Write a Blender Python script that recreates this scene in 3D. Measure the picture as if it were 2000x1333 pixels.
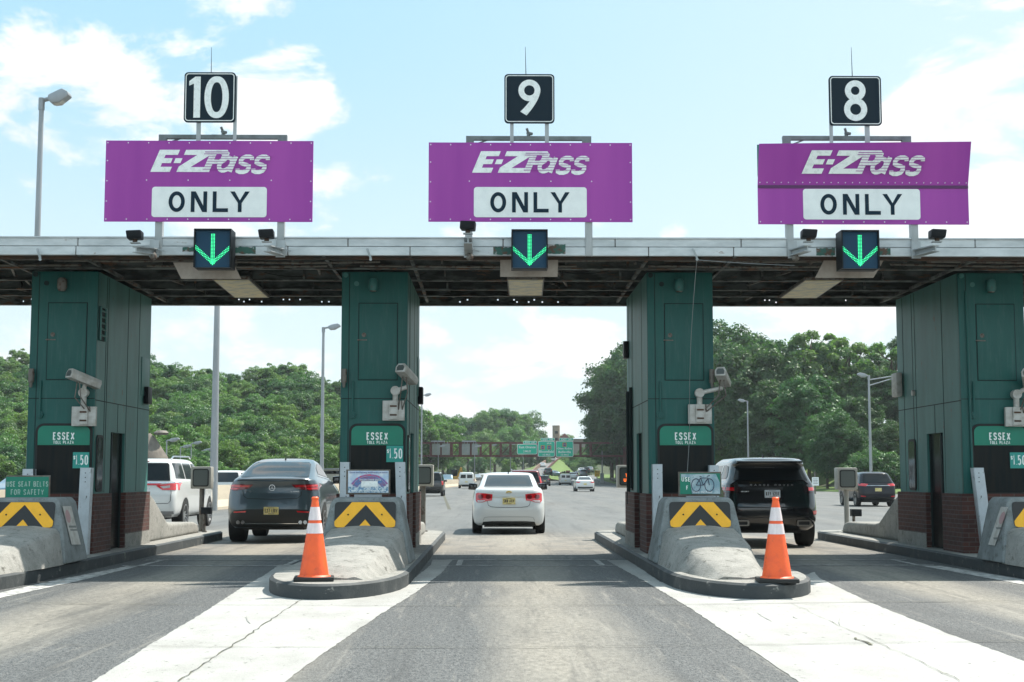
import bpy, bmesh, math, random
import numpy as np
from mathutils import Vector, Matrix
from mathutils.bvhtree import BVHTree
from mathutils import geometry as mg
random.seed(7); rng = np.random.default_rng(7)
for _o in list(bpy.data.objects): bpy.data.objects.remove(_o)
S = bpy.context.scene; COL = S.collection; R = math.radians
# ------------------------------------------------------------ camera, sky, sun
HC = 1.4; F = 2778.0; PITCH = math.atan((932-666.5)/F); YAW = -math.atan(33/F)
cd = bpy.data.cameras.new('camera'); cam = bpy.data.objects.new('camera', cd); COL.objects.link(cam)
cd.sensor_width = 36; cd.lens = 36*F/2000; cd.clip_start = .1; cd.clip_end = 6000
cam.location = (0,0,HC); cam.rotation_euler = (R(90)+PITCH, 0, YAW); S.camera = cam
RM = cam.rotation_euler.to_matrix()
SUN = Vector((.5,.4,1)).normalized()
elev = math.asin(SUN.z); azim = math.atan2(SUN.x, SUN.y)
w = bpy.data.worlds.new('World'); S.world = w; w.use_nodes = True
def build_world():
    nt = w.node_tree; N = nt.nodes; Lk = nt.links; N.clear()
    out = N.new('ShaderNodeOutputWorld'); bg = N.new('ShaderNodeBackground'); bg.inputs[1].default_value = .135
    sky = N.new('ShaderNodeTexSky'); sky.sky_type = 'NISHITA'; sky.sun_disc = False
    sky.sun_elevation = elev; sky.sun_rotation = azim; sky.air_density = 1.0; sky.dust_density = .6; sky.ozone_density = 1.2
    tc = N.new('ShaderNodeTexCoord')
    mp = N.new('ShaderNodeMapping'); mp.inputs['Scale'].default_value = (1,1,2.1); Lk.new(tc.outputs['Generated'], mp.inputs[0])
    n1 = N.new('ShaderNodeTexNoise'); n1.inputs['Scale'].default_value = 10; n1.inputs['Detail'].default_value = 13; n1.inputs['Roughness'].default_value = .60; n1.inputs['Distortion'].default_value = .25
    Lk.new(mp.outputs[0], n1.inputs['Vector'])
    def dirp(px, py):
        return (RM @ Vector(((px-1000)/F, -(py-666.5)/F, -1))).normalized()
    acc = n1.outputs[0]
    # (pixel direction, angular reach, weight): where the real banks of cloud stand
    for (px,py,rad,wt) in [(300,110,.075,.10),(150,230,.085,.12),(560,240,.07,.15),(640,180,.03,.08),(30,60,.03,.08),(1800,260,.06,.16),(1960,240,.05,.14),(1320,452,.022,.20),(760,320,.022,.12),(420,640,.12,.06),(1000,660,.12,.07),(1960,430,.04,.16),(1640,640,.07,.06),(80,470,.03,.1),
                           (900,120,.12,-.25),(1350,200,.12,-.22),(200,400,.05,-.14),(760,20,.08,-.15),(200,10,.05,-.14),(1650,100,.06,-.16),(780,440,.05,-.1)]:
        d = dirp(px,py)
        vm = N.new('ShaderNodeVectorMath'); vm.operation = 'DISTANCE'; Lk.new(tc.outputs['Generated'], vm.inputs[0]); vm.inputs[1].default_value = d
        mr = N.new('ShaderNodeMapRange'); mr.interpolation_type = 'SMOOTHERSTEP'; mr.inputs['From Min'].default_value = rad*1.25; mr.inputs['From Max'].default_value = 0; mr.inputs['To Max'].default_value = wt
        Lk.new(vm.outputs['Value'], mr.inputs['Value'])
        ad = N.new('ShaderNodeMath'); Lk.new(acc, ad.inputs[0]); Lk.new(mr.outputs[0], ad.inputs[1]); acc = ad.outputs[0]
    cr = N.new('ShaderNodeMapRange'); cr.inputs['From Min'].default_value = .505; cr.inputs['From Max'].default_value = .625; cr.interpolation_type = 'SMOOTHSTEP'
    Lk.new(acc, cr.inputs['Value'])
    n2 = N.new('ShaderNodeTexNoise'); n2.inputs['Scale'].default_value = 9; n2.inputs['Detail'].default_value = 6; Lk.new(mp.outputs[0], n2.inputs['Vector'])
    sx = N.new('ShaderNodeSeparateXYZ'); Lk.new(tc.outputs['Generated'], sx.inputs[0])
    def mr_(v,a_,b_,t0,t1):
        r = N.new('ShaderNodeMapRange'); r.interpolation_type = 'SMOOTHSTEP'
        for k_,q_ in (('From Min',a_),('From Max',b_),('To Min',t0),('To Max',t1)): r.inputs[k_].default_value = q_
        Lk.new(v, r.inputs['Value']); return r.outputs[0]
    # front-lit clouds away from the sun, out of view, boosted to light the signs
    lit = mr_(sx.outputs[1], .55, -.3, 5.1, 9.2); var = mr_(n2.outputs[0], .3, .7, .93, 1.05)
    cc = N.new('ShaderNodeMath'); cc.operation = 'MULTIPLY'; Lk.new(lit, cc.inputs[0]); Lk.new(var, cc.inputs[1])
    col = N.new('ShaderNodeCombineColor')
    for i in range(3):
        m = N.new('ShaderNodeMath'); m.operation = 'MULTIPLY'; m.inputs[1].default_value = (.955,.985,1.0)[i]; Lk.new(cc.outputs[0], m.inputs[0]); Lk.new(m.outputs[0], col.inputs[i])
    # clear summer sky: pale near the horizon, cyan higher, whiter towards the sun on the right
    e1 = N.new('ShaderNodeMixRGB'); Lk.new(mr_(sx.outputs[2], .0, .34, 0, 1), e1.inputs[0]); e1.inputs[1].default_value = (4.0,4.55,4.65,1); e1.inputs[2].default_value = (2.15,3.65,4.6,1)
    e2 = N.new('ShaderNodeMixRGB'); Lk.new(mr_(sx.outputs[0], -.25, .45, 0, .75), e2.inputs[0]); Lk.new(e1.outputs[0], e2.inputs[1]); e2.inputs[2].default_value = (3.75,4.5,4.75,1)
    pale = N.new('ShaderNodeMixRGB'); pale.inputs[0].default_value = .93; Lk.new(e2.outputs[0], pale.inputs[2]); Lk.new(sky.outputs[0], pale.inputs[1])
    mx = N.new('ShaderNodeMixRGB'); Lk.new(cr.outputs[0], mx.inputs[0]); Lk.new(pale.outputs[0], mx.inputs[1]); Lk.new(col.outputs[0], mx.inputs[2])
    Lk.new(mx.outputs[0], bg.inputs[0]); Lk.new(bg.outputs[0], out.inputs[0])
build_world()
sl = bpy.data.lights.new('sun', 'SUN'); sl.energy = 4.8; sl.angle = R(.53); sl.color = (1,.94,.85)
so = bpy.data.objects.new('sun', sl); COL.objects.link(so); so.rotation_euler = (-SUN).to_track_quat('-Z','Y').to_euler()
S.view_settings.view_transform = 'Standard'; S.view_settings.look = 'None'; S.view_settings.gamma = 1; S.view_settings.use_curve_mapping = False
S.view_settings.exposure = .72
# ------------------------------------------------------------ helpers
def at(px, py, Y):
    d = RM @ Vector(((px-1000)/F, -(py-666.5)/F, -1)); return cam.location + d*(Y/d.y)
def gx(px, Y): return at(px, 932, Y).x
def gz(py, Y): return at(1000, py, Y).z
def gnd(px, py, z=0):
    d = RM @ Vector(((px-1000)/F, -(py-666.5)/F, -1)); t = (z-HC)/d.z; return cam.location + d*t
def tag(o, label=None, cat=None, group=None, kind=None):
    if label: o['label'] = label
    if cat: o['category'] = cat
    if group: o['group'] = group
    if kind: o['kind'] = kind
    return o
def thing(name, label, cat, loc=(0,0,0), rz=0, group=None):
    o = bpy.data.objects.new(name, None); COL.objects.link(o); o.location = loc; o.rotation_euler = (0,0,rz); o.empty_display_size = .2
    return tag(o, label, cat, group)
def world_off(p):
    v = Vector((0,0,0))
    while p is not None: v += p.location; p = p.parent
    return v
class MB:
    def __init__(s, local=False): s.v = []; s.f = []; s.mi = []; s.local = local; s.m = 0; s.adds = []
    def add(s, vs, fs, mi=None):
        b = len(s.v); fb = len(s.f); s.v += [tuple(p) for p in vs]; s.f += [tuple(i+b for i in f) for f in fs]; s.adds.append((b,len(s.v),fb,len(s.f))); s.mi += [s.m if mi is None else mi]*len(fs); return s
    def box(s, x0,x1,y0,y1,z0,z1, mi=None):
        return s.add([(x0,y0,z0),(x1,y0,z0),(x1,y1,z0),(x0,y1,z0),(x0,y0,z1),(x1,y0,z1),(x1,y1,z1),(x0,y1,z1)],
              [(3,2,1,0),(4,5,6,7),(0,1,5,4),(1,2,6,5),(2,3,7,6),(3,0,4,7)], mi)
    def hexa(s, p, mi=None):
        return s.add(p, [(3,2,1,0),(4,5,6,7),(0,1,5,4),(1,2,6,5),(2,3,7,6),(3,0,4,7)], mi)
    def cyl(s, p0, p1, r0, r1=None, n=12, cap=True, mi=None):
        r1 = r0 if r1 is None else r1; p0 = Vector(p0); p1 = Vector(p1); d = (p1-p0).normalized()
        a = d.orthogonal().normalized(); b = d.cross(a)
        vs = [p0+(a*math.cos(t)+b*math.sin(t))*r0 for t in [2*math.pi*i/n for i in range(n)]] + [p1+(a*math.cos(t)+b*math.sin(t))*r1 for t in [2*math.pi*i/n for i in range(n)]]
        fs = [(i,(i+1)%n,n+(i+1)%n,n+i) for i in range(n)]
        if cap: fs += [tuple(range(n-1,-1,-1)), tuple(range(n,2*n))]
        return s.add(vs, fs, mi)
    def tube(s, pts, r, n=8, mi=None):
        for a,b in zip(pts[:-1],pts[1:]): s.cyl(a,b,r,r,n,True,mi)
        return s
    def bar(s, p0, p1, wd, ht, mi=None):   # rectangular bar
        p0 = Vector(p0); p1 = Vector(p1); d = (p1-p0).normalized(); up = Vector((0,0,1)) if abs(d.z)<.95 else Vector((0,1,0))
        a = d.cross(up).normalized()*wd/2; b = a.cross(d).normalized()*ht/2
        return s.hexa([p0-a-b,p0+a-b,p1+a-b,p1-a-b,p0-a+b,p0+a+b,p1+a+b,p1-a+b], mi)
    def prism(s, poly, y0, y1, mi=None):   # poly in (x,z), extruded along y
        n = len(poly); ar = sum(poly[i][0]*poly[(i+1)%n][1]-poly[(i+1)%n][0]*poly[i][1] for i in range(n))
        if ar < 0: poly = poly[::-1]
        vs = [(x,y0,z) for x,z in poly]+[(x,y1,z) for x,z in poly]
        return s.add(vs, [tuple(range(n)), tuple(range(2*n-1,n-1,-1))]+[(i,n+i,n+(i+1)%n,(i+1)%n) for i in range(n)], mi)
    def prismx(s, poly, x0, x1, mi=None):  # poly in (y,z)
        n = len(poly); ar = sum(poly[i][0]*poly[(i+1)%n][1]-poly[(i+1)%n][0]*poly[i][1] for i in range(n))
        if ar < 0: poly = poly[::-1]
        vs = [(x1,y,z) for y,z in poly]+[(x0,y,z) for y,z in poly]
        return s.add(vs, [tuple(range(n)), tuple(range(2*n-1,n-1,-1))]+[(i,n+i,n+(i+1)%n,(i+1)%n) for i in range(n)], mi)
    def prismz(s, poly, z0, z1, mi=None, mside=None):
        n = len(poly); ar = sum(poly[i][0]*poly[(i+1)%n][1]-poly[(i+1)%n][0]*poly[i][1] for i in range(n))
        if ar < 0: poly = poly[::-1]
        vs = [(x,y,z1) for x,y in poly]+[(x,y,z0) for x,y in poly]
        s.add(vs, [tuple(range(n)), tuple(range(2*n-1,n-1,-1))], mi)
        return s.add(vs, [(i,n+i,n+(i+1)%n,(i+1)%n) for i in range(n)], mside if mside is not None else mi)
    def rrect(s, x0,x1,z0,z1,r,y0,y1,mi=None,seg=5):
        return s.prism(rr(x0,x1,z0,z1,r,seg), y0, y1, mi)
    def lathe(s, prof, c, n=20, mi=None):  # prof (r,z) about vertical axis at c
        m = len(prof); vs = [(c[0]+r*math.cos(2*math.pi*i/n), c[1]+r*math.sin(2*math.pi*i/n), c[2]+z) for r,z in prof for i in range(n)]
        fs = [(j*n+i, j*n+(i+1)%n, (j+1)*n+(i+1)%n, (j+1)*n+i) for j in range(m-1) for i in range(n)]
        return s.add(vs, fs+[tuple(range(n-1,-1,-1)), tuple(range((m-1)*n, m*n))], mi)
    def ring(s, cx, cz, ro, ri, y0, y1, a0=0, a1=360, n=28, mi=None, sx=1):
        A = [R(a0+(a1-a0)*i/n) for i in range(n+1)]
        poly = [(cx+ro*sx*math.cos(a), cz+ro*math.sin(a)) for a in A]
        inn = [(cx+ri*sx*math.cos(a), cz+ri*math.sin(a)) for a in A]
        for i in range(n): s.prism([poly[i],poly[i+1],inn[i+1],inn[i]], y0, y1, mi)
        return s
    def text(s, body, x0,x1,z0,z1,y,th=.004,bold=0.0,shear=0,mi=None,fitx=True):
        cu = bpy.data.curves.new('t','FONT'); cu.body = body; cu.size = 1; cu.offset = bold; cu.shear = shear; cu.resolution_u = 3; cu.extrude = .5
        o = bpy.data.objects.new('t', cu); me = bpy.data.meshes.new_from_object(o)
        P = np.array([v.co[:] for v in me.vertices]); mn = P.min(0); mxx = P.max(0)
        q = (P-mn)/np.maximum(mxx-mn,1e-6)
        vs = [(x0+a*(x1-x0), y-th/2+ (1-c)*th - th/2, z0+b*(z1-z0)) for a,b,c in q]
        s.add(vs, [tuple(p.vertices) for p in me.polygons], mi)
        bpy.data.objects.remove(o); bpy.data.curves.remove(cu); bpy.data.meshes.remove(me); return s
    def stext(s, body, x0,x1,z0,z1,y, wt=.15, mi=None, gap=.19, shear=0, depth=.0035):
        adv=[]; X=0
        for ch in body: g_,w_=GLF(ch); adv.append((X,g_,w_)); X+=w_+gap
        X-=gap; h=z1-z0; k=(x1-x0)/X; t=wt*h
        for (ax,g_,w_) in adv:
            for si,pl in enumerate(g_):
                P=[]
                for (u,v) in pl:
                    px=x0+ax*k+t/2+u*max(w_*k-t,1e-5); pz=z0+t/2+v*(h-t); P.append((px+shear*(pz-z0),pz))
                thick(s,P,t,y-depth-.0004*si,y,mi)
        return s
    def split(s, name, mats, parent=None, dist=.3, **kw):
        # groups of shapes that stand apart become parts of their own
        B=[]; fi=0
        for (v0,v1,f0,f1) in s.adds:
            P=np.array(s.v[v0:v1]); B.append([P.min(0),P.max(0)])
        n=len(B); g=list(range(n))
        def fd(i):
            while g[i]!=i: i=g[i]
            return i
        for i in range(n):
            for j in range(i):
                gap=np.maximum(0,np.maximum(B[i][0]-B[j][1],B[j][0]-B[i][1]))
                if np.linalg.norm(gap)<dist: g[fd(i)]=fd(j)
        out=[]
        for r in sorted(set(fd(i) for i in range(n))):
            m=MB(s.local)
            for i in range(n):
                if fd(i)!=r: continue
                v0,v1,f0,f1=s.adds[i]; m.add(s.v[v0:v1],[tuple(k-v0 for k in f) for f in s.f[f0:f1]],s.mi[f0])
            out.append(m.build(name,mats,parent,**kw))
        return out
    def build(s, name, mats, parent=None, smooth=False, bevel=0, seg=2):
        me = bpy.data.meshes.new(name)
        off = Vector((0,0,0)) if s.local else world_off(parent)
        me.from_pydata([(p[0]-off.x,p[1]-off.y,p[2]-off.z) for p in s.v], [], s.f)
        if not isinstance(mats,(list,tuple)): mats = [mats]
        for m in mats: me.materials.append(m)
        if len(mats) > 1: me.polygons.foreach_set('material_index', s.mi)
        if bevel:
            bm = bmesh.new(); bm.from_mesh(me); bmesh.ops.remove_doubles(bm, verts=bm.verts, dist=1e-5)
            es = [e for e in bm.edges if len(e.link_faces)==2 and e.calc_face_angle(0) > R(28)]
            bmesh.ops.bevel(bm, geom=es, offset=bevel, segments=seg, profile=.6, affect='EDGES', clamp_overlap=True)
            bm.to_mesh(me); bm.free(); smooth = True
        if smooth:
            me.shade_smooth(); me.set_sharp_from_angle(angle=R(38))
        me.update()
        o = bpy.data.objects.new(name, me); COL.objects.link(o); o.parent = parent
        return o
def rr(x0,x1,z0,z1,r,seg=5):
    p = []
    for cx,cz,a in ((x1-r,z1-r,0),(x0+r,z1-r,90),(x0+r,z0+r,180),(x1-r,z0+r,270)):
        for i in range(seg+1): t = R(a+90*i/seg); p.append((cx+r*math.cos(t), cz+r*math.sin(t)))
    return p
def thick(mb,P,t,y0,y1,mi=None):
    closed=P[0]==P[-1]; n=len(P); L_=[];R_=[]
    for i in range(n):
        a=P[i-1] if i>0 else (P[-2] if closed else None); b=P[i+1] if i<n-1 else (P[1] if closed else None); c=P[i]
        def nm(p,q):
            dx,dz=q[0]-p[0],q[1]-p[1]; l=math.hypot(dx,dz) or 1; return (-dz/l,dx/l)
        if a is None: m=nm(c,b); f=1
        elif b is None: m=nm(a,c); f=1
        else:
            n1=nm(a,c); n2=nm(c,b); mx,mz=n1[0]+n2[0],n1[1]+n2[1]; l=math.hypot(mx,mz) or 1; m=(mx/l,mz/l); f=min(1/max(.3,m[0]*n1[0]+m[1]*n1[1]),1.8)
        L_.append((c[0]+m[0]*t/2*f,c[1]+m[1]*t/2*f)); R_.append((c[0]-m[0]*t/2*f,c[1]-m[1]*t/2*f))
    for i in range(n-1): mb.prism([L_[i],L_[i+1],R_[i+1],R_[i]],y0,y1,mi)
def arc_(cx,cy,rx,ry,a0,a1,n=10): return [(cx+rx*math.cos(R(a0+(a1-a0)*i/n)),cy+ry*math.sin(R(a0+(a1-a0)*i/n))) for i in range(n+1)]
def oval_():
    o=arc_(.5,.72,.5,.28,0,180,10)+arc_(.5,.28,.5,.28,180,360,10); return [o+[o[0]]]
S_=[(.97,.78),(.88,.93),(.66,1),(.34,1),(.1,.92),(.02,.76),(.1,.60),(.34,.53),(.66,.47),(.90,.40),(.98,.24),(.9,.08),(.66,0),(.34,0),(.12,.07),(.03,.22)]
GLY={'A':([[(0,0),(.5,1),(1,0)],[(.2,.3),(.8,.3)]],.68),'B':([[(0,0),(0,1),(.65,1),(.93,.9),(.93,.62),(.65,.52),(0,.52)],[(.65,.52),(.98,.40),(.98,.12),(.7,0),(0,0)]],.58),'C':([arc_(.5,.72,.5,.28,10,180)+arc_(.5,.28,.5,.28,180,350)],.58),
'D':([[(0,0),(0,1),(.6,1),(.97,.78),(.97,.22),(.6,0),(0,0)]],.58),'E':([[(1,1),(0,1),(0,0),(1,0)],[(0,.52),(.8,.52)]],.5),'F':([[(1,1),(0,1),(0,0)],[(0,.52),(.8,.52)]],.5),'G':([arc_(.5,.72,.5,.28,10,180)+arc_(.5,.28,.5,.28,180,360)+[(1,.48),(.55,.48)]],.6),
'H':([[(0,0),(0,1)],[(1,0),(1,1)],[(0,.5),(1,.5)]],.58),'I':([[(.5,0),(.5,1)]],.15),'J':([[(1,1),(1,.25),(.75,0),(.3,0),(0,.25)]],.5),'K':([[(0,0),(0,1)],[(1,1),(0,.4)],[(.3,.58),(1,0)]],.58),'L':([[(0,1),(0,0),(1,0)]],.48),'M':([[(0,0),(0,1),(.5,.3),(1,1),(1,0)]],.72),
'N':([[(0,0),(0,1)],[(0,1),(1,0)],[(1,0),(1,1)]],.6),'O':(oval_(),.6),'0':(oval_(),.55),'P':([[(0,0),(0,1),(.7,1),(.97,.86),(.97,.58),(.7,.45),(0,.45)]],.56),'R':([[(0,0),(0,1),(.7,1),(.97,.86),(.97,.6),(.7,.48),(0,.48)],[(.55,.48),(1,0)]],.58),'S':([S_],.56),'T':([[(0,1),(1,1)],[(.5,1),(.5,0)]],.56),
'U':([[(0,1),(0,.3),(.15,.06),(.5,0),(.85,.06),(1,.3),(1,1)]],.58),'V':([[(0,1),(.5,0),(1,1)]],.64),'W':([[(0,1),(.25,0),(.5,.75),(.75,0),(1,1)]],.8),'X':([[(0,0),(1,1)],[(0,1),(1,0)]],.6),'Y':([[(0,1),(.5,.45),(1,1)],[(.5,.5),(.5,0)]],.64),'Z':([[(0,1),(1,1),(0,0),(1,0)]],.56),
'1':([[(.1,.8),(.6,1),(.6,0)]],.26),'2':([[(.02,.76),(.15,.95),(.5,1),(.85,.95),(.97,.75),(.85,.5),(0,0),(1,0)]],.54),'3':([[(.05,.9),(.4,1),(.85,.93),(.92,.75),(.8,.56),(.45,.53),(.85,.48),(.98,.27),(.85,.06),(.45,0),(.02,.12)]],.54),'5':([[(.92,1),(.12,1),(.06,.55),(.45,.64),(.85,.56),(1,.32),(.86,.07),(.45,0),(.02,.12)]],.54),
'7':([[(0,1),(1,1),(.35,0)]],.54),'8':([arc_(.5,.76,.42,.24,0,360,14),arc_(.5,.27,.5,.27,0,360,14)],.54),'9':([arc_(.5,.68,.48,.32,0,360,14),[(.98,.68),(.85,.3),(.35,0)]],.54),'6':([arc_(.5,.32,.48,.32,0,360,14),[(.02,.32),(.15,.7),(.65,1)]],.54),'4':([[(.75,0),(.75,1),(0,.3),(1,.3)]],.56),
'$':([[(.95,.72),(.8,.84),(.2,.84),(.05,.68),(.2,.54),(.8,.46),(.95,.32),(.8,.16),(.2,.16),(.05,.28)],[(.5,0),(.5,1)]],.5),'.':([[(.5,0),(.5,.04)]],.12),'-':([[(0,.5),(1,.5)]],.28),' ':([],.3)}
def GLF(ch): return GLY.get(ch,([],.3))
def copy_tree(o, parent=None):
    c = o.copy(); COL.objects.link(c); c.parent = parent
    for ch in list(o.children): copy_tree(ch, c)
    return c
# ------------------------------------------------------------ materials
def mat(name, col, rough=.6, metal=0, col2=None, scale=4, lo=.4, hi=.65, bump=0, bscale=60, spec=.5, stretch=(1,1,1), coat=0, emit=None, es=0, col3=None, scale3=1.2, lo3=.55, hi3=.7, stretch3=(1,1,1), fine=0, crack=0, cscale=1.3):
    m = bpy.data.materials.new(name); m.use_nodes = True; nt = m.node_tree; N = nt.nodes; L = nt.links; b = N['Principled BSDF']
    c4 = lambda c: (c[0],c[1],c[2],1)
    b.inputs['Base Color'].default_value = c4(col); b.inputs['Roughness'].default_value = rough; b.inputs['Metallic'].default_value = metal
    b.inputs['Specular IOR Level'].default_value = spec; b.inputs['Coat Weight'].default_value = coat; b.inputs['Coat Roughness'].default_value = .04
    tc = N.new('ShaderNodeTexCoord')
    def noise(sc, st, det=6, ro=.6):
        mp = N.new('ShaderNodeMapping'); mp.inputs['Scale'].default_value = st; L.new(tc.outputs['Object'], mp.inputs[0])
        n = N.new('ShaderNodeTexNoise'); n.inputs['Scale'].default_value = sc; n.inputs['Detail'].default_value = det; n.inputs['Roughness'].default_value = ro; L.new(mp.outputs[0], n.inputs['Vector']); return n.outputs[0]
    cur = None
    def layer(cur, c2, fac):
        mx = N.new('ShaderNodeMixRGB'); L.new(fac, mx.inputs[0]); mx.inputs[2].default_value = c4(c2)
        if cur is None: mx.inputs[1].default_value = c4(col)
        else: L.new(cur, mx.inputs[1])
        return mx.outputs[0]
    def rmp(v, a, bb, to=1):
        r = N.new('ShaderNodeMapRange'); r.inputs['From Min'].default_value = a; r.inputs['From Max'].default_value = bb; r.inputs['To Max'].default_value = to; L.new(v, r.inputs['Value']); return r.outputs[0]
    if col2: cur = layer(cur, col2, rmp(noise(scale, stretch), lo, hi))
    if col3: cur = layer(cur, col3, rmp(noise(scale3, stretch3, 8, .7), lo3, hi3))
    if crack:
        cn = noise(cscale,(1,1,1),9,.8); s1 = N.new('ShaderNodeMath'); s1.operation='SUBTRACT'; s1.inputs[1].default_value=.5; L.new(cn,s1.inputs[0])
        s2 = N.new('ShaderNodeMath'); s2.operation='ABSOLUTE'; L.new(s1.outputs[0],s2.inputs[0]); s3 = N.new('ShaderNodeMath'); s3.operation='LESS_THAN'; s3.inputs[1].default_value=crack; L.new(s2.outputs[0],s3.inputs[0])
        s4 = N.new('ShaderNodeMath'); s4.operation='MULTIPLY'; s4.inputs[1].default_value=.6; L.new(s3.outputs[0],s4.inputs[0]); cur = layer(cur,(.05,.05,.045),s4.outputs[0])
    if fine:
        f = noise(140,(1,1,1),2); mx = N.new('ShaderNodeMixRGB'); mx.blend_type = 'MULTIPLY'; mx.inputs[0].default_value = 1
        if cur is None: mx.inputs[1].default_value = c4(col)
        else: L.new(cur, mx.inputs[1])
        r = N.new('ShaderNodeMapRange'); r.inputs['From Min'].default_value = .3; r.inputs['From Max'].default_value = .7; r.inputs['To Min'].default_value = 1-fine; r.inputs['To Max'].default_value = 1+fine; L.new(f, r.inputs['Value'])
        L.new(r.outputs[0], mx.inputs[2]); cur = mx.outputs[0]
    if cur is not None: L.new(cur, b.inputs['Base Color'])
    if bump:
        bp = N.new('ShaderNodeBump'); bp.inputs['Strength'].default_value = bump; bp.inputs['Distance'].default_value = .01; L.new(noise(bscale,(1,1,1),5), bp.inputs['Height']); L.new(bp.outputs[0], b.inputs['Normal'])
    if emit: b.inputs['Emission Color'].default_value = c4(emit); b.inputs['Emission Strength'].default_value = es
    return m
M = {}
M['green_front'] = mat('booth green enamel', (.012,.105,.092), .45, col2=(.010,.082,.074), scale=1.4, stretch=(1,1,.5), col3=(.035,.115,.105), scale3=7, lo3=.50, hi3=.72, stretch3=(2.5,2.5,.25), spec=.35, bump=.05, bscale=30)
M['green_side'] = mat('booth green worn skylit', (.050,.195,.175), .5, col2=(.028,.135,.122), scale=1.8, stretch=(1,1,.30), lo=.35, hi=.62, col3=(.085,.06,.04), scale3=10, lo3=.635, hi3=.66, stretch3=(1,1,.4), spec=.5, bump=.12, bscale=18)  # worn, and paler than the front: sky reflection put into the colour
M['seam'] = mat('dark seam', (.006,.02,.02), .8)
M['rubber'] = mat('black rubber', (.012,.014,.014), .7)
M['glass'] = mat('dark booth glass', (.005,.010,.012), .2, spec=.12, col2=(.013,.014,.013), scale=3, stretch=(4,4,.4))
M['sign_green'] = mat('sign green', (.0,.20,.125), .45, col2=(.0,.17,.11), scale=2)
M['teal'] = mat('price teal', (.02,.30,.25), .45)
M['white'] = mat('sign white', (.86,.90,.88), .5, col2=(.76,.80,.79), scale=3, fine=.04)
M['letter'] = mat('lettering white', (.86,.90,.88), .5, col2=(.74,.78,.76), scale=14, lo=.5, hi=.6)
M['purple'] = mat('sign purple', (.31,.040,.33), .5, col2=(.37,.058,.37), scale=.5, stretch=(3,1,.3), spec=.4, bump=.02, bscale=8)
M['navy'] = mat('sign navy black', (.010,.022,.033), .6, spec=.15)
M['navy_text'] = mat('navy lettering', (.008,.026,.044), .6, spec=.15)
M['alu'] = mat('aluminium post', (.42,.45,.46), .5, .35, col2=(.32,.35,.35), scale=5, stretch=(1,1,.3), bump=.04)
M['fascia'] = mat('fascia aluminium', (.60,.64,.65), .45, .15, col2=(.44,.48,.49), scale=2.4, stretch=(.8,1,2.4), lo=.38, hi=.64, col3=(.16,.09,.05), scale3=3.0, lo3=.63, hi3=.70, stretch3=(1,1,2.2), bump=.08, bscale=3)
M['rust'] = mat('rust', (.085,.045,.028), .85, col2=(.035,.035,.03), scale=3, stretch=(1,1,2), bump=.3, bscale=40)
M['soffit'] = mat('soffit steel dirty', (.095,.112,.105), .8, col2=(.018,.021,.019), scale=2.2, stretch=(.8,1,2.5), lo=.38, hi=.58, col3=(.13,.065,.035), scale3=3.0, lo3=.56, hi3=.64, stretch3=(.6,1,3), bump=.4, bscale=22)
M['beam'] = mat('soffit beam', (.15,.165,.155), .75, col2=(.028,.030,.027), scale=3, stretch=(1,1,3), lo=.40, hi=.58, col3=(.17,.085,.045), scale3=3.4, lo3=.55, hi3=.62, stretch3=(.7,1,3), bump=.3, bscale=30)
M['conduit'] = mat('conduit', (.16,.15,.13), .6, .2, col2=(.09,.06,.045), scale=12, lo=.5, hi=.6)
M['beige'] = mat('beige panel', (.36,.31,.26), .6, col2=(.29,.25,.21), scale=6)
M['lens'] = mat('light diffuser', (.62,.48,.13), .35, col2=(.34,.29,.12), scale=4, lo=.42, hi=.62)
M['camera_white'] = mat('weathered white housing', (.50,.50,.47), .5, col2=(.36,.34,.30), scale=9, col3=(.17,.12,.08), scale3=22, lo3=.62, hi3=.68)
M['black'] = mat('black casing', (.008,.011,.014), .5, spec=.2)
M['concrete'] = mat('concrete', (.31,.305,.28), .88, col2=(.235,.235,.215), scale=3.2, col3=(.10,.098,.085), scale3=9, lo3=.56, hi3=.68, bump=.9, bscale=34, fine=.22, crack=.0035)
M['concrete_dk'] = mat('concrete painted grey', (.22,.245,.245), .82, col2=(.155,.175,.175), scale=4, col3=(.07,.075,.07), scale3=7, lo3=.55, hi3=.68, bump=.7, bscale=28, fine=.2, crack=.003)
M['kerb'] = mat('kerb black paint', (.035,.043,.046), .7, col2=(.075,.082,.082), scale=3, lo=.5, hi=.7, col3=(.25,.25,.23), scale3=6, lo3=.62, hi3=.68, bump=.5, bscale=30)
M['yellow'] = mat('chevron yellow', (.95,.47,.01), .45, col2=(.85,.42,.01), scale=6)
M['chev_black'] = mat('chevron black', (.012,.013,.013), .45)
M['orange'] = mat('cone orange', (.92,.125,.025), .5, col2=(.78,.10,.03), scale=7, lo=.45, hi=.7, col3=(.28,.08,.04), scale3=11, lo3=.60, hi3=.72, bump=.1, bscale=20)
M['reflective'] = mat('cone collar white', (.78,.70,.70), .35, col2=(.66,.58,.59), scale=10, stretch=(4,4,.4))
M['led'] = mat('green led', (.0,.5,.2), .5, emit=(.06,.95,.36), es=1.2)
M['led_o'] = mat('orange led', (.5,.1,.0), .5, emit=(1,.16,.02), es=1.3)
M['screen'] = mat('screen grey', (.075,.09,.085), .3)
M['screen_dark'] = mat('screen dark', (.02,.03,.03), .3)
M['galv'] = mat('galvanised pole', (.33,.35,.37), .45, .4, col2=(.27,.29,.30), scale=4, stretch=(1,1,.2))
M['wire'] = mat('wire', (.25,.27,.27), .5)
M['rustred'] = mat('gantry red brown', (.12,.028,.022), .7, col2=(.08,.02,.018), scale=2)
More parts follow.
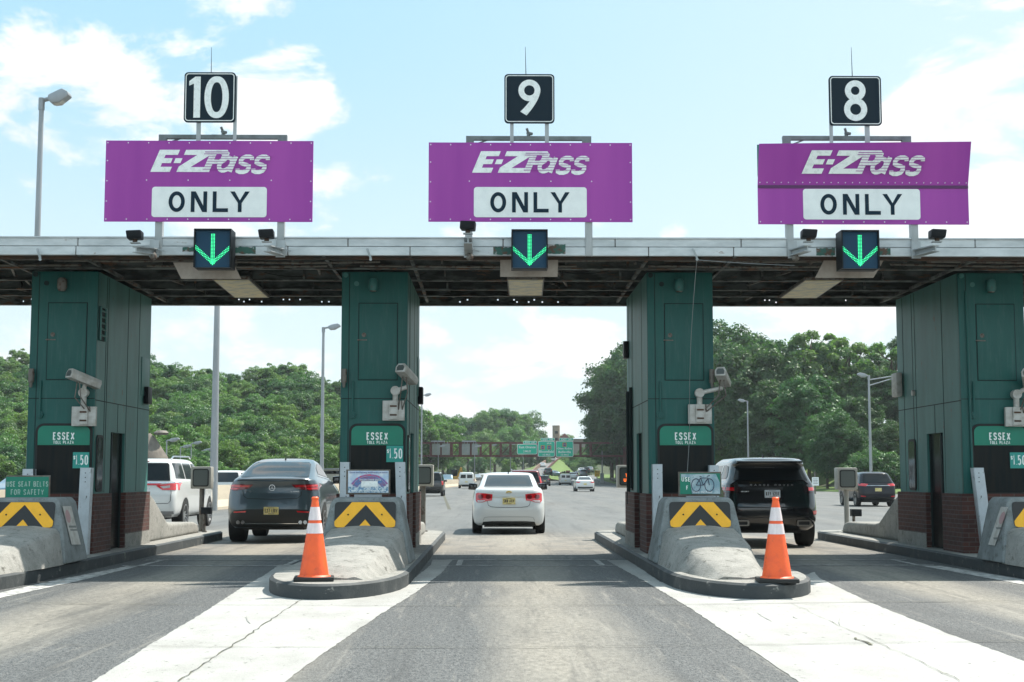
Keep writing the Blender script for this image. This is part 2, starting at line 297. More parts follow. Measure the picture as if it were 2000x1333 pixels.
M['peel'] = mat('peeling white paint', (.52,.57,.60), .55, col2=(.42,.46,.48), scale=4, col3=(.08,.08,.085), scale3=16, lo3=.60, hi3=.64, stretch3=(1,1,.6), bump=.2, bscale=20)
def brickmat():
    m = mat('brick', (.12,.04,.03), .85); nt = m.node_tree; N = nt.nodes; L = nt.links; b = N['Principled BSDF']
    tc = N['Texture Coordinate']; sx = N.new('ShaderNodeSeparateXYZ'); L.new(tc.outputs['Object'], sx.inputs[0])
    a = N.new('ShaderNodeMath'); L.new(sx.outputs[0], a.inputs[0]); L.new(sx.outputs[1], a.inputs[1])
    c = N.new('ShaderNodeCombineXYZ'); L.new(a.outputs[0], c.inputs[0]); L.new(sx.outputs[2], c.inputs[1])
    t = N.new('ShaderNodeTexBrick'); L.new(c.outputs[0], t.inputs['Vector']); t.inputs['Scale'].default_value = 1; t.inputs['Brick Width'].default_value = .215; t.inputs['Row Height'].default_value = .072; t.inputs['Mortar Size'].default_value = .006
    t.inputs['Color1'].default_value = (.17,.06,.042,1); t.inputs['Color2'].default_value = (.10,.038,.032,1); t.inputs['Mortar'].default_value = (.20,.17,.145,1); t.inputs['Bias'].default_value = -.1
    n = N.new('ShaderNodeTexNoise'); n.inputs['Scale'].default_value = 7; L.new(tc.outputs['Object'], n.inputs['Vector'])
    mx = N.new('ShaderNodeMixRGB'); mx.blend_type = 'MULTIPLY'; mx.inputs[0].default_value = .6; L.new(t.outputs[0], mx.inputs[1]); L.new(n.outputs[0], mx.inputs[2])
    g = N.new('ShaderNodeMixRGB'); g.blend_type='MULTIPLY'; g.inputs[0].default_value = 1; g.inputs[2].default_value=(.78,.78,.82,1); L.new(mx.outputs[0], g.inputs[1])
    L.new(g.outputs[0], b.inputs['Base Color'])
    bp = N.new('ShaderNodeBump'); bp.inputs['Distance'].default_value = .006; bp.inputs['Strength'].default_value = .8; bp.invert = True; L.new(t.outputs['Fac'], bp.inputs['Height']); L.new(bp.outputs[0], b.inputs['Normal'])
    return m
M['brick'] = brickmat()
def roadmat():
    m = mat('asphalt', (.07,.07,.07), .8); nt = m.node_tree; N = nt.nodes; L = nt.links; b = N['Principled BSDF']; tc = N['Texture Coordinate']
    sp = N.new('ShaderNodeSeparateXYZ'); L.new(tc.outputs['Object'], sp.inputs[0])
    def math_(op, a, b2=None, c=None):
        n = N.new('ShaderNodeMath'); n.operation = op
        for i,v in enumerate((a,b2,c)):
            if v is None: continue
            if isinstance(v,(int,float)): n.inputs[i].default_value = v
            else: L.new(v, n.inputs[i])
        return n.outputs[0]
    def noise(sc, st, det=4, ro=.6):
        mp = N.new('ShaderNodeMapping'); mp.inputs['Scale'].default_value = st; L.new(tc.outputs['Object'], mp.inputs[0])
        n = N.new('ShaderNodeTexNoise'); n.inputs['Scale'].default_value = sc; n.inputs['Detail'].default_value = det; n.inputs['Roughness'].default_value = ro; L.new(mp.outputs[0], n.inputs['Vector']); return n.outputs[0]
    def rmp(v,a,bb,t0=0,t1=1):
        r = N.new('ShaderNodeMapRange'); r.inputs['From Min'].default_value = a; r.inputs['From Max'].default_value = bb; r.inputs['To Min'].default_value = t0; r.inputs['To Max'].default_value = t1; L.new(v, r.inputs['Value']); return r.outputs[0]
    def mix(f,a,b2,mode='MIX'):
        n = N.new('ShaderNodeMixRGB'); n.blend_type = mode
        for i,v in ((0,f),(1,a),(2,b2)):
            if isinstance(v,(int,float)): n.inputs[i].default_value = v
            elif isinstance(v,tuple): n.inputs[i].default_value = (*v,1)
            else: L.new(v, n.inputs[i])
        return n.outputs[0]
    speck = noise(30,(1,.45,1),3,.8)
    speck2 = noise(85,(1,.6,1),2,.8)
    base = mix(rmp(speck,.38,.64), (.016,.021,.025), (.125,.132,.132))
    base = mix(rmp(speck2,.48,.66), base, (.20,.20,.19))
    # beyond the plaza: older paler asphalt
    yfar = rmp(sp.outputs[1], 33, 37)
    far = mix(rmp(noise(.9,(1,.12,1)),.35,.65), (.105,.112,.110), (.145,.15,.146))
    far = mix(rmp(noise(60,(1,1,1)),.4,.65,0,.35), far, (.1,.1,.1))
    base = mix(yfar, base, far)
    # drip / wear strip down the middle of each lane (lanes 5.03 m apart)
    ph = math_('MULTIPLY', math_('SUBTRACT', sp.outputs[0], .55), 2*math.pi/2.515)
    lane = math_('COSINE', ph)
    lane = math_('ADD', lane, math_('MULTIPLY', math_('SUBTRACT', noise(1.1,(1,.22,1),5), .5), 1.9))
    wear = rmp(lane, -.35, 1.0, 0, .92)
    near = rmp(sp.outputs[1], 33, 40, 1, .12)
    wear = math_('MULTIPLY', wear, near)
    base = mix(wear, base, mix(rmp(noise(20,(1,.4,1)),.35,.65),(.19,.178,.15),(.29,.272,.232)))
    # sandy strip behind the booths
    st = math_('MULTIPLY', rmp(sp.outputs[1], 25.6, 27.5), rmp(sp.outputs[1], 37, 33.0))
    st = math_('MULTIPLY', st, rmp(noise(1.3,(1,1.4,1),6),.30,.58,.15,1))
    base = mix(math_('MULTIPLY', st, .75), base, (.28,.25,.205))
    # oil drip line and tyre scrub streaks, drawn out along the lanes
    st1 = noise(3.2,(1,.05,1),6,.75)
    base = mix(rmp(st1,.52,.70,0,.55), base, (.045,.047,.047))
    st2 = noise(5.5,(1,.07,1),5,.7)
    base = mix(math_('MULTIPLY', rmp(st2,.55,.72,0,.55), near), base, (.30,.285,.25))
    # dark patches and rubber
    base = mix(rmp(noise(.55,(1,.2,1),6),.56,.72,0,.5), base, (.035,.037,.038))
    cr = noise(1.1,(.6,.25,1),8,.8)
    crk = math_('LESS_THAN', math_('ABSOLUTE', math_('SUBTRACT', cr, .5)), .0022)
    base = mix(math_('MULTIPLY', crk, .7), base, (.03,.03,.03))
    L.new(base, b.inputs['Base Color']); b.inputs['Roughness'].default_value = .72; b.inputs['Specular IOR Level'].default_value = .35
    bp = N.new('ShaderNodeBump'); bp.inputs['Strength'].default_value = .8; bp.inputs['Distance'].default_value = .012; L.new(speck, bp.inputs['Height']); L.new(bp.outputs[0], b.inputs['Normal'])
    return m
M['road'] = roadmat()
M['gore'] = mat('worn white paint', (.385,.388,.37), .85, col2=(.30,.298,.28), scale=1.2, lo=.40, hi=.66, stretch=(1,.5,1), col3=(.11,.11,.10), scale3=11, lo3=.60, hi3=.68, stretch3=(1,.5,1), bump=.5, bscale=40, fine=.16, crack=.0012, cscale=.7)
M['line'] = mat('line paint', (.50,.50,.48), .8, col2=(.17,.17,.165), scale=7, lo=.44, hi=.62, fine=.15)
M['scuff'] = mat('tyre scuff', (.25,.25,.24), .9, col2=(.33,.33,.31), scale=25, lo=.4, hi=.6)
M['crack'] = mat('crack filler', (.05,.05,.045), .9, col2=(.12,.12,.07), scale=5)
M['grass'] = mat('grass', (.11,.18,.035), .95, col2=(.07,.115,.025), scale=.6, bump=.6, bscale=8, fine=.3)
M['earth'] = mat('hill ground', (.045,.065,.02), .95, col2=(.03,.04,.015), scale=.3)
M['barrier'] = mat('barrier concrete', (.50,.44,.34), .85, col2=(.42,.37,.29), scale=.8, stretch=(1,.3,2), bump=.2)
def bark(): return mat('bark', (.085,.065,.045), .9, col2=(.045,.035,.025), scale=6, stretch=(1,1,.2), bump=.5, bscale=12)
M['bark'] = bark()
def leafmat(name, c, c2, tr):
    m = bpy.data.materials.new(name); m.use_nodes = True; nt = m.node_tree; N = nt.nodes; L = nt.links; N.clear()
    out = N.new('ShaderNodeOutputMaterial'); d = N.new('ShaderNodeBsdfDiffuse'); t = N.new('ShaderNodeBsdfTranslucent'); g = N.new('ShaderNodeBsdfGlossy'); g.inputs['Roughness'].default_value = .45
    g.inputs[0].default_value = (.6,.65,.6,1)
    tc = N.new('ShaderNodeTexCoord'); n = N.new('ShaderNodeTexNoise'); n.inputs['Scale'].default_value = .35; n.inputs['Detail'].default_value = 5; L.new(tc.outputs['Object'], n.inputs['Vector'])
    oi = N.new('ShaderNodeObjectInfo'); ge = N.new('ShaderNodeNewGeometry')
    r = N.new('ShaderNodeMapRange'); r.inputs['From Min'].default_value = .35; r.inputs['From Max'].default_value = .65; L.new(n.outputs[0], r.inputs['Value'])
    mx = N.new('ShaderNodeMixRGB'); L.new(r.outputs[0], mx.inputs[0]); mx.inputs[1].default_value = (*c,1); mx.inputs[2].default_value = (*c2,1)
    hs = N.new('ShaderNodeHueSaturation'); L.new(mx.outputs[0], hs.inputs['Color'])
    hm = N.new('ShaderNodeMapRange'); hm.inputs['To Min'].default_value = .478; hm.inputs['To Max'].default_value = .515; L.new(oi.outputs['Random'], hm.inputs['Value']); L.new(hm.outputs[0], hs.inputs['Hue'])
    vm = N.new('ShaderNodeMapRange'); vm.inputs['To Min'].default_value = .7; vm.inputs['To Max'].default_value = 1.35; L.new(ge.outputs['Random Per Island'], vm.inputs['Value']); L.new(vm.outputs[0], hs.inputs['Value'])
    L.new(hs.outputs[0], d.inputs[0])
    b2 = N.new('ShaderNodeMixRGB'); b2.blend_type='MULTIPLY'; b2.inputs[0].default_value = 1; b2.inputs[2].default_value = (1.1,1.4,.6,1); L.new(hs.outputs[0], b2.inputs[1]); L.new(b2.outputs[0], t.inputs[0])
    m1 = N.new('ShaderNodeMixShader'); m1.inputs[0].default_value = tr; L.new(d.outputs[0], m1.inputs[1]); L.new(t.outputs[0], m1.inputs[2])
    m2 = N.new('ShaderNodeMixShader'); m2.inputs[0].default_value = .05; L.new(m1.outputs[0], m2.inputs[1]); L.new(g.outputs[0], m2.inputs[2]); L.new(m2.outputs[0], out.inputs[0])
    return m
M['leaf_a'] = leafmat('leaves mid green', (.095,.180,.062), (.125,.218,.070), .47)
M['leaf_b'] = leafmat('leaves deep green', (.050,.118,.050), (.072,.148,.054), .43)
M['leaf_d'] = leafmat('leaves backlit dark green', (.040,.092,.040), (.058,.122,.044), .40)  # backlit shade of the right wood put into a darker leaf colour
M['leaf_c'] = leafmat('leaves yellow green', (.105,.19,.060), (.14,.225,.068), .48)
# ------------------------------------------------------------ ground
def sheet(name, poly, z, m, kind='structure'):
    o = MB(); pts = [(x,y,z) for x,y in poly]
    ar = sum(poly[i][0]*poly[(i+1)%len(poly)][1]-poly[(i+1)%len(poly)][0]*poly[i][1] for i in range(len(poly)))
    if ar < 0: pts = pts[::-1]
    ob = o.add(pts, [tuple(range(len(pts)))]).build(name, m); return tag(ob, kind=kind)
def sm(t): t = max(0,min(1,t)); return t*t*(3-2*t)
def VERGE(y):   # right edge of the carriageway
    P = [(0,40),(69,37),(139,31.7),(260,22.7),(330,23.5),(420,31),(520,48),(900,130)]
    for (a,b),(c,d) in zip(P[:-1],P[1:]):
        if y <= c: return b+(d-b)*(y-a)/(c-a)
    return P[-1][1]
def terrain(x, y):
    z = 0
    z += 9*sm((-42-x)/75)*sm((y-60)/120)
    z += 9*sm((x-VERGE(y)-3)/26)*sm((y-60)/60)
    z += 1.9*sm((y-250)/140)*1.0
    # hill behind the gore, straight ahead
    z += 11*sm((y-430)/120)
    # grassy gore knoll between ramp and road
    return z
def road_z(x, y): return 1.9*sm((y-250)/140)
def grid(name, m, xs, ys, zf, kind='structure'):
    v = [(x,y,zf(x,y)) for y in ys for x in xs]; n = len(xs)
    f = [(j*n+i, j*n+i+1, (j+1)*n+i+1, (j+1)*n+i) for j in range(len(ys)-1) for i in range(n-1)]
    return tag(MB().add(v,f).build(name, m, smooth=True), kind=kind)
grid('ground', M['earth'], [-1500,-800,-400]+[-260+8*i for i in range(66)]+[400,800,1500], [-60,-20,20,60]+[70+10*i for i in range(60)]+[900,1500,3000], lambda x,y: terrain(x,y)-.35 if (x<-41 or x>VERGE(y)+2 or y>425) else road_z(x,y)-.35)
ys = [-15,0,10,20,30,45,60,80,100,120,140,160,180,200,220,240,255]+[262+8*i for i in range(34)]
v=[];f=[]
for y in ys: v += [(-40,y,road_z(0,y)),(VERGE(y),y,road_z(0,y))]
f=[(2*j,2*j+1,2*j+3,2*j+2) for j in range(len(ys)-1)]
tag(MB().add(v,f).build('road', M['road']), kind='structure')
v=[];f=[]
for y in ys[6:]: v += [(VERGE(y)-.1,y,road_z(0,y)+.004),(VERGE(y)+.0,y,road_z(0,y)+.13),(VERGE(y)+7,y,road_z(0,y)+.35),(VERGE(y)+16,y,terrain(VERGE(y)+16,y)+.1)]
for j in range(len(ys)-7):
    for k in range(3): f.append((4*j+k,4*j+k+1,4*j+4+k+1,4*j+4+k))
tag(MB().add(v,f).build('grass_verge', M['grass']), kind='structure')
# painted gores and lines (each sheet 4 mm above the road)
def shift(poly, dx): return [(x+dx,y) for x,y in poly]
def jag(poly, amp=.009):
    g_=random.Random(3); out=[]
    for (a,b),(c_,d_) in zip(poly,poly[1:]+poly[:1]):
        n_=max(1,int(math.hypot(c_-a,d_-b)/.12))
        for k in range(n_): t_=k/n_; out.append((a+(c_-a)*t_+g_.uniform(-amp,amp),b+(d_-b)*t_+g_.uniform(-amp,amp)))
    return out
gl = [gnd(*p) for p in ((40,1440),(180,1333),(290,1262),(400,1196),(470,1150),(520,1122),(545,1104),(575,1104),(600,1128),(812,1128),(842,1104),(845,1094),(884,1094),(862,1120),(815,1156),(735,1206),(650,1265),(555,1333),(420,1440))]
sheet('road_marking_gore', jag([(p.x,p.y) for p in gl]), .004, M['gore'])
gr = [gnd(*p) for p in ((1720,1440),(1560,1333),(1455,1262),(1350,1190),(1262,1138),(1185,1095),(1228,1095),(1290,1138),(1500,1150),(1590,1118),(1600,1130),(1700,1178),(1850,1238),(2000,1292),(2280,1400),(2350,1440))]
sheet('road_marking_gore', jag([(p.x,p.y) for p in gr]), .004, M['gore'])
for q in ([(0,1142),(120,1122),(258,1104),(232,1104),(90,1126),(0,1162)], ):
    pts = [gnd(*p) for p in ((-160,1172),(0,1142),(120,1122),(258,1104),(225,1104),(80,1127),(0,1140))]
a = [gnd(*p) for p in ((-300,1210),(0,1143),(130,1121),(262,1105),(225,1104),(120,1117),(0,1134),(-300,1190))]
a = [(-6.02,16),(-5.78,16),(-5.62,19.5),(-5.6,22.6),(-5.78,22.6),(-5.98,19.5)]
sheet('road_marking_line', jag(a,.008), .004, M['line'])
a = [gnd(*p) for p in ((1800,1106),(1838,1106),(2010,1134),(2200,1160),(2200,1175),(1990,1141))]
sheet('road_marking_line', [(p.x,p.y) for p in a], .004, M['line'])
for dx in (0,-5.03,5.03):
    for y in (22.7,24.25): sheet('road_marking_line', [(-.85+dx,y),(1.95+dx,y),(1.95+dx,y+.1),(-.85+dx,y+.1)], .0075, M['line'])
    for x in (-.62,1.66): sheet('road_marking_line', [(x+dx,22.83),(x+dx+.09,22.83),(x+dx+.09,24.22),(x+dx,24.22)], .0075, M['line'])
def polyline_strip(pts, wd, z):
    v=[];f=[]
    for i,(x,y) in enumerate(pts):
        ww = wd*(.4+.9*random.random()); v += [(x-ww/2,y,z),(x+ww/2,y,z)]
    return v,[(2*i,2*i+1,2*i+3,2*i+2) for i in range(len(pts)-1)]
def crack(px0,py0,px1,py1,n,wd,jit):
    a = gnd(px0,py0); b = gnd(px1,py1); pts=[]
    for i in range(n+1):
        t=i/n; pts.append((a.x+(b.x-a.x)*t+random.uniform(-jit,jit), a.y+(b.y-a.y)*t))
    v,f = polyline_strip(pts, wd, .0115); tag(MB().add(v,f).build('road_crack', M['crack']), kind='structure')
crack(350,1333,600,1165,46,.011,.015); crack(1545,1180,1880,1333,30,.007,.02); crack(1670,1248,1700,1262,5,.03,.02)
for k in range(5):
    a_=random.choice(((-2.9,-1.7),(2.3,3.8))); x=random.uniform(*a_); y=random.uniform(10.5,15.5); L_=random.uniform(.15,.9); ang=random.uniform(-.35,.35)
    n_=8; v=[];f=[]
    for i in range(n_+1): ww=.003+.006*math.sin(math.pi*i/n_)*random.random(); xx=x+ang*L_*i/n_+.05*(i/n_)**2; v+=[(xx-ww,y+L_*i/n_,.0095+k*.0001),(xx+ww,y+L_*i/n_,.0095+k*.0001)]
    f=[(2*i,2*i+1,2*i+3,2*i+2) for i in range(n_)]; tag(MB().add(v,f).build('tyre_scuff', M['scuff']),kind='structure')
for yy_,w_ in ((15.9,.010),(12.1,.006)):
    n_=90; pts=[(-11+22*k/n_, yy_+random.uniform(-.02,.02)+.25*math.sin(k*.11)) for k in range(n_+1)]
    v,f=[],[]
    for x,y in pts: ww=w_*(.5+random.random()); v += [(x,y+ww,.0125),(x,y-ww,.0125)]
    f=[(2*i+1,2*i+3,2*i+2,2*i) for i in range(n_)]
    tag(MB().add(v,f).build('road_crack', M['crack']), kind='structure')
# straight far lane lines and long tar seam
sheet('road_marking_line', [(-2.05,62),(-1.9,62),(-4.6,128),(-4.75,128)], .006, M['crack'])
for k in range(9):
    y = 60+26*k; x = 3.6+ (k*.05)
for (x0,y0,x1,y1) in ((-14.5,44,-12.6,66),):
    sheet('road_marking_line', [(x0,y0),(x0+.14,y0),(x1+.14,y1),(x1,y1)], .006, M['yellow'])

# ------------------------------------------------------------ islands
BX = [-6.95,-1.945,3.045,8.09]; BHW = .533; Y0 = 23.0; Y1 = 26.6
IX = [-6.98,-1.99,3.11,8.15]; CXB = [-6.70,-1.85,2.93,7.86]
LANE = ['far left booth','booth left of the middle lane','booth right of the middle lane','far right booth']
def island_poly(inset=0):
    w = .875-inset; pts=[]
    for i in range(17):
        t = math.pi*i/16; pts.append((-w*math.cos(t), 19.0-(2.55-inset)*math.sin(t)**.85))
    for i in range(9):
        t = math.pi*i/8; pts.append((w*math.cos(t), 32.2+(.95-inset)*math.sin(t)))
    return pts
GI='kerbed concrete islands under the toll booths'
for i,bx in enumerate(BX):
    bx = IX[i]; P0 = shift(island_poly(), bx); P1 = shift(island_poly(.05), bx)
    root = thing('traffic_island', ['kerbed island under the far left booth, beside the white SUV','kerbed island with a cone on its nose, left of the middle lane','kerbed island with a cone on its nose, right of the middle lane','kerbed island under the far right booth'][i], 'island', (bx,19,0), group=GI)
    n=len(P0); mb = MB()
    vs = [(x,y,.0) for x,y in P0]+[(x,y,.155) for x,y in P0]+[(x,y,.18) for x,y in P1]
    fs = [(k,(k+1)%n,n+(k+1)%n,n+k) for k in range(n)]+[(n+k,n+(k+1)%n,2*n+(k+1)%n,2*n+k) for k in range(n)]
    mb.add(vs,fs); mb.build('kerb', M['kerb'], root, smooth=True)
    mb = MB().add([(x,y,.18) for x,y in P1],[tuple(range(n))]); mb.build('pavement', M['concrete'], root)
# crash blocks: headstone + low nose mound, and the rear buttress
def noisy(o, amp, sc=1.5):
    from mathutils import noise as mn
    for v in o.data.vertices:
        n = mn.noise_vector(v.co*sc)*amp; v.co += n
for i,bx in enumerate(BX):
    cx = CXB[i]
    root = thing('crash_block', ['grey concrete crash block below the seat belts sign','grey concrete crash block with chevrons below the wildflower board','grey concrete crash block with chevrons below the bicycle board','grey concrete crash block cut off by the right edge of the photo'][i], 'crash block', (cx,20.8,.18), group='concrete crash blocks in front of the booths')
    mb = MB(); z0,z1=.18,1.105
    prof = [(-.67,z0),(.67,z0),(.50,z1-.07),(.44,z1),(-.44,z1),(-.50,z1-.07)]
    vs = [(cx+x, 20.28+(z-z0)*.25, z) for x,z in prof]+[(cx+x,21.38-(z-z0)*.12,z) for x,z in prof]
    n=6; mb.add(vs,[tuple(range(n)),tuple(range(2*n-1,n-1,-1))]+[(k,n+k,n+(k+1)%n,(k+1)%n) for k in range(n)])
    mb.build('headstone', M['concrete_dk'], root, bevel=.035, seg=3)
    # low nose mound: flat top falling forward, steep chamfered flanks
    nY=14; v=[]; f=[]
    for j in range(nY+1):
        t=j/nY; y=17.15+(20.42-17.15)*t; hb=(.31+.32*min(1,t*1.5)**.8); ht=hb*(.62+.20*t)
        top=.21+.46*t**.85; pk=top+.05*t
        for a_,z_ in ((-hb,.17),(-hb*.985,.17+.12*(top-.18)),(-ht*1.05,.18+(top-.18)*.88),(-ht*.92,top),(-ht*.4,pk-.008),(0,pk),(ht*.4,pk-.008),(ht*.92,top),(ht*1.05,.18+(top-.18)*.88),(hb*.985,.17+.12*(top-.18)),(hb,.17)):
            v.append((cx+a_+random.uniform(-.008,.008),y,z_+(random.uniform(-.007,.007) if z_>.18 else 0)))
    n=11; f=[(j*n+k,j*n+k+1,(j+1)*n+k+1,(j+1)*n+k) for j in range(nY) for k in range(n-1)]+[tuple(range(n-1,-1,-1))]
    o = MB().add(v,f).build('nose_mound', M['concrete'], root, smooth=True)
    o.data.set_sharp_from_angle(angle=R(55))
    # plate with chevrons
    pl = MB(); x0,x1,za,zb = cx-.435,cx+.435,.685,1.045
    def Y(z): return 20.28+(z-z0)*.25-.02
    def tilt(mb): mb.v = [(x, Y(z)+y, z) for x,y,z in mb.v]
    pl.rrect(x0,x1,za,zb,.05,0,.015); tilt(pl); po = pl.build('chevron_plate', M['chev_black'], root)
    q = MB(); s=.435/118.5*2/2
    def X(u): return x0+(u-852)/(1247-852)*.87
    def Z(vv): return zb-(vv-595)/(757-595)*.36
    q.prism([(X(a),Z(b)) for a,b in [(962,597),(1052,597),(1052,613),(915,756),(872,756),(857,750),(853,738),(853,718)]], -.006,.0)
    q.prism([(X(a),Z(b)) for a,b in [(1140,597),(1052,597),(1052,613),(1187,756),(1228,756),(1242,750),(1246,738),(1246,716)]], -.006,.0)
    q.prism([(X(a),Z(b)) for a,b in [(1051,706),(1095,756),(1005,756)]], -.006,.0); tilt(q); q.build('chevron', M['yellow'], po)
    b = MB()
    for u in (940,1158): b.cyl((X(u),-.012,Z(675)),(X(u),0,Z(675)),.012,n=8)
    tilt(b); b.split('bolt', M['black'], po)
    if i==0 or i==3:
        s = MB(); u0 = .60 if i==0 else -.60; dx=-.20 if i==0 else .20
        def sp(t,zz,o): return (cx+u0+dx*zz/.8+t, 20.26+zz*.25-o, .28+zz)
        s.hexa([sp(-.0,0,.0),sp(.17 if i==0 else .17,0,.0),sp(.17,0,.02),sp(-.0,0,.02),sp(0,.78,.0),sp(.17,.78,.0),sp(.17,.78,.02),sp(0,.78,.02)])
for i,bx in enumerate(BX):
    # rear buttress: tall slope falling to a long low rounded wall
    root = thing('rear_buttress', ['pale concrete buttress behind the far left booth, beside the dark coupe','pale concrete buttress behind the booth left of the middle lane','pale concrete buttress behind the booth right of the middle lane','pale concrete buttress behind the far right booth, below the black box'][i], 'buttress', (bx,27,.18), group='concrete buttresses behind the booths')
    pr=[(26.95,.17),(26.95,1.05),(27.25,1.06),(27.45,1.0),(28.65,.50),(29.0,.46),(31.2,.43),(31.55,.38),(31.75,.17)]
    bx = IX[i]; MB().prismx(pr, bx-.46, bx+.46).build('buttress_body', M['concrete'], root, bevel=.07, seg=3)
# ------------------------------------------------------------ toll booths
BX = [at(e,531,23.0).x for e in (127.7,732.5,1327.2,1933.5)]; BHW = (at(797,531,23.0).x-at(668,531,23.0).x)/2
print('BX',BX,BHW)
def zz(py): return gz(py, Y0)
ZS_B=gz(500,21.4)-.02
GB='green toll booths under the canopy'
def booth(i, bx):
    left = i<2     # the side we see faces right for the booths left of the lane
    root = thing('toll_booth', ['far left green toll booth, louvred vent on its side','green toll booth left of the middle lane with price square','green toll booth right of the middle lane, black box high on its side','far right green toll booth, its pale panelled side facing the lane'][i], 'toll booth', (bx,Y0,0), group=GB)
    x0,x1 = bx-BHW, bx+BHW; zb=1.13; zt=ZS_B; sd=1 if left else -1; xs = x1 if left else x0
    # doorway along the side: an opening between ya and yb from floor to zd
    ya,yb,zd = (24.0,24.9,gz(838,24.2)+.0)
    zd = 2.15
    T=.05
    def shell(name, z0, z1, m, grow):
        a,b=x0-grow,x1+grow; c,d=Y0-grow,Y1+grow
        mb=MB()
        mb.box(a,b,c,c+.1,z0,z1); mb.box(a,b,d-.1,d,z0,z1)
        for s_,xx in ((-1,a),(1,b)):
            xa,xb = (xx,xx+.1) if s_<0 else (xx-.1,xx)
            mb.box(xa,xb,c+.1,ya,z0,z1); mb.box(xa,xb,yb,d-.1,z0,z1)
            if z1>zd: mb.box(xa,xb,ya,yb,max(zd,z0),z1)
        return mb
    # front wall separate so the sides can carry wear and a painted-in sky sheen
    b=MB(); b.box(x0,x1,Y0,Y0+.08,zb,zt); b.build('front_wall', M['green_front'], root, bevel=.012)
    b=MB(); 
    for xx,s_ in ((x0,-1),(x1,1)):
        xa,xb=(xx+.001,xx+.06) if s_<0 else (xx-.06,xx-.001)
        b.box(xa,xb,Y0+.08,ya,zb,zt); b.box(xa,xb,yb,Y1,zb,zt); b.box(xa,xb,ya,yb,zd,zt)
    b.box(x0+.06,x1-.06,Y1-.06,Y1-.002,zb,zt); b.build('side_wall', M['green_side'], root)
    g=.045; b=MB()
    b.box(x0-g,x1+g,Y0-g+.0,Y0+.12,.16,zb)
    for xx in (x0-g,x1+g-.12):
        b.box(xx,xx+.12,Y0+.12,ya,.16,zb); b.box(xx,xx+.12,yb,Y1-.1,.16,zb)
    b.box(x0-g,x1+g,Y1-.1,Y1+g,.16,zb); b.split('brick_base', M['brick'], root)
    b=MB(); b.box(x0-g-.012,x1+g+.012,Y0-g-.012,Y1+g+.012,.16,.30)
    # cut clear of door: simple plinth only front and rear
    b=MB(); b.box(x0-g-.01,x1+g+.01,yb+.02,Y1+g+.01,.165,.42); b.build('plinth', M['concrete'], root)
    # dark interior core and doors
    b=MB(); b.box(x0+.16,x1-.16,Y0+.2,Y1-.1,.18,zt-.1); b.build('interior', M['rubber'], root)
    b=MB()
    for s_ in (-1,1):
        xx = x1-.075 if s_>0 else x0+.06
        b.box(xx,xx+.015,ya+.28,yb,.19,zd)
    b.split('sliding_door', M['glass'], root)
    b=MB()
    for s_ in (-1,1):
        xx = x1-.10 if s_>0 else x0+.04
        b.box(xx,xx+.06,ya+.22,ya+.28,.19,zd); b.box(xx,xx+.06,yb-.04,yb,.19,zd)
    b.split('door_frame', M['seam'], root)
    # side window with rounded frame
    b=MB(); wn=MB()
    for s_ in (-1,1):
        xo=(x1,x1+.02) if s_>0 else (x0-.02,x0)
        if s_>0 and not left or s_<0 and left: pass
        yl = (Y0+.12,Y0+.50) if left else (25.55,25.98)
        po = rr(yl[0],yl[1],1.16,2.08,.09)
        b.prismx(po, xo[0], xo[1]); 
        pi = rr(yl[0]+.035,yl[1]-.035,1.20,2.04,.07)
        wn.prismx(pi, xo[0]+(.004 if s_>0 else -.004), xo[1]+(.004 if s_>0 else -.004))
    for fr in b.split('window_frame', M['rubber'], root): 
        pass
    fr1,fr2=[o for o in root.children if o.name.startswith('window_frame')][-2:]
    for k_,o_ in enumerate((fr1,fr2)):
        m_=MB(); v0,v1,f0,f1=wn.adds[k_]; m_.add(wn.v[v0:v1],[tuple(a_-v0 for a_ in f) for f in wn.f[f0:f1]]); m_.build('pane', mats_glass_side, o_)
    # panel seams on sides
    b=MB()
    for s_ in (-1,1):
        xa,xb=(x1-.004,x1+.003) if s_>0 else (x0-.003,x0+.004)
        for yy in ((23.55,23.66,24.95,25.75) if left else (23.9,25.45,25.62,26.2)):
            b.box(xa,xb,yy,yy+.014,zb+.02 if not(ya<yy<yb) else zd,zt-.02)
        b.box(xa,xb,Y0+.01,Y1-.01,2.63,2.645)
        b.box(xa,xb,24.4,24.414,zd,2.63)
    # front seams
    fy=(Y0-.003,Y0+.004)
    b.box(x0+.12,x0+.132,*fy,1.2,zt-.02); b.box(x0+.005,x1-.005,*fy,zz(780),zz(780)+.014)
    b.box(x0+.12,x1-.004,*fy,zz(588)+.3,zz(588)+.3003)
    b.build('panel_seam', M['seam'], root)
    # small front hatch door
    dx0,dx1 = x0+.29,x0+.905; dz0,dz1=zz(742),zz(594)
    d=MB(); d.box(dx0-.014,dx1+.014,Y0-.004,Y0,dz0-.014,dz1+.014); dd=d.build('hatch_gap', M['seam'], root)
    d=MB(); d.box(dx0,dx1,Y0-.016,Y0-.004,dz0,dz1); dh=d.build('hatch', M['green_front'], root, bevel=.004)
    d=MB(); d.cyl((dx0+.08,Y0-.022,zz(655)),(dx0+.08,Y0-.016,zz(655)),.036,n=16); d.cyl((dx0+.08,Y0-.032,zz(655)),(dx0+.08,Y0-.022,zz(655)),.015,n=10)
    d.box(dx0-.03,dx0+.13,Y0-.03,Y0-.016,zz(666),zz(664)); d.cyl((dx0-.02,Y0-.035,zz(665)),(dx0+.03,Y0-.035,zz(665)),.012,n=8); d.build('latch', M['conduit'], dh)
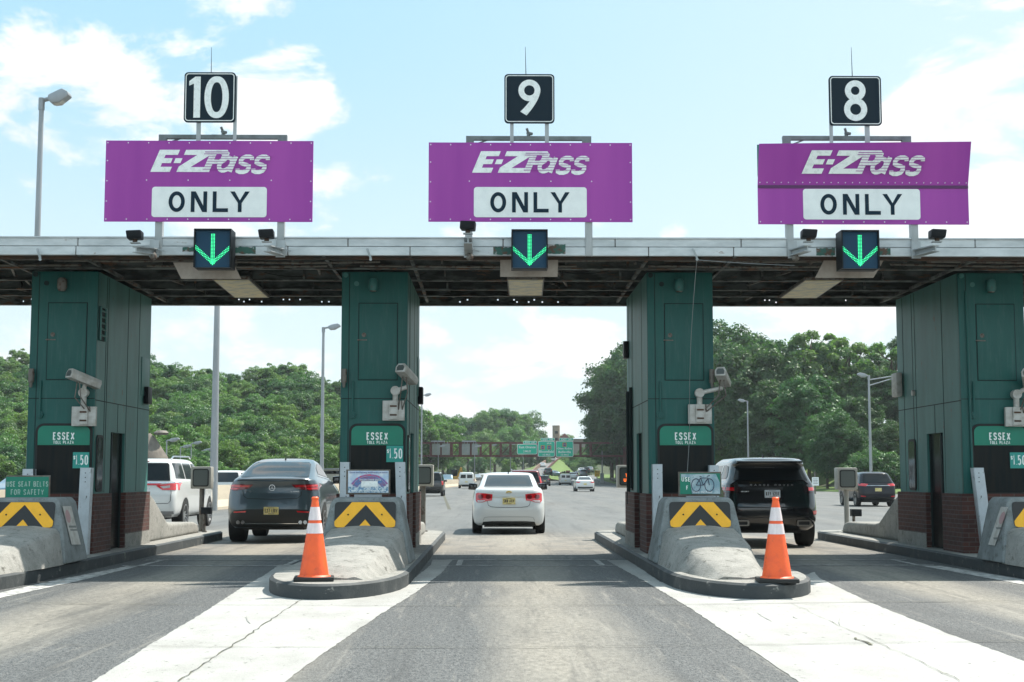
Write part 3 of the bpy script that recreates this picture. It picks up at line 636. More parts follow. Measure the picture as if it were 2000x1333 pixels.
    # lamp fixture, knobs, conduit
    d=MB(); lx=bx-.02+.0; d.lathe([(.05,.2),(.075,.17),(.08,.05),(.06,0)],(lx,Y0-.09,zz(570)),14); d.box(lx-.05,lx+.05,Y0-.06,Y0,zz(560),zz(548)); d.build('lamp_housing', M['green_side'] if i else M['conduit'], root, smooth=True)
    d=MB(); d.cyl((lx,Y0-.09,zz(570)-.012),(lx,Y0-.09,zz(570)+.004),.05,n=12); d.build('lamp_glass', M['conduit'], root)
    d=MB(); d.cyl((x0+.06,Y0-.03,zz(538)),(x0+.06,Y0,zz(538)),.04,n=14); d.cyl((x0+.24,Y0-.012,zz(555)),(x0+.24,Y0,zz(555)),.04,n=14); d.split('knob', M['seam'] if i%2==0 else M['green_side'], root)
    if i<3:
        hx = x0+.06 if i<2 else x1-.04
        d=MB(); d.cyl((hx,Y0-.07,zz(748)),(hx,Y0-.07,zz(722)),.045,.045,12); d.cyl((hx,Y0-.07,zz(758)),(hx,Y0-.07,zz(748)),.02,.03,10); d.box(hx-.03,hx+.03,Y0-.05,Y0,zz(745),zz(730)); d.build('horn', M['conduit'], root, smooth=True)
    d=MB(); d.tube([(x0+.2,Y0-.02,zz(745)),(x0+.2,Y0-.02,zz(808))],.017,8); d.cyl((x0+.2,Y0-.035,zz(811)),(x0+.2,Y0,zz(811)),.055,n=16); d.cyl((x0+.2,Y0-.05,zz(811)),(x0+.2,Y0-.035,zz(811)),.028,n=12)
    if i==3: d.tube([(x0+.12,Y0-.03,zt-.3),(x0+.14,Y0-.03,1.2)],.02,8)
    d.split('conduit', M['green_front'], root, dist=.08, smooth=True)
    # front window
    wx0,wx1=x0+.18,x1-.055; wz0,wz1=1.15,zz(832)
    d=MB(); d.rrect(wx0-.035,wx1+.035,wz0-.03,wz1+.035,.13,Y0-.02,Y0-.001); fr=d.build('front_window_frame', M['rubber'], root)
    d=MB(); d.rrect(wx0,wx1,wz0,wz1,.10,Y0-.024,Y0-.019); d.build('pane', M['glass'], fr)
    # scupper of stains: side extras
    if left:
        if i==0:
            d=MB(); yv0,yv1=23.10,23.42; d.box(x1,x1+.02,yv0,yv1,zz(664)+.0,zz(598)); v_=d.build('louvre_vent', M['seam'], root)
            d=MB()
            for k in range(5):
                z=zz(656)+.02+k*.1; d.hexa([(x1+.02,yv0+.02,z),(x1+.03,yv0+.02,z-.02),(x1+.03,yv1-.02,z-.02),(x1+.02,yv1-.02,z),(x1+.02,yv0+.02,z+.02),(x1+.05,yv0+.02,z-.005),(x1+.05,yv1-.02,z-.005),(x1+.02,yv1-.02,z+.02)])
            for (a,b_) in ((yv0,yv0+.03),(yv1-.03,yv1)): d.box(x1+.02,x1+.04,a,b_,zz(664),zz(598))
            d.box(x1+.02,x1+.04,yv0+.03,yv1-.03,zz(600),zz(598)); d.build('louvre', M['green_side'], v_)
        d=MB(); d.box(x1,x1+.09,26.15,26.45,gz(790,26.3),gz(757,26.3)); d.build('side_box', M['black'], root, bevel=.015)
        d=MB(); d.box(x1,x1+.012,25.95,26.5,gz(775,26.2),gz(700,26.2)); d.build('side_hatch', M['green_side'], root, bevel=.004)
        if i==0:
            pass
    else:
        if i==2:
            d=MB(); d.box(x0-.09,x0,26.2,26.45,gz(700,26.3),gz(667,26.3)); d.build('side_box', M['black'], root, bevel=.015)
        else:
            d=MB(); d.rrect(0,1,0,1,.2,0,1); 
            d=MB(); d.box(x0-.13,x0-.01,26.25,26.6,gz(775,26.4),gz(728,26.4)); d.build('side_lamp', M['camera_white'], root, bevel=.04)
            d=MB(); d.cyl((x0-.05,25.55,gz(767,25.5)),(x0,25.55,gz(767,25.5)),.05,n=14); d.build('gauge', M['camera_white'], root)
        d=MB(); 
        d.tube([(x0-.03,26.2,gz(985,26.2)),(x0-.03,26.2,gz(765,26.2))],.03,8); d.tube([(x0-.03,25.6,1.2),(x0-.03,25.6,gz(757,25.6))],.03,8)
        if i==2: d.split('downpipe', M['seam'], root)
mats_glass_side = mat('side glass', (.03,.04,.045), .1, col2=(.16,.19,.19), scale=2.2, lo=.5, hi=.62, stretch=(2,2,.8))
for i,bx in enumerate(BX): booth(i,bx)
# signs and fittings on the booth fronts (things of their own)
for i,bx in enumerate(BX):
    x0=bx-BHW+.18; x1=bx+BHW-.055; z1=zz(832)-.0; z0=zz(870); y=Y0-.03
    root=thing('name_sign', 'green ESSEX TOLL PLAZA sign on the '+LANE[i], 'sign', (bx,Y0-.03,z0), group='ESSEX TOLL PLAZA signs above the booth windows')
    pts=[(x0+.004,z0),(x1-.004,z0)]+[p for p in rr(x0+.004,x1-.004,z0,z1-.004,.10,6)[:14]]
    MB().prism(pts,y,y+.006).build('sign_panel', M['sign_green'], root)
    t=MB(); cx=(x0+x1)/2; t.stext('ESSEX',cx-.172,cx+.172,zz(860),zz(845),y-.001,.155); t.stext('TOLL PLAZA',cx-.165,cx+.165,zz(867.8),zz(861.5),y-.001,.16)
    t.build('lettering', M['letter'], root)
    if i!=2:
        sx0=x1-.27; sx1=x1; sz0,sz1=zz(903),zz(871)
        if i==0: sx0,sx1,sz0,sz1=x1-.26,x1,zz(915),zz(884)
        if i==3: sx0,sx1,sz0,sz1=x1-.27,x1,zz(915),zz(884)
        root=thing('price_sign','teal $1.50 price square on the '+LANE[i],'sign',(sx0,y,sz0),group='teal price squares on the booth windows')
        MB().box(sx0,sx1,y-.016,y-.010,sz0,sz1).build('sign_panel', M['teal'], root)
        t=MB(); w_=sx1-sx0; h=sz1-sz0; t.stext('1.50',sx0+.18*w_,sx1-.06*w_,sz0+.2*h,sz1-.17*h,y-.0165,.12,gap=.16); t.stext('$',sx0+.03*w_,sx0+.16*w_,sz0+.52*h,sz1-.19*h,y-.0165,.14)
        t.build('lettering', M['letter'], root)
# sign boards standing on the crash blocks
def board(i, x0,x1,py0,py1,label):
    cx=(x0+x1)/2; Yb=20.95; z0,z1=gz(py1,Yb),gz(py0,Yb)
    root=thing('sign_board',label,'sign',(cx,Yb,1.1))
    MB().box(x0,x1,Yb,Yb+.03,z0,z1).build('frame', mat_frame, root, bevel=.006)
    b=MB(); b.box(cx-.2,cx+.2,Yb+.0,Yb+.06,1.10,z0-.002); b.box(cx-.05,cx+.05,Yb+.03,Yb+.07,1.10,z0+.1); b.build('bracket', M['galv'], root)
    return root,Yb,z0,z1
mat_frame = mat('weathered frame', (.10,.08,.06), .7, col2=(.16,.15,.13), scale=9)
g0=lambda p:gx(p,20.95)
root,Yb,z0,z1 = board(0,g0(11),g0(98),929,976,'green USE SEAT BELTS FOR SAFETY board on a crash block')
MB().box(g0(12.5),g0(95.5),Yb-.008,Yb,z0+.02,z1-.02).build('sign_panel', M['sign_green'], root)
t=MB(); t.stext('USE SEAT BELTS',g0(14),g0(95),gz(951,Yb),gz(940.5,Yb),Yb-.0085,.14); t.stext('FOR SAFETY',g0(22.5),g0(87),gz(967,Yb),gz(956,Yb),Yb-.0085,.14); t.build('lettering', mat('faded lettering',(.42,.52,.46),.6,col2=(.2,.4,.33),scale=40), root)
root,Yb,z0,z1 = board(1,g0(676),g0(762),917.5,966,'small wildflower seeds poster board on a crash block')
MB().box(g0(680),g0(759),Yb-.008,Yb,gz(963,Yb),gz(920,Yb)).build('poster', mat('poster pale', (.62,.68,.74), .4, col2=(.35,.50,.66), scale=9), root)
zc=gz(948,Yb); xc=g0(722); p=MB()
p.box(g0(680.5),g0(758.5),Yb-.012,Yb-.008,gz(962.5,Yb),gz(951,Yb)); p.build('poster_meadow', mat('poster blue meadow',(.12,.26,.42),.4,col2=(.6,.68,.72),scale=40,lo=.45,hi=.55,col3=(.05,.2,.15),scale3=30), root)
p=MB(); p.ring(xc,gz(962,Yb),.235,.17,Yb-.016,Yb-.012,25,155,20,sx=1.15); p.build('poster_arch', mat('poster arch',(.08,.20,.42),.4,col2=(.25,.10,.2),scale=20), root)
p=MB(); p.ring(xc,gz(962,Yb),.265,.24,Yb-.015,Yb-.011,28,152,20,sx=1.15); p.build('poster_flowers', mat('poster pink',(.55,.08,.14),.4,col2=(.1,.2,.5),scale=30), root)
p=MB(); p.box(g0(706),g0(738),Yb-.019,Yb-.016,gz(951,Yb),gz(940,Yb)); p.build('poster_packet', M['letter'], root)
t=MB(); t.text('Grow the Parkway wildflowers at home!',g0(683),g0(757),gz(925.5,Yb),gz(921.5,Yb),Yb-.012,.003); t.text('WILDFLOWER SEEDS',g0(702),g0(744),gz(939.5,Yb),gz(936,Yb),Yb-.021,.003,mi=1);t.text('www.gspwildflowers.com',g0(686),g0(754),gz(961,Yb),gz(956,Yb),Yb-.018,.003,mi=1)
t.build('lettering', [mat('poster blue text',(.03,.05,.25),.5), M['letter']], root)
root,Yb,z0,z1 = board(2,g0(1325),g0(1409),922,969,'half covered green board with bicycle poster on a crash block')
MB().box(g0(1328),g0(1406.5),Yb-.008,Yb,gz(965.5,Yb),gz(925,Yb)).build('sign_panel', M['sign_green'], root)
t=MB(); t.stext('USE',g0(1331),g0(1348),gz(941,Yb),gz(932,Yb),Yb-.0085,.15); t.stext('F',g0(1340),g0(1344),gz(957.5,Yb),gz(949,Yb),Yb-.0085,.15); t.build('lettering', M['letter'], root)
p=MB(); p.box(g0(1330),g0(1384),Yb-.013,Yb-.009,gz(932.5,Yb),gz(926.5,Yb)); p.prism([(g0(1351),gz(965,Yb)),(g0(1405.5),gz(965,Yb)),(g0(1405.5),gz(943,Yb)),(g0(1398),gz(926.5,Yb)),(g0(1346),gz(926.5,Yb))],Yb-.016,Yb-.012)
p.build('bicycle_poster', mat('poster blue grey',(.20,.34,.40),.4,col2=(.45,.55,.58),scale=7,lo=.45,hi=.6,col3=(.08,.2,.28),scale3=14), root)
p=MB(); zc=gz(948,Yb)
for cxp,r_ in ((1359,.10),(1385,.10)): p.ring(g0(cxp),zc,r_,r_-.014,Yb-.020,Yb-.017,0,360,22,sx=.72)
for a,b in (((1359,948),(1368,934)),((1368,934),(1382,934)),((1382,934),(1385,948)),((1368,934),(1373,948)),((1373,948),(1382,936)),((1359,948),(1373,948)),((1366,931),(1370,931)),((1380,931),(1386,929))):
    p.bar((g0(a[0]),Yb-.019,gz(a[1],Yb)),(g0(b[0]),Yb-.019,gz(b[1],Yb)),.01,.01)
t=p.build('bicycle_drawing', mat('poster ink',(.02,.03,.07),.5), root)
t=MB(); t.text('Share the Road',g0(1352),g0(1390),gz(963.5,Yb),gz(959,Yb),Yb-.019,.003); t.build('lettering', M['letter'], root)
# steel guard posts at the booth corners
GP='white steel guard posts before the booths'
def post(x0,x1,Y,py0,z0,label,m,lean=0):
    z1=gz(py0,Y); root=thing('guard_post',label,'post',((x0+x1)/2,Y,z0),group=GP)
    b=MB(); w_=x1-x0
    for (a,c,ya_,yb_) in ((x0,x1,Y,Y+.02),(x0,x0+.02,Y+.02,Y+.16),(x1-.02,x1,Y+.02,Y+.16)):
        b.hexa([(a+lean,ya_,z0),(c+lean,ya_,z0),(c+lean,yb_,z0),(a+lean,yb_,z0),(a,ya_,z1),(c,ya_,z1),(c,yb_,z1),(a,yb_,z1)])
    b.build('channel', m, root, bevel=.004)
    h=MB()
    for k in range(3): z=z1-.09-k*.07; h.box((x0+x1)/2-.008,(x0+x1)/2+.008,Y-.004,Y-.0005,z,z+.014)
    h.split('bolt_hole', M['black'], root)
Yp=22.62; gp=lambda p:gx(p,Yp)
post(gp(43.5),gp(64.5),Yp,916.5,.18,'white guard post behind the seat belts board',M['peel'])
post(gp(156),gp(177.5),Yp,914,.18,'tall white guard post at the right corner of the far left booth',M['peel'],-.03)
post(gp(664),gp(682),Yp,903,.18,'white guard post left of the wildflower board',M['peel'])
post(gp(771.5),gp(790.5),Yp,903,.18,'white guard post right of the wildflower board',M['peel'],.05)
post(gp(1275),gp(1294),Yp,907,.18,'white guard post left of the bicycle board',M['peel'])
post(gp(1386),gp(1404),Yp,909,.18,'white guard post behind the bicycle board, next to the black SUV',M['peel'])
post(gp(1902),gp(1922),Yp,914,.18,'tall guard post with badly peeling paint at the far right booth',M['peel'],.13)
# white mileage plates on outer crash blocks
def on_side(a,b,i,off=.014):
    s_=1 if i==0 else -1; Y=20.6
    for _ in range(12):
        P_=at(a,b,Y); tx=CXB[i]+s_*(.67-(P_.z-.18)*.195+off); Y*=1+.8*(tx/P_.x-1)
    return at(a,b,Y)
for (pts,label,i,ec,bars) in (([(122,989),(139,989),(158,1064),(140,1064)],'narrow white plate with red emblem on the far left crash block',0,(133,1009),((134,1027,148,1031),(137,1034,150,1037))),([(1955,990),(1969,991),(1943,1066),(1930,1064)],'narrow white plate with red emblem on the far right crash block',3,(1957,1012),((1945,1030,1956,1034),(1940,1050,1950,1054)))):
    v=[on_side(a_,b_,i) for a_,b_ in pts]; u=[on_side(a_,b_,i,.002) for a_,b_ in pts]; ctr=sum(v,Vector())/4
    root=thing('notice_plate',label,'plate',tuple(ctr))
    mb=MB(); mb.add(v+u,[(0,1,2,3),(7,6,5,4),(0,4,5,1),(1,5,6,2),(2,6,7,3),(3,7,4,0)]); mb.build('plate_body', M['camera_white'], root)
    ang=-12 if i==0 else 18; E=[]
    for k in range(18):
        t_=2*math.pi*k/18; ex,ey=4.6*math.cos(t_),13*math.sin(t_); E.append(on_side(ec[0]+ex*math.cos(R(ang))-ey*math.sin(R(ang)),ec[1]+ex*math.sin(R(ang))+ey*math.cos(R(ang)),i,.017))
    e=MB(); e.add(E,[tuple(range(18))]); e.build('emblem', mat('faded red %d'%i,(.42,.26,.26),.6), root)
    for (x0_,y0_,x1_,y1_) in bars:
        e=MB(); e.add([on_side(x0_,y0_,i,.017),on_side(x1_,y0_,i,.017),on_side(x1_+1,y1_,i,.017),on_side(x0_+1,y1_,i,.017)],[(0,1,2,3)]); e.build('lettering', M['screen'], root)
# toll cameras on the booth fronts
GC='weathered white lane cameras on the booth fronts'
def lanecam(i, boxpx, joint, head, label):
    Yc=Y0-.12; X=lambda p:gx(p,Yc); Z=lambda p:gz(p,Yc)
    x0,x1,ya,yb=boxpx; root=thing('lane_camera',label,'camera',((X(x0)+X(x1))/2,Yc,Z(yb)),group=GC)
    b=MB(); b.box(X(x0),X(x1),Yc,Yc+.07,Z(yb),Z(ya)); w_=X(x1)-X(x0); cx=(X(x0)+X(x1))/2
    b.box(cx-.07,cx+.07,Yc-.035,Yc,Z(yb)+.02,Z(ya)); o=b.build('mounting_box', M['camera_white'], root, bevel=.008)
    s=MB()
    for k in (.28,.72): z=Z(yb)+(Z(ya)-Z(yb))*k; s.box(cx-.055,cx+.055,Yc-.041,Yc-.036,z-.014,z+.014)
    s.build('slot', M['rust'], o)
    (jx,jy),(hx,hy)=joint,head[0]
    a=MB(); a.cyl((X(jx),Yc,Z(ya)),(X(jx),Yc,Z(jy)),.045,n=12); a.cyl((X(jx)-.0,Yc-.06,Z(jy)),(X(jx),Yc+.06,Z(jy)),.075,n=18)
    a.cyl((X(jx),Yc-.03,Z(jy)),(X(hx),Yc-.03,Z(hy)),.035,n=10); a.build('arm', M['camera_white'], root, smooth=True)
    # housing: from front-left-near to rear
    (ax,ay),(bx_,by)=head[1],head[2]; p0=Vector((X(ax),Yc-.30,Z(ay))); p1=Vector((X(bx_),Yc+.10,Z(by)))
    if i==2: p0=Vector((X(ax),Yc-.25,Z(ay))); p1=Vector((X(bx_),Yc+.18,Z(by)))
    h=MB(); d=(p1-p0).normalized(); sx_=d.cross(Vector((0,0,1))).normalized(); up=sx_.cross(d)
    prof=[(-.085,-.07),(.085,-.07),(.095,.02),(.06,.085),(-.06,.085),(-.095,.02)]; n=6
    h.add([p0+sx_*a_+up*c for a_,c in prof]+[p1+sx_*a_*.95+up*c*.95 for a_,c in prof],[tuple(range(n)),tuple(range(2*n-1,n-1,-1))]+[(k,n+k,n+(k+1)%n,(k+1)%n) for k in range(n)])
    ho=h.build('housing', M['camera_white'], root, bevel=.012)
    g=MB(); g.add([p0-d*.004+sx_*a_*.7+up*c*.62 for a_,c in prof],[tuple(range(n))]); g.build('lens_glass', M['screen'], ho)
    c=MB(); 
    for dx in (-.03,.03):
        q=[p0.lerp(p1,.35)-up*.07+sx_*dx]; q.append(q[0]-Vector((0,0,.25))+Vector((dx,0,0))); q.append(Vector((X(jx)+.08+dx,Yc,Z(jy)-.30))); q.append(Vector((X(jx)+.07+dx,Yc,Z(ya)))); c.tube(q,.010,6)
    c.build('cable', M['conduit'], root, smooth=True)
lanecam(0,(136,184,795,833),(159,768),((162,752),(140,733),(184,753)),'white lane camera pointing down on the far left booth')
lanecam(1,(746,789,783,822),(771,764),((794,757),(783,722),(806,745)),'white lane camera on a bent arm, booth left of the middle lane')
lanecam(2,(1346,1392,790,828),(1368,768),((1413,758),(1405,728),(1424,748)),'white lane camera on a long arm, booth right of the middle lane')
lanecam(3,(1968,2012,795,833),(1990,770),((2005,760),(2000,730),(2020,750)),'white lane camera cut by the right edge of the photo')
# lane monitors behind the booths
GMn='lane status monitors on posts behind the booths'
for (px,py0,py1,w_,txt,label) in ((395,912,955,.46,0,'blank grey monitor on a post beside the white SUV'),(827,908,950,.46,0,'blank monitor peeking out behind the booth left of the middle lane'),(1231,909,953,.62,1,'lane monitor with orange lettering behind the booth right of the middle lane'),(1652,914,957,.46,0,'blank pale monitor on a post in front of the far dark SUV')):
    Ym=32.3; x=gx(px,Ym); z0,z1=gz(py1,Ym),gz(py0,Ym); root=thing('lane_monitor',label,'monitor',(x,Ym,.18),group=GMn)
    MB().box(x-w_/2,x+w_/2,Ym-.16,Ym+.16,z0,z1).build('cabinet', mat('monitor cabinet %d'%px,(.33,.32,.28),.55,col2=(.27,.26,.23),scale=6), root, bevel=.03)
    b=MB(); b.rrect(x-w_/2+.05,x+w_/2-.05,z0+.05,z1-.05,.05,Ym-.17,Ym-.155); fr=b.build('bezel', M['rubber'], root)
    b=MB(); b.rrect(x-w_/2+.075,x+w_/2-.075,z0+.075,z1-.075,.04,Ym-.176,Ym-.171); b.build('screen', M['screen_dark'] if txt else M['screen'], fr)
    if txt:
        t=MB(); t.stext('TOLL',gx(1220,Ym),gx(1241,Ym),gz(933,Ym),gz(925.5,Ym),Ym-.1765,.17); t.stext('UNPAID',gx(1217,Ym),gx(1250,Ym),gz(941.5,Ym),gz(934.5,Ym),Ym-.1765,.17); t.build('lettering', M['led_o'], fr)
    b=MB(); b.cyl((x,Ym,.18),(x,Ym,z0),.055,n=14); b.box(x-.1,x+.1,Ym-.1,Ym+.1,.18,.2); b.build('post', M['conduit'] if px<900 else mat('post paint',(.30,.29,.26),.55), root, smooth=True)
for (px,py0,py1,label) in ((405,991,1004,'small black box on a short post, left beside the white SUV'),(1670,995,1009,'small black box on a short post, right, under the pale monitor')):
    Ym=31.9; x=gx(px,Ym); z0,z1=gz(py1,Ym),gz(py0,Ym); root=thing('lane_sensor',label,'sensor box',(x,Ym,.18),group='small black sensor boxes behind the booths')
    MB().box(x-.11,x+.11,Ym-.1,Ym+.1,z0,z1).build('sensor_case', M['black'], root, bevel=.01); b=MB(); b.cyl((x-.05,Ym,.18),(x-.05,Ym,z0),.035,n=10); b.box(x-.09,x+.01,Ym-.05,Ym+.05,.18,.2); b.build('post', M['conduit'], root, smooth=True)
# traffic cones
def make_cone():
    root=thing('traffic_cone','c','traffic cone'); H=.985
    MB(local=True).box(-.235,.235,-.235,.235,.0,.05).build('base', M['rubber'], root, bevel=.015)
    def rad(z): return .175+(z-.05)/(H-.05)*(.032-.175)
    def seg(z0,z1,g=0): return [(rad(z0)+g,z0),(rad(z1)+g,z1)]
    MB(local=True).lathe([(.20,.045),(.19,.06),(rad(.07),.07),(rad(.93),.93),(.036,.95),(.042,.955),(.042,.975),(.03,H)],(0,0,0),32).build('cone_body', M['orange'], root, smooth=True)
    for a,b in ((.555,.675),(.71,.865)): MB(local=True).lathe([(rad(a),a),(rad(a)+.004,a),(rad(b)+.004,b),(rad(b),b)],(0,0,0),32).build('collar', M['reflective'], root, smooth=True)
    return root
c1=make_cone(); p=gnd(616,1128,.18); c1.location=(gx(616,17.05),17.05,.18); c1.rotation_euler.z=R(6)
tag(c1,'orange traffic cone on the island nose left of the middle lane',group='orange and white traffic cones')
c2=copy_tree(c1); c2.location=(gx(1514,16.75),16.75,.18); c2.rotation_euler.z=R(-5); tag(c2,'orange traffic cone on the island nose in front of the black SUV')
# ------------------------------------------------------------ canopy
CX0,CX1=-13.5,14.5; CF=21.4; ZS=gz(500,21.4); ZT=gz(466.5,21.4)
root=thing('toll_canopy','long low canopy with pale metal fascia spanning all toll lanes','canopy',(0,CF,0))
b=MB(); zm=ZS+(ZT-ZS)*.52
xs=[CX0]; 
while xs[-1]<CX1: xs.append(xs[-1]+random.uniform(1.6,2.6))
for a,c in zip(xs[:-1],xs[1:]):
    b.box(a+.006,c-.006,CF,CF+.05,zm+.004,ZT)
xs2=[CX0]
while xs2[-1]<CX1: xs2.append(xs2[-1]+random.uniform(1.2,1.9))
for a,c in zip(xs2[:-1],xs2[1:]): b.box(a+.006,c-.006,CF-.012,CF+.05,ZS,zm-.004)
b.build('fascia', M['fascia'], root, bevel=.006, seg=1)
MB().box(CX0,CX1,CF+.02,CF+.09,ZS+.01,ZT-.01).build('fascia_backing', M['rust'], root)
MB().hexa([(CX0,CF+.10,ZT-.09),(CX1,CF+.10,ZT-.09),(CX1,27.95,5.04),(CX0,27.95,5.04),(CX0,CF+.10,ZT-.03),(CX1,CF+.10,ZT-.03),(CX1,27.95,5.10),(CX0,27.95,5.10)]).build('roof_deck', M['soffit'], root)
MB().box(CX0,CX1,CF+.20,CF+.27,ZS-.03,ZS+.2).build('edge_angle', M['rust'], root)
b=MB(); b.box(CX0,CX1,CF-.02,CF+.2,ZT,ZT+.02); b.build('coping', M['fascia'], root)
b=MB(); b.box(CX0,CX1,CF+.09,27.3,ZS+.21,ZS+.23); b.build('soffit_panel', M['soffit'], root)
for y,h_,up in ((22.66,.0,.20),(24.02,.0,.20),(25.2,.0,.20),(26.1,.0,.20)):
    b=MB(); b.box(CX0,CX1,y+.04,y+.06,ZS+.0-h_,ZS+.21,0); b.box(CX0,CX1,y,y+.10,ZS-.022-h_,ZS-h_-.001,1); b.build('cross_beam', [M['soffit'],M['beam']], root)
b=MB()
x=CX0+.4
while x<CX1:
    if not any(abs(x-bx)<.7 for bx in BX):
        for y in (22.70,24.06,25.24,26.14): b.box(x,x+.03,y-.09,y-.0,ZS+.01,ZS+.2)
    x+=random.uniform(.8,1.5)
b.split('stiffener', M['beam'], root)
# rear edge beam, with bolt holes that let the sky through
zb0,zb1=gz(596,27.3),gz(580,27.3); b=MB(); holes=sorted([gx(p,27.3) for p in (34,50,460,470,481,505,551,548,560,581,625,638,624,897,912,912.5,972,1004,1010,1033,1044,1060,1092,1091,1500,1509,1522,1660)]); 
xx=CX0; h2=.014
zc=(zb0+zb1)/2
b.box(CX0,CX1,27.30,27.33,zb0,zc-.035); b.box(CX0,CX1,27.30,27.33,zc+.035,ZS+.23)
for hx in holes:
    if hx-h2<xx+.005: continue
    b.box(xx,hx-h2,27.30,27.33,zc-.035,zc+.035); q=random.choice((0,1))
    if q: b.box(hx-h2,hx+h2,27.30,27.33,zc-.035,zc+.007)
    else: b.box(hx-h2,hx+h2,27.30,27.33,zc-.007,zc+.035)
    xx=hx+h2
b.box(xx,CX1,27.30,27.33,zc-.035,zc+.035); b.box(CX0,CX1,27.24,27.40,zb0-.015,zb0)
b.build('rear_beam', M['beam'], root)
# gutters beside the booths, front to back, and loose conduits
b=MB()
for bx in BX:
    for s_ in (-1,1):
        x=bx+s_*(BHW+.12); b.bar((x,CF+.1,ZS+.02),(x,27.2,ZS+.02),.05,.05)
b.split('gutter', M['beam'], root)
b=MB()
for k in range(34):
    x=random.uniform(-10,11); y=random.uniform(21.7,26.4)
    if any(abs(x-bx)<.7 for bx in BX): continue
    L_=random.uniform(.5,2.0); y2=min(y+L_,27.2); x2=x+random.uniform(-.5,.5); b.bar((x,y,ZS+.08),(x2,y2,ZS+.06),.035,.035)
for y in (21.66,22.15,22.6): 
    x=CX0
    while x<CX1:
        L_=random.uniform(2,4); z=ZS+.06+random.uniform(-.05,.03); b.tube([(x,y,z),(x+L_*.5,y+.03,z-random.uniform(0,.03)),(x+L_,y,z)],.018,6); x+=L_+random.uniform(0,1.2)
b.split('conduit', M['conduit'], root)
b=MB()
for k in range(26):
    x=random.uniform(-10,11); z=ZS+.1; n=8; L_=random.uniform(.5,1.3); y=random.uniform(21.8,26); sag=random.uniform(.04,.12)
    b.tube([(x+L_*t/n,y+.2*t/n,z-sag*4*(t/n)*(1-t/n)) for t in range(n+1)],.007,5)
b.split('cable', M['rubber'], root)
# peeled and green patches on the fascia beside the signals
b=MB()
for (a,c,py0,py1,mi) in ((347,380,484,494,0),(452,492,483,498,1),(963,1000,482,499,1),(1071,1106,477,497,0),(1603,1640,483,499,0),(1722,1750,483,498,1)):
    x0,x1=gx(a,CF),gx(c,CF); z0,z1=gz(py1,CF),gz(py0,CF); n=9; poly=[(x0+(x1-x0)*t/n,z0+random.uniform(0,.012)) for t in range(n+1)]+[(x1-(x1-x0)*t/n,z1-random.uniform(0,.02)) for t in range(n+1)]
    b.prism(poly,CF-.0165,CF-.0125)
b.split('peeled_patch', mat('peeled patch',(.03,.11,.085),.7,col2=(.10,.06,.04),scale=9,lo=.48,hi=.56,col3=(.35,.35,.33),scale3=8,lo3=.56,hi3=.6), root)
# lane lights and beige panels under the canopy
GL='fluorescent lane lights under the canopy'
for (q,label) in (([(414,546),(487,546),(526,582),(458,582)],'yellowed light panel under the canopy, left lane'),([(990,546),(1063,546),(1060,578),(994,578)],'yellowed light panel under the canopy, middle lane'),([(1572,547),(1648,547),(1595,583),(1522,583)],'yellowed light panel under the canopy, right lane')):
    zl=ZS-.055; v=[]
    for a,c in q:
        p_=gnd(a,c,zl); v.append(p_)
    ctr=sum(v,Vector())/4; root=thing('lane_light',label,'light',tuple(ctr),group=GL)
    def grow(k,dz): return [Vector((ctr.x+(p_.x-ctr.x)*k,ctr.y+(p_.y-ctr.y)*k,zl+dz)) for p_ in v]
    A=grow(1.0,0); B=grow(1.0,.05); MB().hexa([A[0],A[1],A[2],A[3],B[0],B[1],B[2],B[3]]).build('housing', M['conduit'], root)
    A=grow(.93,-.006); B=grow(.93,0.0); MB().hexa([A[0],A[1],A[2],A[3],B[0],B[1],B[2],B[3]]).build('diffuser', M['lens'], root)
for (q,label) in (([(338,513),(455,513),(471,545),(354,545)],'beige board slung under the canopy behind the left green arrow'),([(977,505),(1090,505),(1089,541),(977,541)],'beige board slung under the canopy behind the middle green arrow'),([(1613,502),(1730,502),(1706,543),(1592,543)],'beige board slung under the canopy behind the right green arrow')):
    v=[at(a,c,21.62+.0*(c-500)) for a,c in q]; ctr=sum(v,Vector())/4
    root=thing('deflector_board',label,'board',tuple(ctr),group='beige boards below the arrow signals'); n_=Vector((0,.02,0))
    MB().hexa([v[3],v[2],v[2]+n_,v[3]+n_,v[0],v[1],v[1]+n_,v[0]+n_]).build('board_panel', M['beige'], root)
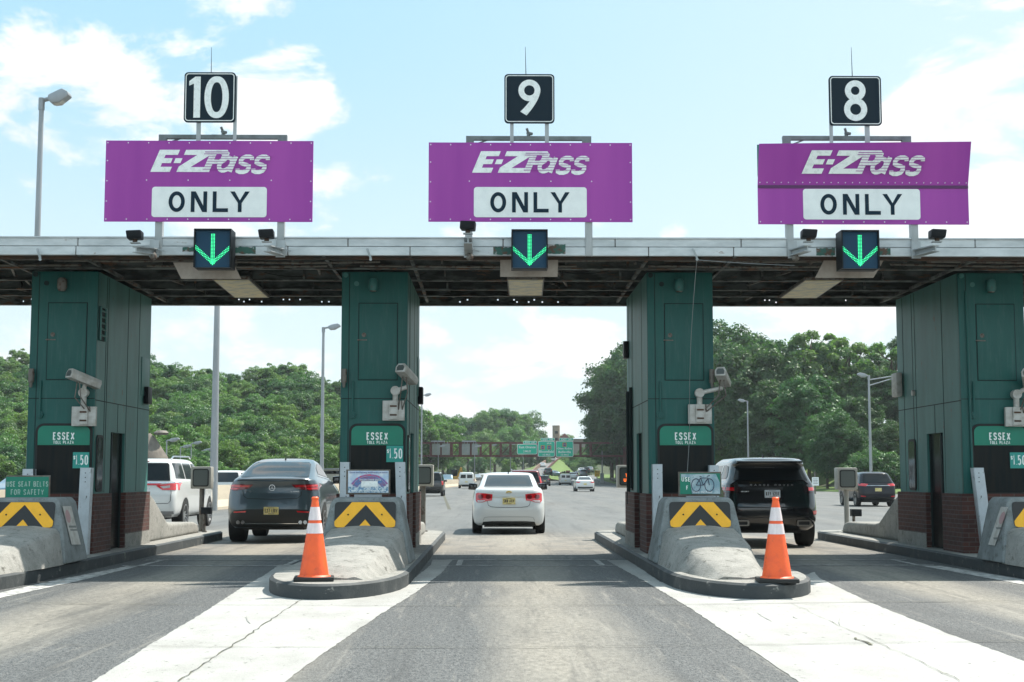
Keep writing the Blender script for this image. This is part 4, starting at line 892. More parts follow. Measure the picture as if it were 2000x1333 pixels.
# ------------------------------------------------------------ lane signs
SY=21.34
def E_Z(t, x0,x1,z0,z1,y):   # the toll tag logo in slanted capitals, with speed stripes
    W=(1012-355); H=120.0
    def P(u,v): return (x0+(u+.42*v*H)/W*(x1-x0), z0+v*(z1-z0))
    def pg(lst,yy=y,mi=0): t.prism([P(u,v) for u,v in lst], yy-.004, yy, mi)
    pg([(0,0),(108,0),(108,.23),(44,.23),(44,.40),(92,.40),(92,.62),(44,.62),(44,.77),(112,.77),(112,1),(0,1)])
    pg([(108,.40),(146,.40),(146,.62),(108,.62)])
    pg([(145,0),(292,0),(292,.22),(212,.22),(288,.74),(288,1),(146,1),(146,.77),(220,.77),(145,.24)])
    pg([(288,0),(326,0),(326,.36),(376,.36),(396,.48),(396,.86),(376,1.0),(252,1.0),(252,.80),(288,.78)],y+.0005)
    pg([(326,.56),(352,.56),(358,.62),(358,.76),(352,.80),(326,.80)],y-.0045,1)
    def curve(pts,u0,wd,hh,tt,yy):
        Q=[P(u0+a*wd,b*hh) for a,b in pts]; thick(t,Q,tt*(z1-z0),yy-.004,yy)
    curve(arc_(.5,.56,.5,.46,0,360,18),366,66,.64,.19,y-.001); curve([(1.10,1.12),(1.10,.02)],366,66,.64,.20,y-.0014)
    for u0 in (474,562): curve([(a,b) for a,b in S_],u0,64,.70,.185,y-.001)
    for v,th_ in ((.12,.011),(.24,.010),(.36,.009),(.48,.008),(.60,.008),(.71,.009),(.82,.011),(.91,.012)):
        a=286 if v<.8 else 256
        pg([(a,v-th_),(640,v-th_),(640,v+th_),(a,v+th_)] if v<.75 else [(a,v-th_),(390,v-th_),(390,v+th_),(a,v+th_)], y-.0075, 1)
def ONLY(t, x0,x1,z0,z1,y):
    W=x1-x0; h=z1-z0; s=h*.18; w1=W*.205
    # O
    cx=x0+W*.10; rx=W*.1; 
    n=32
    def el(a,k): return (cx+ (rx-k)*math.cos(a)*1.0, (z0+z1)/2+(h/2-k)*math.sin(a))
    for i in range(n):
        a=2*math.pi*i/n; b_=2*math.pi*(i+1)/n; t.prism([el(a,0),el(b_,0),el(b_,s),el(a,s)],y-.004,y)
    a=x0+W*.275; b_=x0+W*.475; t.prism([(a,z0),(a+s,z0),(a+s,z1),(a,z1)],y-.004,y); t.prism([(b_-s,z0),(b_,z0),(b_,z1),(b_-s,z1)],y-.004,y); t.prism([(a+s*.1,z1),(a+s*1.25,z1),(b_-s*.1,z0),(b_-s*1.25,z0)],y-.0035,y)
    a=x0+W*.545; t.prism([(a,z0),(a+W*.19,z0),(a+W*.19,z0+s),(a+s,z0+s),(a+s,z1),(a,z1)],y-.004,y)
    a=x0+W*.76; b_=x1; m=(a+b_)/2; t.prism([(m-s/2,z0),(m+s/2,z0),(m+s/2,z0+h*.44),(b_,z1),(b_-s*1.2,z1),(m,z0+h*.56),(a+s*1.2,z1),(a,z1),(m-s/2,z0+h*.44)],y-.004,y)
def numeral(t, k, cx, cz, h, y):
    s=h*.15; y0,y1=y-.004,y
    if k=='1': t.prism([(cx-s*.1,cz-h/2),(cx+s*.95,cz-h/2),(cx+s*.95,cz+h/2),(cx+s*.1,cz+h/2),(cx-s*.85,cz+h*.39),(cx-s*.85,cz+h*.28),(cx-s*.1,cz+h*.33)],y0,y1)
    if k=='0':
        A=[2*math.pi*i/40 for i in range(41)]; rx=h*.285; 
        o=[(cx+rx*math.copysign(abs(math.cos(a))**.85,math.cos(a)),cz+h/2*math.sin(a)) for a in A]; n_=[(cx+(rx-s)*math.copysign(abs(math.cos(a))**.85,math.cos(a)),cz+(h/2-s*.95)*math.sin(a)) for a in A]
        for i in range(40): t.prism([o[i],o[i+1],n_[i+1],n_[i]],y0,y1)
    if k=='8':
        r1=h*.255; t.ring(cx,cz+h*.245,r1,r1-s,y0,y1,0,360,36,sx=.98); t.ring(cx,cz-h*.215,h*.285,h*.285-s,y0-.0005,y1,0,360,36,sx=.98)
    if k=='9':
        r1=h*.285; cz1=cz+h*.215; t.ring(cx,cz1,r1,r1-s,y0,y1,0,360,40)
        o=[];n_=[]
        for i in range(15):
            a=R(2-48*i/14); ro=r1+i/14*h*.36; o.append((cx+r1*math.cos(0) - (i/14)**1.6*h*.36, cz1-i/14*h*.66+.0)) 
            n_.append((o[-1][0]-s*(1.02+.05*i/14), o[-1][1]+ (i/14)*h*.10))
        for i in range(14): t.prism([o[i],o[i+1],n_[i+1],n_[i]],y0-.0005,y1)
LAB={'10':'left','9':'middle','8':'right'}
def lane_sign(num, X0,X1,top,bot, logo, white, only, posts, bar_, bent=False):
    X=lambda p:gx(p,SY)
    gxx=lambda px,py: at(px,py,SY).x
    z0,z1=gz(bot,SY),gz(top,SY); x0=gxx(X0,(top+bot)/2); x1=gxx(X1,(top+bot)/2)
    root=thing('lane_sign',{'10':'purple toll tag ONLY sign above the left lane','9':'flat purple toll tag ONLY sign above the middle lane','8':'creased purple toll tag ONLY sign above the right lane'}[num],'sign',((x0+x1)/2,SY,ZT),group='purple lane signs on the canopy')
    zf=gz(361,SY)
    if not bent: MB().box(x0,x1,SY,SY+.03,z0,z1).build('sign_panel', M['purple'], root)
    else:
        b=MB(); b.box(x0,x1,SY,SY+.03,z0,zf)
        tl=at(1483,281,SY-.17); tr=at(1897,277,SY-.17); tl2=Vector((x0,SY,zf)); tr2=Vector((x1,SY,zf)); dd=Vector((0,.03,0))
        b.hexa([tl2,tr2,tr2+dd,tl2+dd,tl,tr,tr+dd,tl+dd]); b.build('sign_panel', M['purple'], root)
        f_=MB(); 
        for k in range(30):
            x=x0+.03+(x1-x0-.06)*k/29; f_.cyl((x,SY-.008,zf-.03),(x,SY-.0005,zf-.03),.008,n=6); f_.cyl((x,SY-.02,zf+.04),(x,SY-.006,zf+.04),.008,n=6)
        f_.build('rivet', M['white'], root); MB().box(x0,x1,SY-.010,SY-.001,zf-.045,zf-.0).build('crease_strip', mat('crease strip',(.09,.02,.10),.6), root)
        g_=MB(); a=at(1479,283,SY-.02); b2=at(1486,283,SY-.02); c_=at(1480,345,SY-.0); 
        g_.add([a,b2,c_,a+dd,b2+dd,c_+dd],[(0,2,1),(3,4,5),(0,1,4,3),(1,2,5,4),(2,0,3,5)]); g_.build('old_green_edge', M['sign_green'], root)
    y=SY-.002
    t=MB(); wx0,wx1,wa,wb=white; t.rrect(gxx(wx0,396),gxx(wx1,396),gz(wb,SY),gz(wa,SY),.045,y-.004,y); wp=t.build('white_panel', M['white'], root)
    t=MB(); ox0,ox1,oa,ob=only; ONLY(t,gxx(ox0,397),gxx(ox1,397),gz(ob,SY),gz(oa,SY),y-.0055); t.build('lettering', M['navy_text'], wp)
    t=MB(); lx0,lx1,la,lb=logo; E_Z(t,gxx(lx0,320),gxx(lx1,320),gz(lb,SY),gz(la,SY),y)
    if bent: t.v=[(a,b_-.17/(tl.z-zf)*max(0,c-zf)-.010,c) for a,b_,c in t.v]
    t.build('logo_lettering', [M['letter'],M['purple']], root)
    if not bent:
        t=MB(); W=x1-x0; Hh=z1-z0
        for k in range(11):
            for zz_ in (z0+.035,z1-.035): x=x0+.03+(W-.06)*k/10; t.cyl((x,y-.005,zz_),(x,y,zz_),.0095,n=6)
        for k in range(1,4):
            for x in (x0+.03,x1-.03): t.cyl((x,y-.005,z0+Hh*k/4),(x,y,z0+Hh*k/4),.0095,n=6)
        for k in range(4): x=x0+W*(.2+.2*k); t.cyl((x,y-.005,z0+Hh*.51),(x,y,z0+Hh*.51),.0095,n=6)
        t.build('rivet', M['white'], root)
    else:
        t=MB()
        for k in range(11): x=x0+.03+(x1-x0-.06)*k/10; t.cyl((x,y-.005,z0+.035),(x,y,z0+.035),.0095,n=6)
        t.build('rivet', M['white'], root)
    for p_ in posts:
        b=MB(); x=X(p_)
        b.box(x-.055,x+.055,SY+.035,SY+.045,ZS+.0,z1-.05); b.box(x-.055,x-.045,SY+.0455,SY+.15,ZS+.0,z1-.05); b.box(x+.045,x+.055,SY+.0455,SY+.15,ZS+.0,z1-.05)
        # the posts stand in front of the fascia and are bolted to it
        b.v=[(a,c-.0 if d>ZT+.02 else c,d) for a,c,d in b.v]; b.build('post', M['alu'], root, bevel=.003)
    # top bar
    ba,bb,by=bar_; b=MB(); z=gz(by,SY+.1); b.box(X(ba),X(bb),SY+.06,SY+.14,z-.03,z+.03); b.box(X(ba),X(ba)+.12,SY+.06,SY+.13,z1-.1,z-.03); b.box(X(bb)-.14,X(bb),SY+.06,SY+.13,z1-.1,z-.03)
    b.bar((X(ba)+.1,SY+.1,z1-.02),(X(ba)+.4,SY+.1,z+.0),.02,.02); b.build('top_rail', M['alu_dk'], root)
    c=X((ba+bb)/2); b=MB(); b.cyl((c,SY+.1,z+.03),(c,SY+.1,z+.09),.03,n=8); b.cyl((c-.02,SY+.1,z+.09),(c+.05,SY+.05,z+.06),.025,n=8); b.cyl((c,SY+.1,z+.08),(c-.03,SY+.06,z+.15),.02,n=8); b.cyl((c-.18,SY+.1,z+.035),(c+.2,SY+.1,z+.03),.008,n=6); b.build('rail_clamp', M['alu_dk'], root)
    return root,z1
M['alu_dk']=mat('rail aluminium', (.17,.20,.20), .5, .3, col2=(.11,.13,.13), scale=6)
S10=lane_sign('10',205,611,277,434.5,(294,525,295,338),(296.5,521,367,426),(329.5,487.5,376,416),(297,540),(292,549,270))
S9=lane_sign('9',837,1235,279,433.5,(922,1149,296,338),(925.5,1146,366,425),(957.5,1112.5,376,415.5),(914,1153),(908,1159,271))
S8=lane_sign('8',1480,1890.5,278,437,(1563.5,1800,297,340),(1568.5,1797,368,428),(1602,1762,378,418.5),(1553,1801),(1543,1800,269),bent=True)
for num,(a,c,ta,tb),leg,ant,h in (('10',(359.5,460,143.5,241),((373,382),(446,453)),(413,93,413,144),.1),('9',(985,1083,145,241),((996,1003),(1065,1073)),(1026,92,1028,145),.1),('8',(1619.5,1721.5,146.5,243.5),((1630,1637),(1700,1710)),(1662.5,93,1665,147),.1)):
    Yn=SY+.02; A=lambda px,py: at(px,py,Yn)
    x0,x1=A(a,190).x,A(c,190).x; z0,z1=A(1000,tb).z,A(1000,ta).z
    root=thing('number_sign','square black lane number %s sign on top of the %s purple sign'%(num,LAB[num]),'sign',((x0+x1)/2,Yn,z0),group='black lane number signs')
    MB().rrect(x0,x1,z0,z1,.06,Yn,Yn+.03).build('sign_panel', M['navy'], root)
    b=MB(); P1=rr(x0+.02,x1-.02,z0+.02,z1-.02,.05,6); P2=rr(x0+.032,x1-.032,z0+.032,z1-.032,.04,6); n=len(P1)
    for k in range(n): b.prism([P1[k],P1[(k+1)%n],P2[(k+1)%n],P2[k]],Yn-.005,Yn-.001)
    b.build('border', M['letter'], root)
    t=MB(); cx,cz=(x0+x1)/2,(z0+z1)/2; hh=(z1-z0)*.82
    if num=='10': numeral(t,'1',cx-.235,cz,hh,Yn-.001); numeral(t,'0',cx+.105,cz,hh*1.02,Yn-.001)
    elif num=='8': numeral(t,'8',cx,cz-.0,hh,Yn-.001)
    else: numeral(t,'9',cx,cz,hh*.94,Yn-.001)
    t.build('numeral', M['letter'], root)
    b=MB()
    for k in range(7): b.cyl((x0+random.uniform(.1,.65),Yn-.008,z0+random.uniform(.08,.66)),(x0+.1,Yn-.001,z0+.1),.0001) if 0 else None
    for (l0,l1) in leg:
        xa,xb=gx(l0,SY+.2),gx(l1,SY+.2); b.box(xa,xb,SY+.05,SY+.058,gz(285,SY),z1-.05)
    b.split('leg', M['alu'], root)
    p0=at(ant[2],ant[3],SY+.05); p1=at(ant[0],ant[1],SY+.05); MB().cyl(p0-Vector((0,0,.3)),p1,.009,.003,6).build('spike', M['black'], root)
# arrow signals
for num,(a,c),sk in (('10',(377,452),.14),('9',(998,1071),0),('8',(1643,1719),-.14)):
    Ys=20.98; A=lambda px,py: at(px,py,Ys); x0,x1=A(a+1,485).x,A(c-1,485).x; z0,z1=gz(523,Ys),gz(448,Ys)
    root=thing('arrow_signal','green LED down arrow signal over the %s lane'%LAB[num],'signal',((x0+x1)/2,Ys,z0),group='green arrow lane signals')
    b=MB(); T=.02; D=.16
    b.box(x0,x1,Ys+D,Ys+.36,z0,z1); b.box(x0,x1,Ys,Ys+D,z1-T,z1); b.box(x0,x0+T,Ys+.0,Ys+D,z0,z1-T); b.box(x1-T,x1,Ys+.0,Ys+D,z0,z1-T); b.build('case', M['black'], root)
    MB().box(x0+T,x1-T,Ys+.05,Ys+.12,z0+.004,z1-T).build('face', mat('signal face '+num,(.012,.05,.095),.5,spec=.2), root)
    b=MB(); cx=(x0+x1)/2; y=Ys+.045; s=.0215; zt_=z0+.50; zl=z0+.045
    def dot(x,z): b.box(x-.0057,x+.0057,y-.004,y,z-.0057,z+.0057)
    for r_ in range(22):
        for k in (-1,0,1): dot(cx+k*s,zt_-r_*s*.98)
    L_=.26
    for r_ in range(13):
        t_=r_/12
        for k in range(3):
            u=L_*t_*.98; n_=k*s
            for sg in (-1,1): dot(cx+sg*(u), zl+u*.92+n_*1.15)
    b.build('led_arrow', M['led'], root)
    b=MB(); b.box(cx-.04,cx+.04,Ys+.36,SY+.1,z0+.12,z0+.2); b.build('bracket', M['alu'], root)
# floodlights / readers on brackets at the fascia
GF='black reader heads on fascia brackets'
for k,(hx,hy,bx_,lean,label) in enumerate(((264,459,291,-1,'leftmost black reader head, left of the left sign'),(521,457,541,-1,'black reader head below the right end of the left sign'),(914,441,914,0,'raised black reader head below the left end of the middle sign'),(1579,457,1556,1,'black reader head below the left end of the right sign'),(1830,457,1801,1,'rightmost black reader head, below the right sign'))):
    Yh=20.75; hp=at(hx,hy,Yh); root=thing('reader_head',label,'reader',tuple(hp),group=GF)
    d=Vector((lean*.18 if lean else .04,.05,0)); h=MB(); w_=.125; n=10
    h.hexa([hp+Vector(q) for q in ((-w_,-.12,-.065),(w_*.75,-.12,-.075),(w_*.9,.12,-.075),(-w_*.8,.12,-.065),(-w_*.9,-.14,.055),(w_*.9,-.14,.045),(w_,.12,.055),(-w_*.8,.12,.055))]) if lean>=0 else h.hexa([hp+Vector(q) for q in ((-w_*.75,-.12,-.075),(w_,-.12,-.065),(w_*.8,.12,-.065),(-w_*.9,.12,-.075),(-w_*.9,-.14,.045),(w_*.9,-.14,.055),(w_*.8,.12,.055),(-w_,.12,.055))])
    h.build('head', M['black'], root, bevel=.022)
    bt=Vector((gx(bx_,SY),SY-.02,gz(488,SY))); a0=hp+Vector((0,0,-.08)); a1=Vector((hp.x+(bt.x-hp.x)*.1,Yh,gz(478,Yh)))
    b=MB(); b.cyl(hp+Vector((0,0,-.06)),hp+Vector((0,0,-.11)),.035,n=10); b.build('swivel', M['rust'], root)
    b=MB(); q0=Vector((hp.x+(bt.x-hp.x)*.05,Yh+.05,hp.z-.17)); 
    b.bar(q0,bt,.12,.018); b.bar(q0-Vector((0,0,.08)),bt-Vector((0,0,.09)),.12,.014); b.bar(q0-Vector((0,0,.04)),bt-Vector((0,0,.045)),.02,.08); b.box(hp.x-.07,hp.x+.07,Yh-.02,Yh+.07,hp.z-.125,hp.z-.11); b.build('bracket_arm', M['alu'], root)
    b=MB(); b.box(bt.x-.07,bt.x+.07,SY-.015,SY-.003,ZS-.04,ZS+.22); b.bar(bt+Vector((.04,-.02,0)),bt+Vector((.16,-.05,-.04)),.02,.02); b.build('clamp_plate', M['alu'], root)
    if k in (0,2,3): b=MB(); c_=Vector((bt.x+.02,SY-.12,ZS-.05)); b.lathe([(.0,.05),(.035,.045),(.055,0),(.05,-.03),(.02,-.055)],(c_.x,c_.y,c_.z),14); b.cyl(c_+Vector((0,0,.04)),c_+Vector((0,.1,.1)),.012,n=6); b.build('dome_sensor', M['conduit'], root, smooth=True)
# hooks on the fascia and the thin hanging cable at the booth right of the middle lane
for k,(px,label) in enumerate(((78,'small hook hanging from the fascia, far left'),(722,'small hook hanging from the fascia above the booth left of the middle lane'),(1358,'small hook holding the thin cable, right of the middle lane'))):
    p=at(px,490,SY); root=thing('fascia_hook',label,'hook',tuple(p),group='small hooks on the fascia'); b=MB(); b.bar(p+Vector((-.04,0,.03)),p+Vector((.02,-.04,-.12)),.03,.02); b.cyl(p+Vector((.02,-.05,-.14)),p+Vector((.02,-.03,-.14)),.022,n=8); b.build('hook_bar', M['alu'], root)
p0=at(1361,508,SY-.05); p1=at(1347,850,22.9); p2=at(1340,960,22.6); root=thing('hanging_cable','thin pale cable hanging in front of the booth right of the middle lane','cable',tuple(p0))
b=MB(); n=14; b.tube([p0.lerp(p1,t/n)+Vector((-.04*math.sin(math.pi*t/n),0,0)) for t in range(n+1)]+[p2],.004,5); b.build('cable_strand', M['wire'], root)
q0=at(1361,508,SY-.05); q1=at(1552,519,SY-.05); root=thing('hanging_cable','thin pale cable running right along the canopy edge','cable',tuple(q0)); b=MB(); b.tube([q0.lerp(q1,t/n)-Vector((0,0,.01*math.sin(math.pi*t/n))) for t in range(n+1)],.004,5); b.build('cable_strand', M['wire'], root)
# ------------------------------------------------------------ vehicles
def paint(name, c, rough=.28, metal=0., coat=.8, spec=.5): return mat('paint '+name, c, rough, metal, coat=coat, spec=spec)
PW=paint('white',(.60,.61,.60)); PB=paint('black',(.005,.006,.008),.16,coat=.9,spec=.5); PG=paint('graphite',(.075,.10,.118),.28,.6); PBL=paint('dark blue',(.004,.006,.012),.2,.0,coat=.35,spec=.25); PR=paint('red',(.12,.008,.012),.25,.2)
PS=paint('silver',(.30,.32,.34),.3,.6); PLB=paint('pale blue',(.14,.22,.28),.3,.4)
CG=mat('car glass',(.008,.011,.013),.05,spec=.25); CG2=mat('rear glass grey',(.03,.038,.043),.08,spec=.28); TR=mat('tyre',(.014,.014,.014),.85); CH=mat('chrome',(.6,.62,.64),.12,1.); RIM=mat('alloy rim',(.35,.36,.37),.3,.7); RIMD=mat('dark rim',(.05,.05,.055),.35,.5)
TL=mat('tail lamp red',(.58,.010,.016),.12,coat=1,spec=.6); TLD=mat('tail lamp dark',(.16,.006,.01),.12,coat=1); TLW=mat('lamp clear',(.5,.45,.45),.15,coat=1); BK=mat('car trim black',(.012,.013,.013),.55); LPY=mat('plate yellow',(.62,.50,.16),.5,col2=(.68,.60,.34),scale=20); LPW=mat('plate white blue',(.68,.76,.84),.5); INK=mat('plate ink',(.02,.02,.03),.6)
def catmull(keys, sub):
    K=np.array(keys,float); out=[]; n=len(K)
    for i in range(n-1):
        p0=K[max(i-1,0)];p1=K[i];p2=K[i+1];p3=K[min(i+2,n-1)]
        for s in range(sub):
            t=s/sub; h=.5*((2*p1)+(-p0+p2)*t+(2*p0-5*p1+4*p2-p3)*t*t+(-p0+3*p1-3*p2+p3)*t**3)
            lin=p1+(p2-p1)*t; out.append(.72*h+.28*lin)
    out.append(K[-1]); return np.array(out)
def ring_pts(z,yr,yf,w,rc,bow):
    L_=yf-yr; rc=max(.01,min(rc,w*.95,L_*.48)); P=[]; n1=10; nc=6; ns=14
    def corner(cx,cy,a0,a1,r):
        return [(cx+r*math.cos(R(a0+(a1-a0)*k/nc)), cy+r*math.sin(R(a0+(a1-a0)*k/nc))) for k in range(nc+1)]
    # rear edge -x -> +x, corner, right side, front, left side
    for k in range(n1): x=-w+rc+(2*w-2*rc)*k/n1; P.append((x,yr))
    P+=corner(w-rc,yr+rc,-90,0,rc)
    for k in range(1,ns): P.append((w,yr+rc+(L_-2*rc)*k/ns))
    P+=corner(w-rc,yf-rc,0,90,rc)
    for k in range(1,n1): P.append((w-rc-(2*w-2*rc)*k/n1,yf))
    P+=corner(-w+rc,yf-rc,90,180,rc)
    for k in range(1,ns): P.append((-w,yf-rc-(L_-2*rc)*k/ns))
    P+=corner(-w+rc,yr+rc,180,270,rc)[:-1]
    Q=[]
    for x,y in P:
        u=(y-yr)/L_; 
        y2=y+bow*(x/max(w,.01))**2*max(0,1-u*5) - bow*1.5*(x/max(w,.01))**2*max(0,(u-.8)*5)
        x2=x*(1-.055*max(0,(.28-u)/.28)**2-.09*max(0,(u-.75)/.25)**2)
        Q.append((x2,y2,z))
    return Q
def body_mesh(keys, sub=5):
    K=catmull(keys,sub); v=[];f=[]; n=None
    for k in K:
        r=ring_pts(*k); n=len(r); v+=r
    m=len(K)
    for j in range(m-1):
        for i in range(n): f.append((j*n+i,j*n+(i+1)%n,(j+1)*n+(i+1)%n,(j+1)*n+i))
    f.append(tuple(range(n-1,-1,-1))); f.append(tuple(range((m-1)*n,m*n)))
    return v,f
class Car:
    def __init__(s, keys, L_, x, y, pm, label, cat, group, kind_name, yaw=0, sub=5, body_name='body'):
        s.root=thing(kind_name,label,cat,(x,y,road_z(x,y)),yaw,group); s.L=L_; s.pm=pm
        v,f=body_mesh(keys,sub); s.bvh=BVHTree.FromPolygons([Vector(p) for p in v],f)
        mb=MB(local=True); mb.add(v,f); s.body=mb.build(body_name,pm,s.root,smooth=True)
        s.W=max(k[3] for k in keys)
    def patch(s, name, m, poly, axis='rear', mirror=False, off=.006, edge=.06, parent=None, side=0, th=0.0):
        polys=[poly]+([[(-a,b) for a,b in poly][::-1]] if mirror else [])
        outs=[]
        for pi,pl in enumerate(polys):
            bm=bmesh.new(); vs=[bm.verts.new((a,b,0)) for a,b in pl]
            try: bm.faces.new(vs)
            except Exception: continue
            bmesh.ops.triangulate(bm,faces=bm.faces[:])
            for _ in range(5):
                es=[e for e in bm.edges if e.calc_length()>edge]
                if not es: break
                bmesh.ops.subdivide_edges(bm,edges=es,cuts=1); bmesh.ops.triangulate(bm,faces=[f for f in bm.faces if len(f.verts)>3])
            sides=[0] if axis=='rear' else ([side] if side else [-1,1])
            for sd in sides:
                V=[];F_=[]
                for v_ in bm.verts:
                    a,b=v_.co.x,v_.co.y
                    if axis=='rear': o=Vector((a,-3,b)); d=Vector((0,1,0))
                    elif axis=='front': o=Vector((a,9,b)); d=Vector((0,-1,0))
                    elif axis=='top': o=Vector((a,b,4)); d=Vector((0,0,-1))
                    else: o=Vector((3*sd,a,b)); d=Vector((-sd,0,0))
                    h=s.bvh.ray_cast(o,d)
                    if h[0] is None: h=s.bvh.find_nearest(o+d*(3 if axis=='rear' else 2.2)) ; p,nn=h[0],h[1]
                    else: p,nn=h[0],h[1]
                    if nn.dot(d)>0: nn=-nn
                    V.append(p+nn*off)
                bm.verts.index_update()
                F_=[tuple(q.index for q in f.verts) for f in bm.faces]
                # orient
                if F_:
                    a,b,c=[V[i] for i in F_[0]]; nrm=(b-a).cross(c-a)
                    if nrm.dot(d)>0: F_=[q[::-1] for q in F_]
                mb=MB(local=True); mb.add(V,F_); o_=mb.build(name,m,parent or s.root,smooth=True); outs.append(o_)
            bm.free()
        return outs
    def part(s,name,m,mb,smooth=False,bevel=0,parent=None): return mb.build(name,m,parent or s.root,smooth=smooth,bevel=bevel)
    def wheels(s, yr, yf, r, tw, track, rim=RIM, spokes=5, arches=True, simple=False):
        for yy in (yr,yf):
            for sd in (-1,1):
                xo=sd*track; xi=sd*(track-tw)
                mb=MB(local=True); n=28 if not simple else 14
                prof=[(r*.66,xi),(r*.95,xi),(r,xi+sd*.03),(r,xo-sd*.03),(r*.95,xo),(r*.68,xo)]
                vs=[(x_,yy+rad*math.cos(2*math.pi*i/n),r+rad*math.sin(2*math.pi*i/n)) for rad,x_ in prof for i in range(n)]; m=len(prof)
                fs=[(j*n+i,j*n+(i+1)%n,(j+1)*n+(i+1)%n,(j+1)*n+i) for j in range(m-1) for i in range(n)]+[tuple(range(n-1,-1,-1))]
                if sd<0: fs=[q[::-1] for q in fs]
                t=mb.add(vs,fs).build('wheel',TR,s.root,smooth=True)
                if simple:
                    MB(local=True).cyl((xo-sd*.02,yy,r),(xo-sd*.005,yy,r),r*.62,n=14).build('rim',rim,t); continue
                q=MB(local=True)
                q.cyl((xo-sd*.05,yy,r),(xo-sd*.03,yy,r),r*.14,n=12)
                for k in range(spokes*2 if spokes<8 else spokes):
                    a=2*math.pi*k/(spokes*2 if spokes<8 else spokes)+(.12 if k%2 and spokes<8 else 0); q.bar((xo-sd*.045,yy+r*.1*math.cos(a),r+r*.1*math.sin(a)),(xo-sd*.03,yy+r*.66*math.cos(a),r+r*.66*math.sin(a)),.03,.035)
                A=[2*math.pi*k/24 for k in range(25)]
                for a,b in zip(A[:-1],A[1:]): q.hexa([(xo-sd*.05,yy+r*.64*math.cos(a),r+r*.64*math.sin(a)),(xo-sd*.05,yy+r*.70*math.cos(a),r+r*.70*math.sin(a)),(xo-sd*.05,yy+r*.70*math.cos(b),r+r*.70*math.sin(b)),(xo-sd*.05,yy+r*.64*math.cos(b),r+r*.64*math.sin(b)),(xo+sd*.003,yy+r*.64*math.cos(a),r+r*.64*math.sin(a)),(xo+sd*.003,yy+r*.70*math.cos(a),r+r*.70*math.sin(a)),(xo+sd*.003,yy+r*.70*math.cos(b),r+r*.70*math.sin(b)),(xo+sd*.003,yy+r*.64*math.cos(b),r+r*.64*math.sin(b))])
                q.build('rim',rim,t)
            if arches:
                pl=[(yy+(r+.06)*math.cos(R(a)),r+(r+.06)*math.sin(R(a))) for a in range(-12,193,12)]
                s.patch('wheel_arch',BK,pl,'side',off=.003,edge=.12)
    def mirrors(s,y,z,x,m,sc=1):
        for sd in (-1,1):
            mb=MB(local=True); mb.hexa([(sd*x,y,z-.09*sc),(sd*(x+.22*sc),y+.02,z-.08*sc),(sd*(x+.2*sc),y+.12,z-.07*sc),(sd*x,y+.12,z-.07*sc),(sd*x,y,z+.06*sc),(sd*(x+.20*sc),y+.02,z+.08*sc),(sd*(x+.18*sc),y+.12,z+.06*sc),(sd*x,y+.12,z+.06*sc)]) if sd>0 else mb.hexa([(sd*(x+.22*sc),y+.02,z-.08*sc),(sd*x,y,z-.09*sc),(sd*x,y+.12,z-.07*sc),(sd*(x+.2*sc),y+.12,z-.07*sc),(sd*(x+.20*sc),y+.02,z+.08*sc),(sd*x,y,z+.06*sc),(sd*x,y+.12,z+.06*sc),(sd*(x+.18*sc),y+.12,z+.06*sc)])
            mb.build('mirror',m,s.root,bevel=.035)
    def yat(s,x,z):
        h=s.bvh.ray_cast(Vector((x,-3,z)),Vector((0,1,0))); return h[0].y if h[0] else 0
    def plate(s,txt,z,w_=.31,h_=.155,m=LPY,x=0):
        y=min(s.yat(x-.1,z-.05),s.yat(x+.1,z+.05),s.yat(x,z))-.02
        mb=MB(local=True); mb.rrect(x-w_/2,x+w_/2,z-h_/2,z+h_/2,.012,y-.006,y+.012); p=mb.build('licence_plate',m,s.root)
        if txt:
            mb=MB(local=True); mb.stext(txt,x-w_*.42,x+w_*.42,z-h_*.24,z+h_*.26,y-.0065,.16,gap=.22); mb.box(x-w_*.2,x+w_*.2,y-.0085,y-.0065,z-h_*.41,z-h_*.36); mb.box(x-w_*.2,x+w_*.2,y-.0085,y-.0065,z+h_*.35,z+h_*.40); mb.build('lettering',INK,p)
        return p
    def antenna(s,y,h=.07,m=BK):
        hh=s.bvh.ray_cast(Vector((0,y,4)),Vector((0,0,-1)))[0].z; mb=MB(local=True)
        mb.add([(-.02,y-.0,hh-.01),(.02,y,hh-.01),(0,y+.22,hh-.01),(0,y+.02,hh+h),(0,y+.06,hh+h)],[(0,1,3),(1,2,4,3),(2,0,3,4)]); mb.build('antenna_fin',m,s.root)
def near_strip(c,name,m,pts,w_,off=.008,parent=None):   # thin line drawn on rear, pts (x,z)
    n=len(pts); L_=[];Q_=[]
    for i in range(n):
        a=pts[max(i-1,0)]; b=pts[min(i+1,n-1)]; l=math.hypot(b[0]-a[0],b[1]-a[1]) or 1; nx,nz=-(b[1]-a[1])/l*w_/2,(b[0]-a[0])/l*w_/2
        L_.append((pts[i][0]+nx,pts[i][1]+nz)); Q_.append((pts[i][0]-nx,pts[i][1]-nz))
    poly=L_+Q_[::-1]
    return c.patch(name,m,poly,'rear',off=off,edge=.08,parent=parent)
GC2='cars leaving the toll lanes'
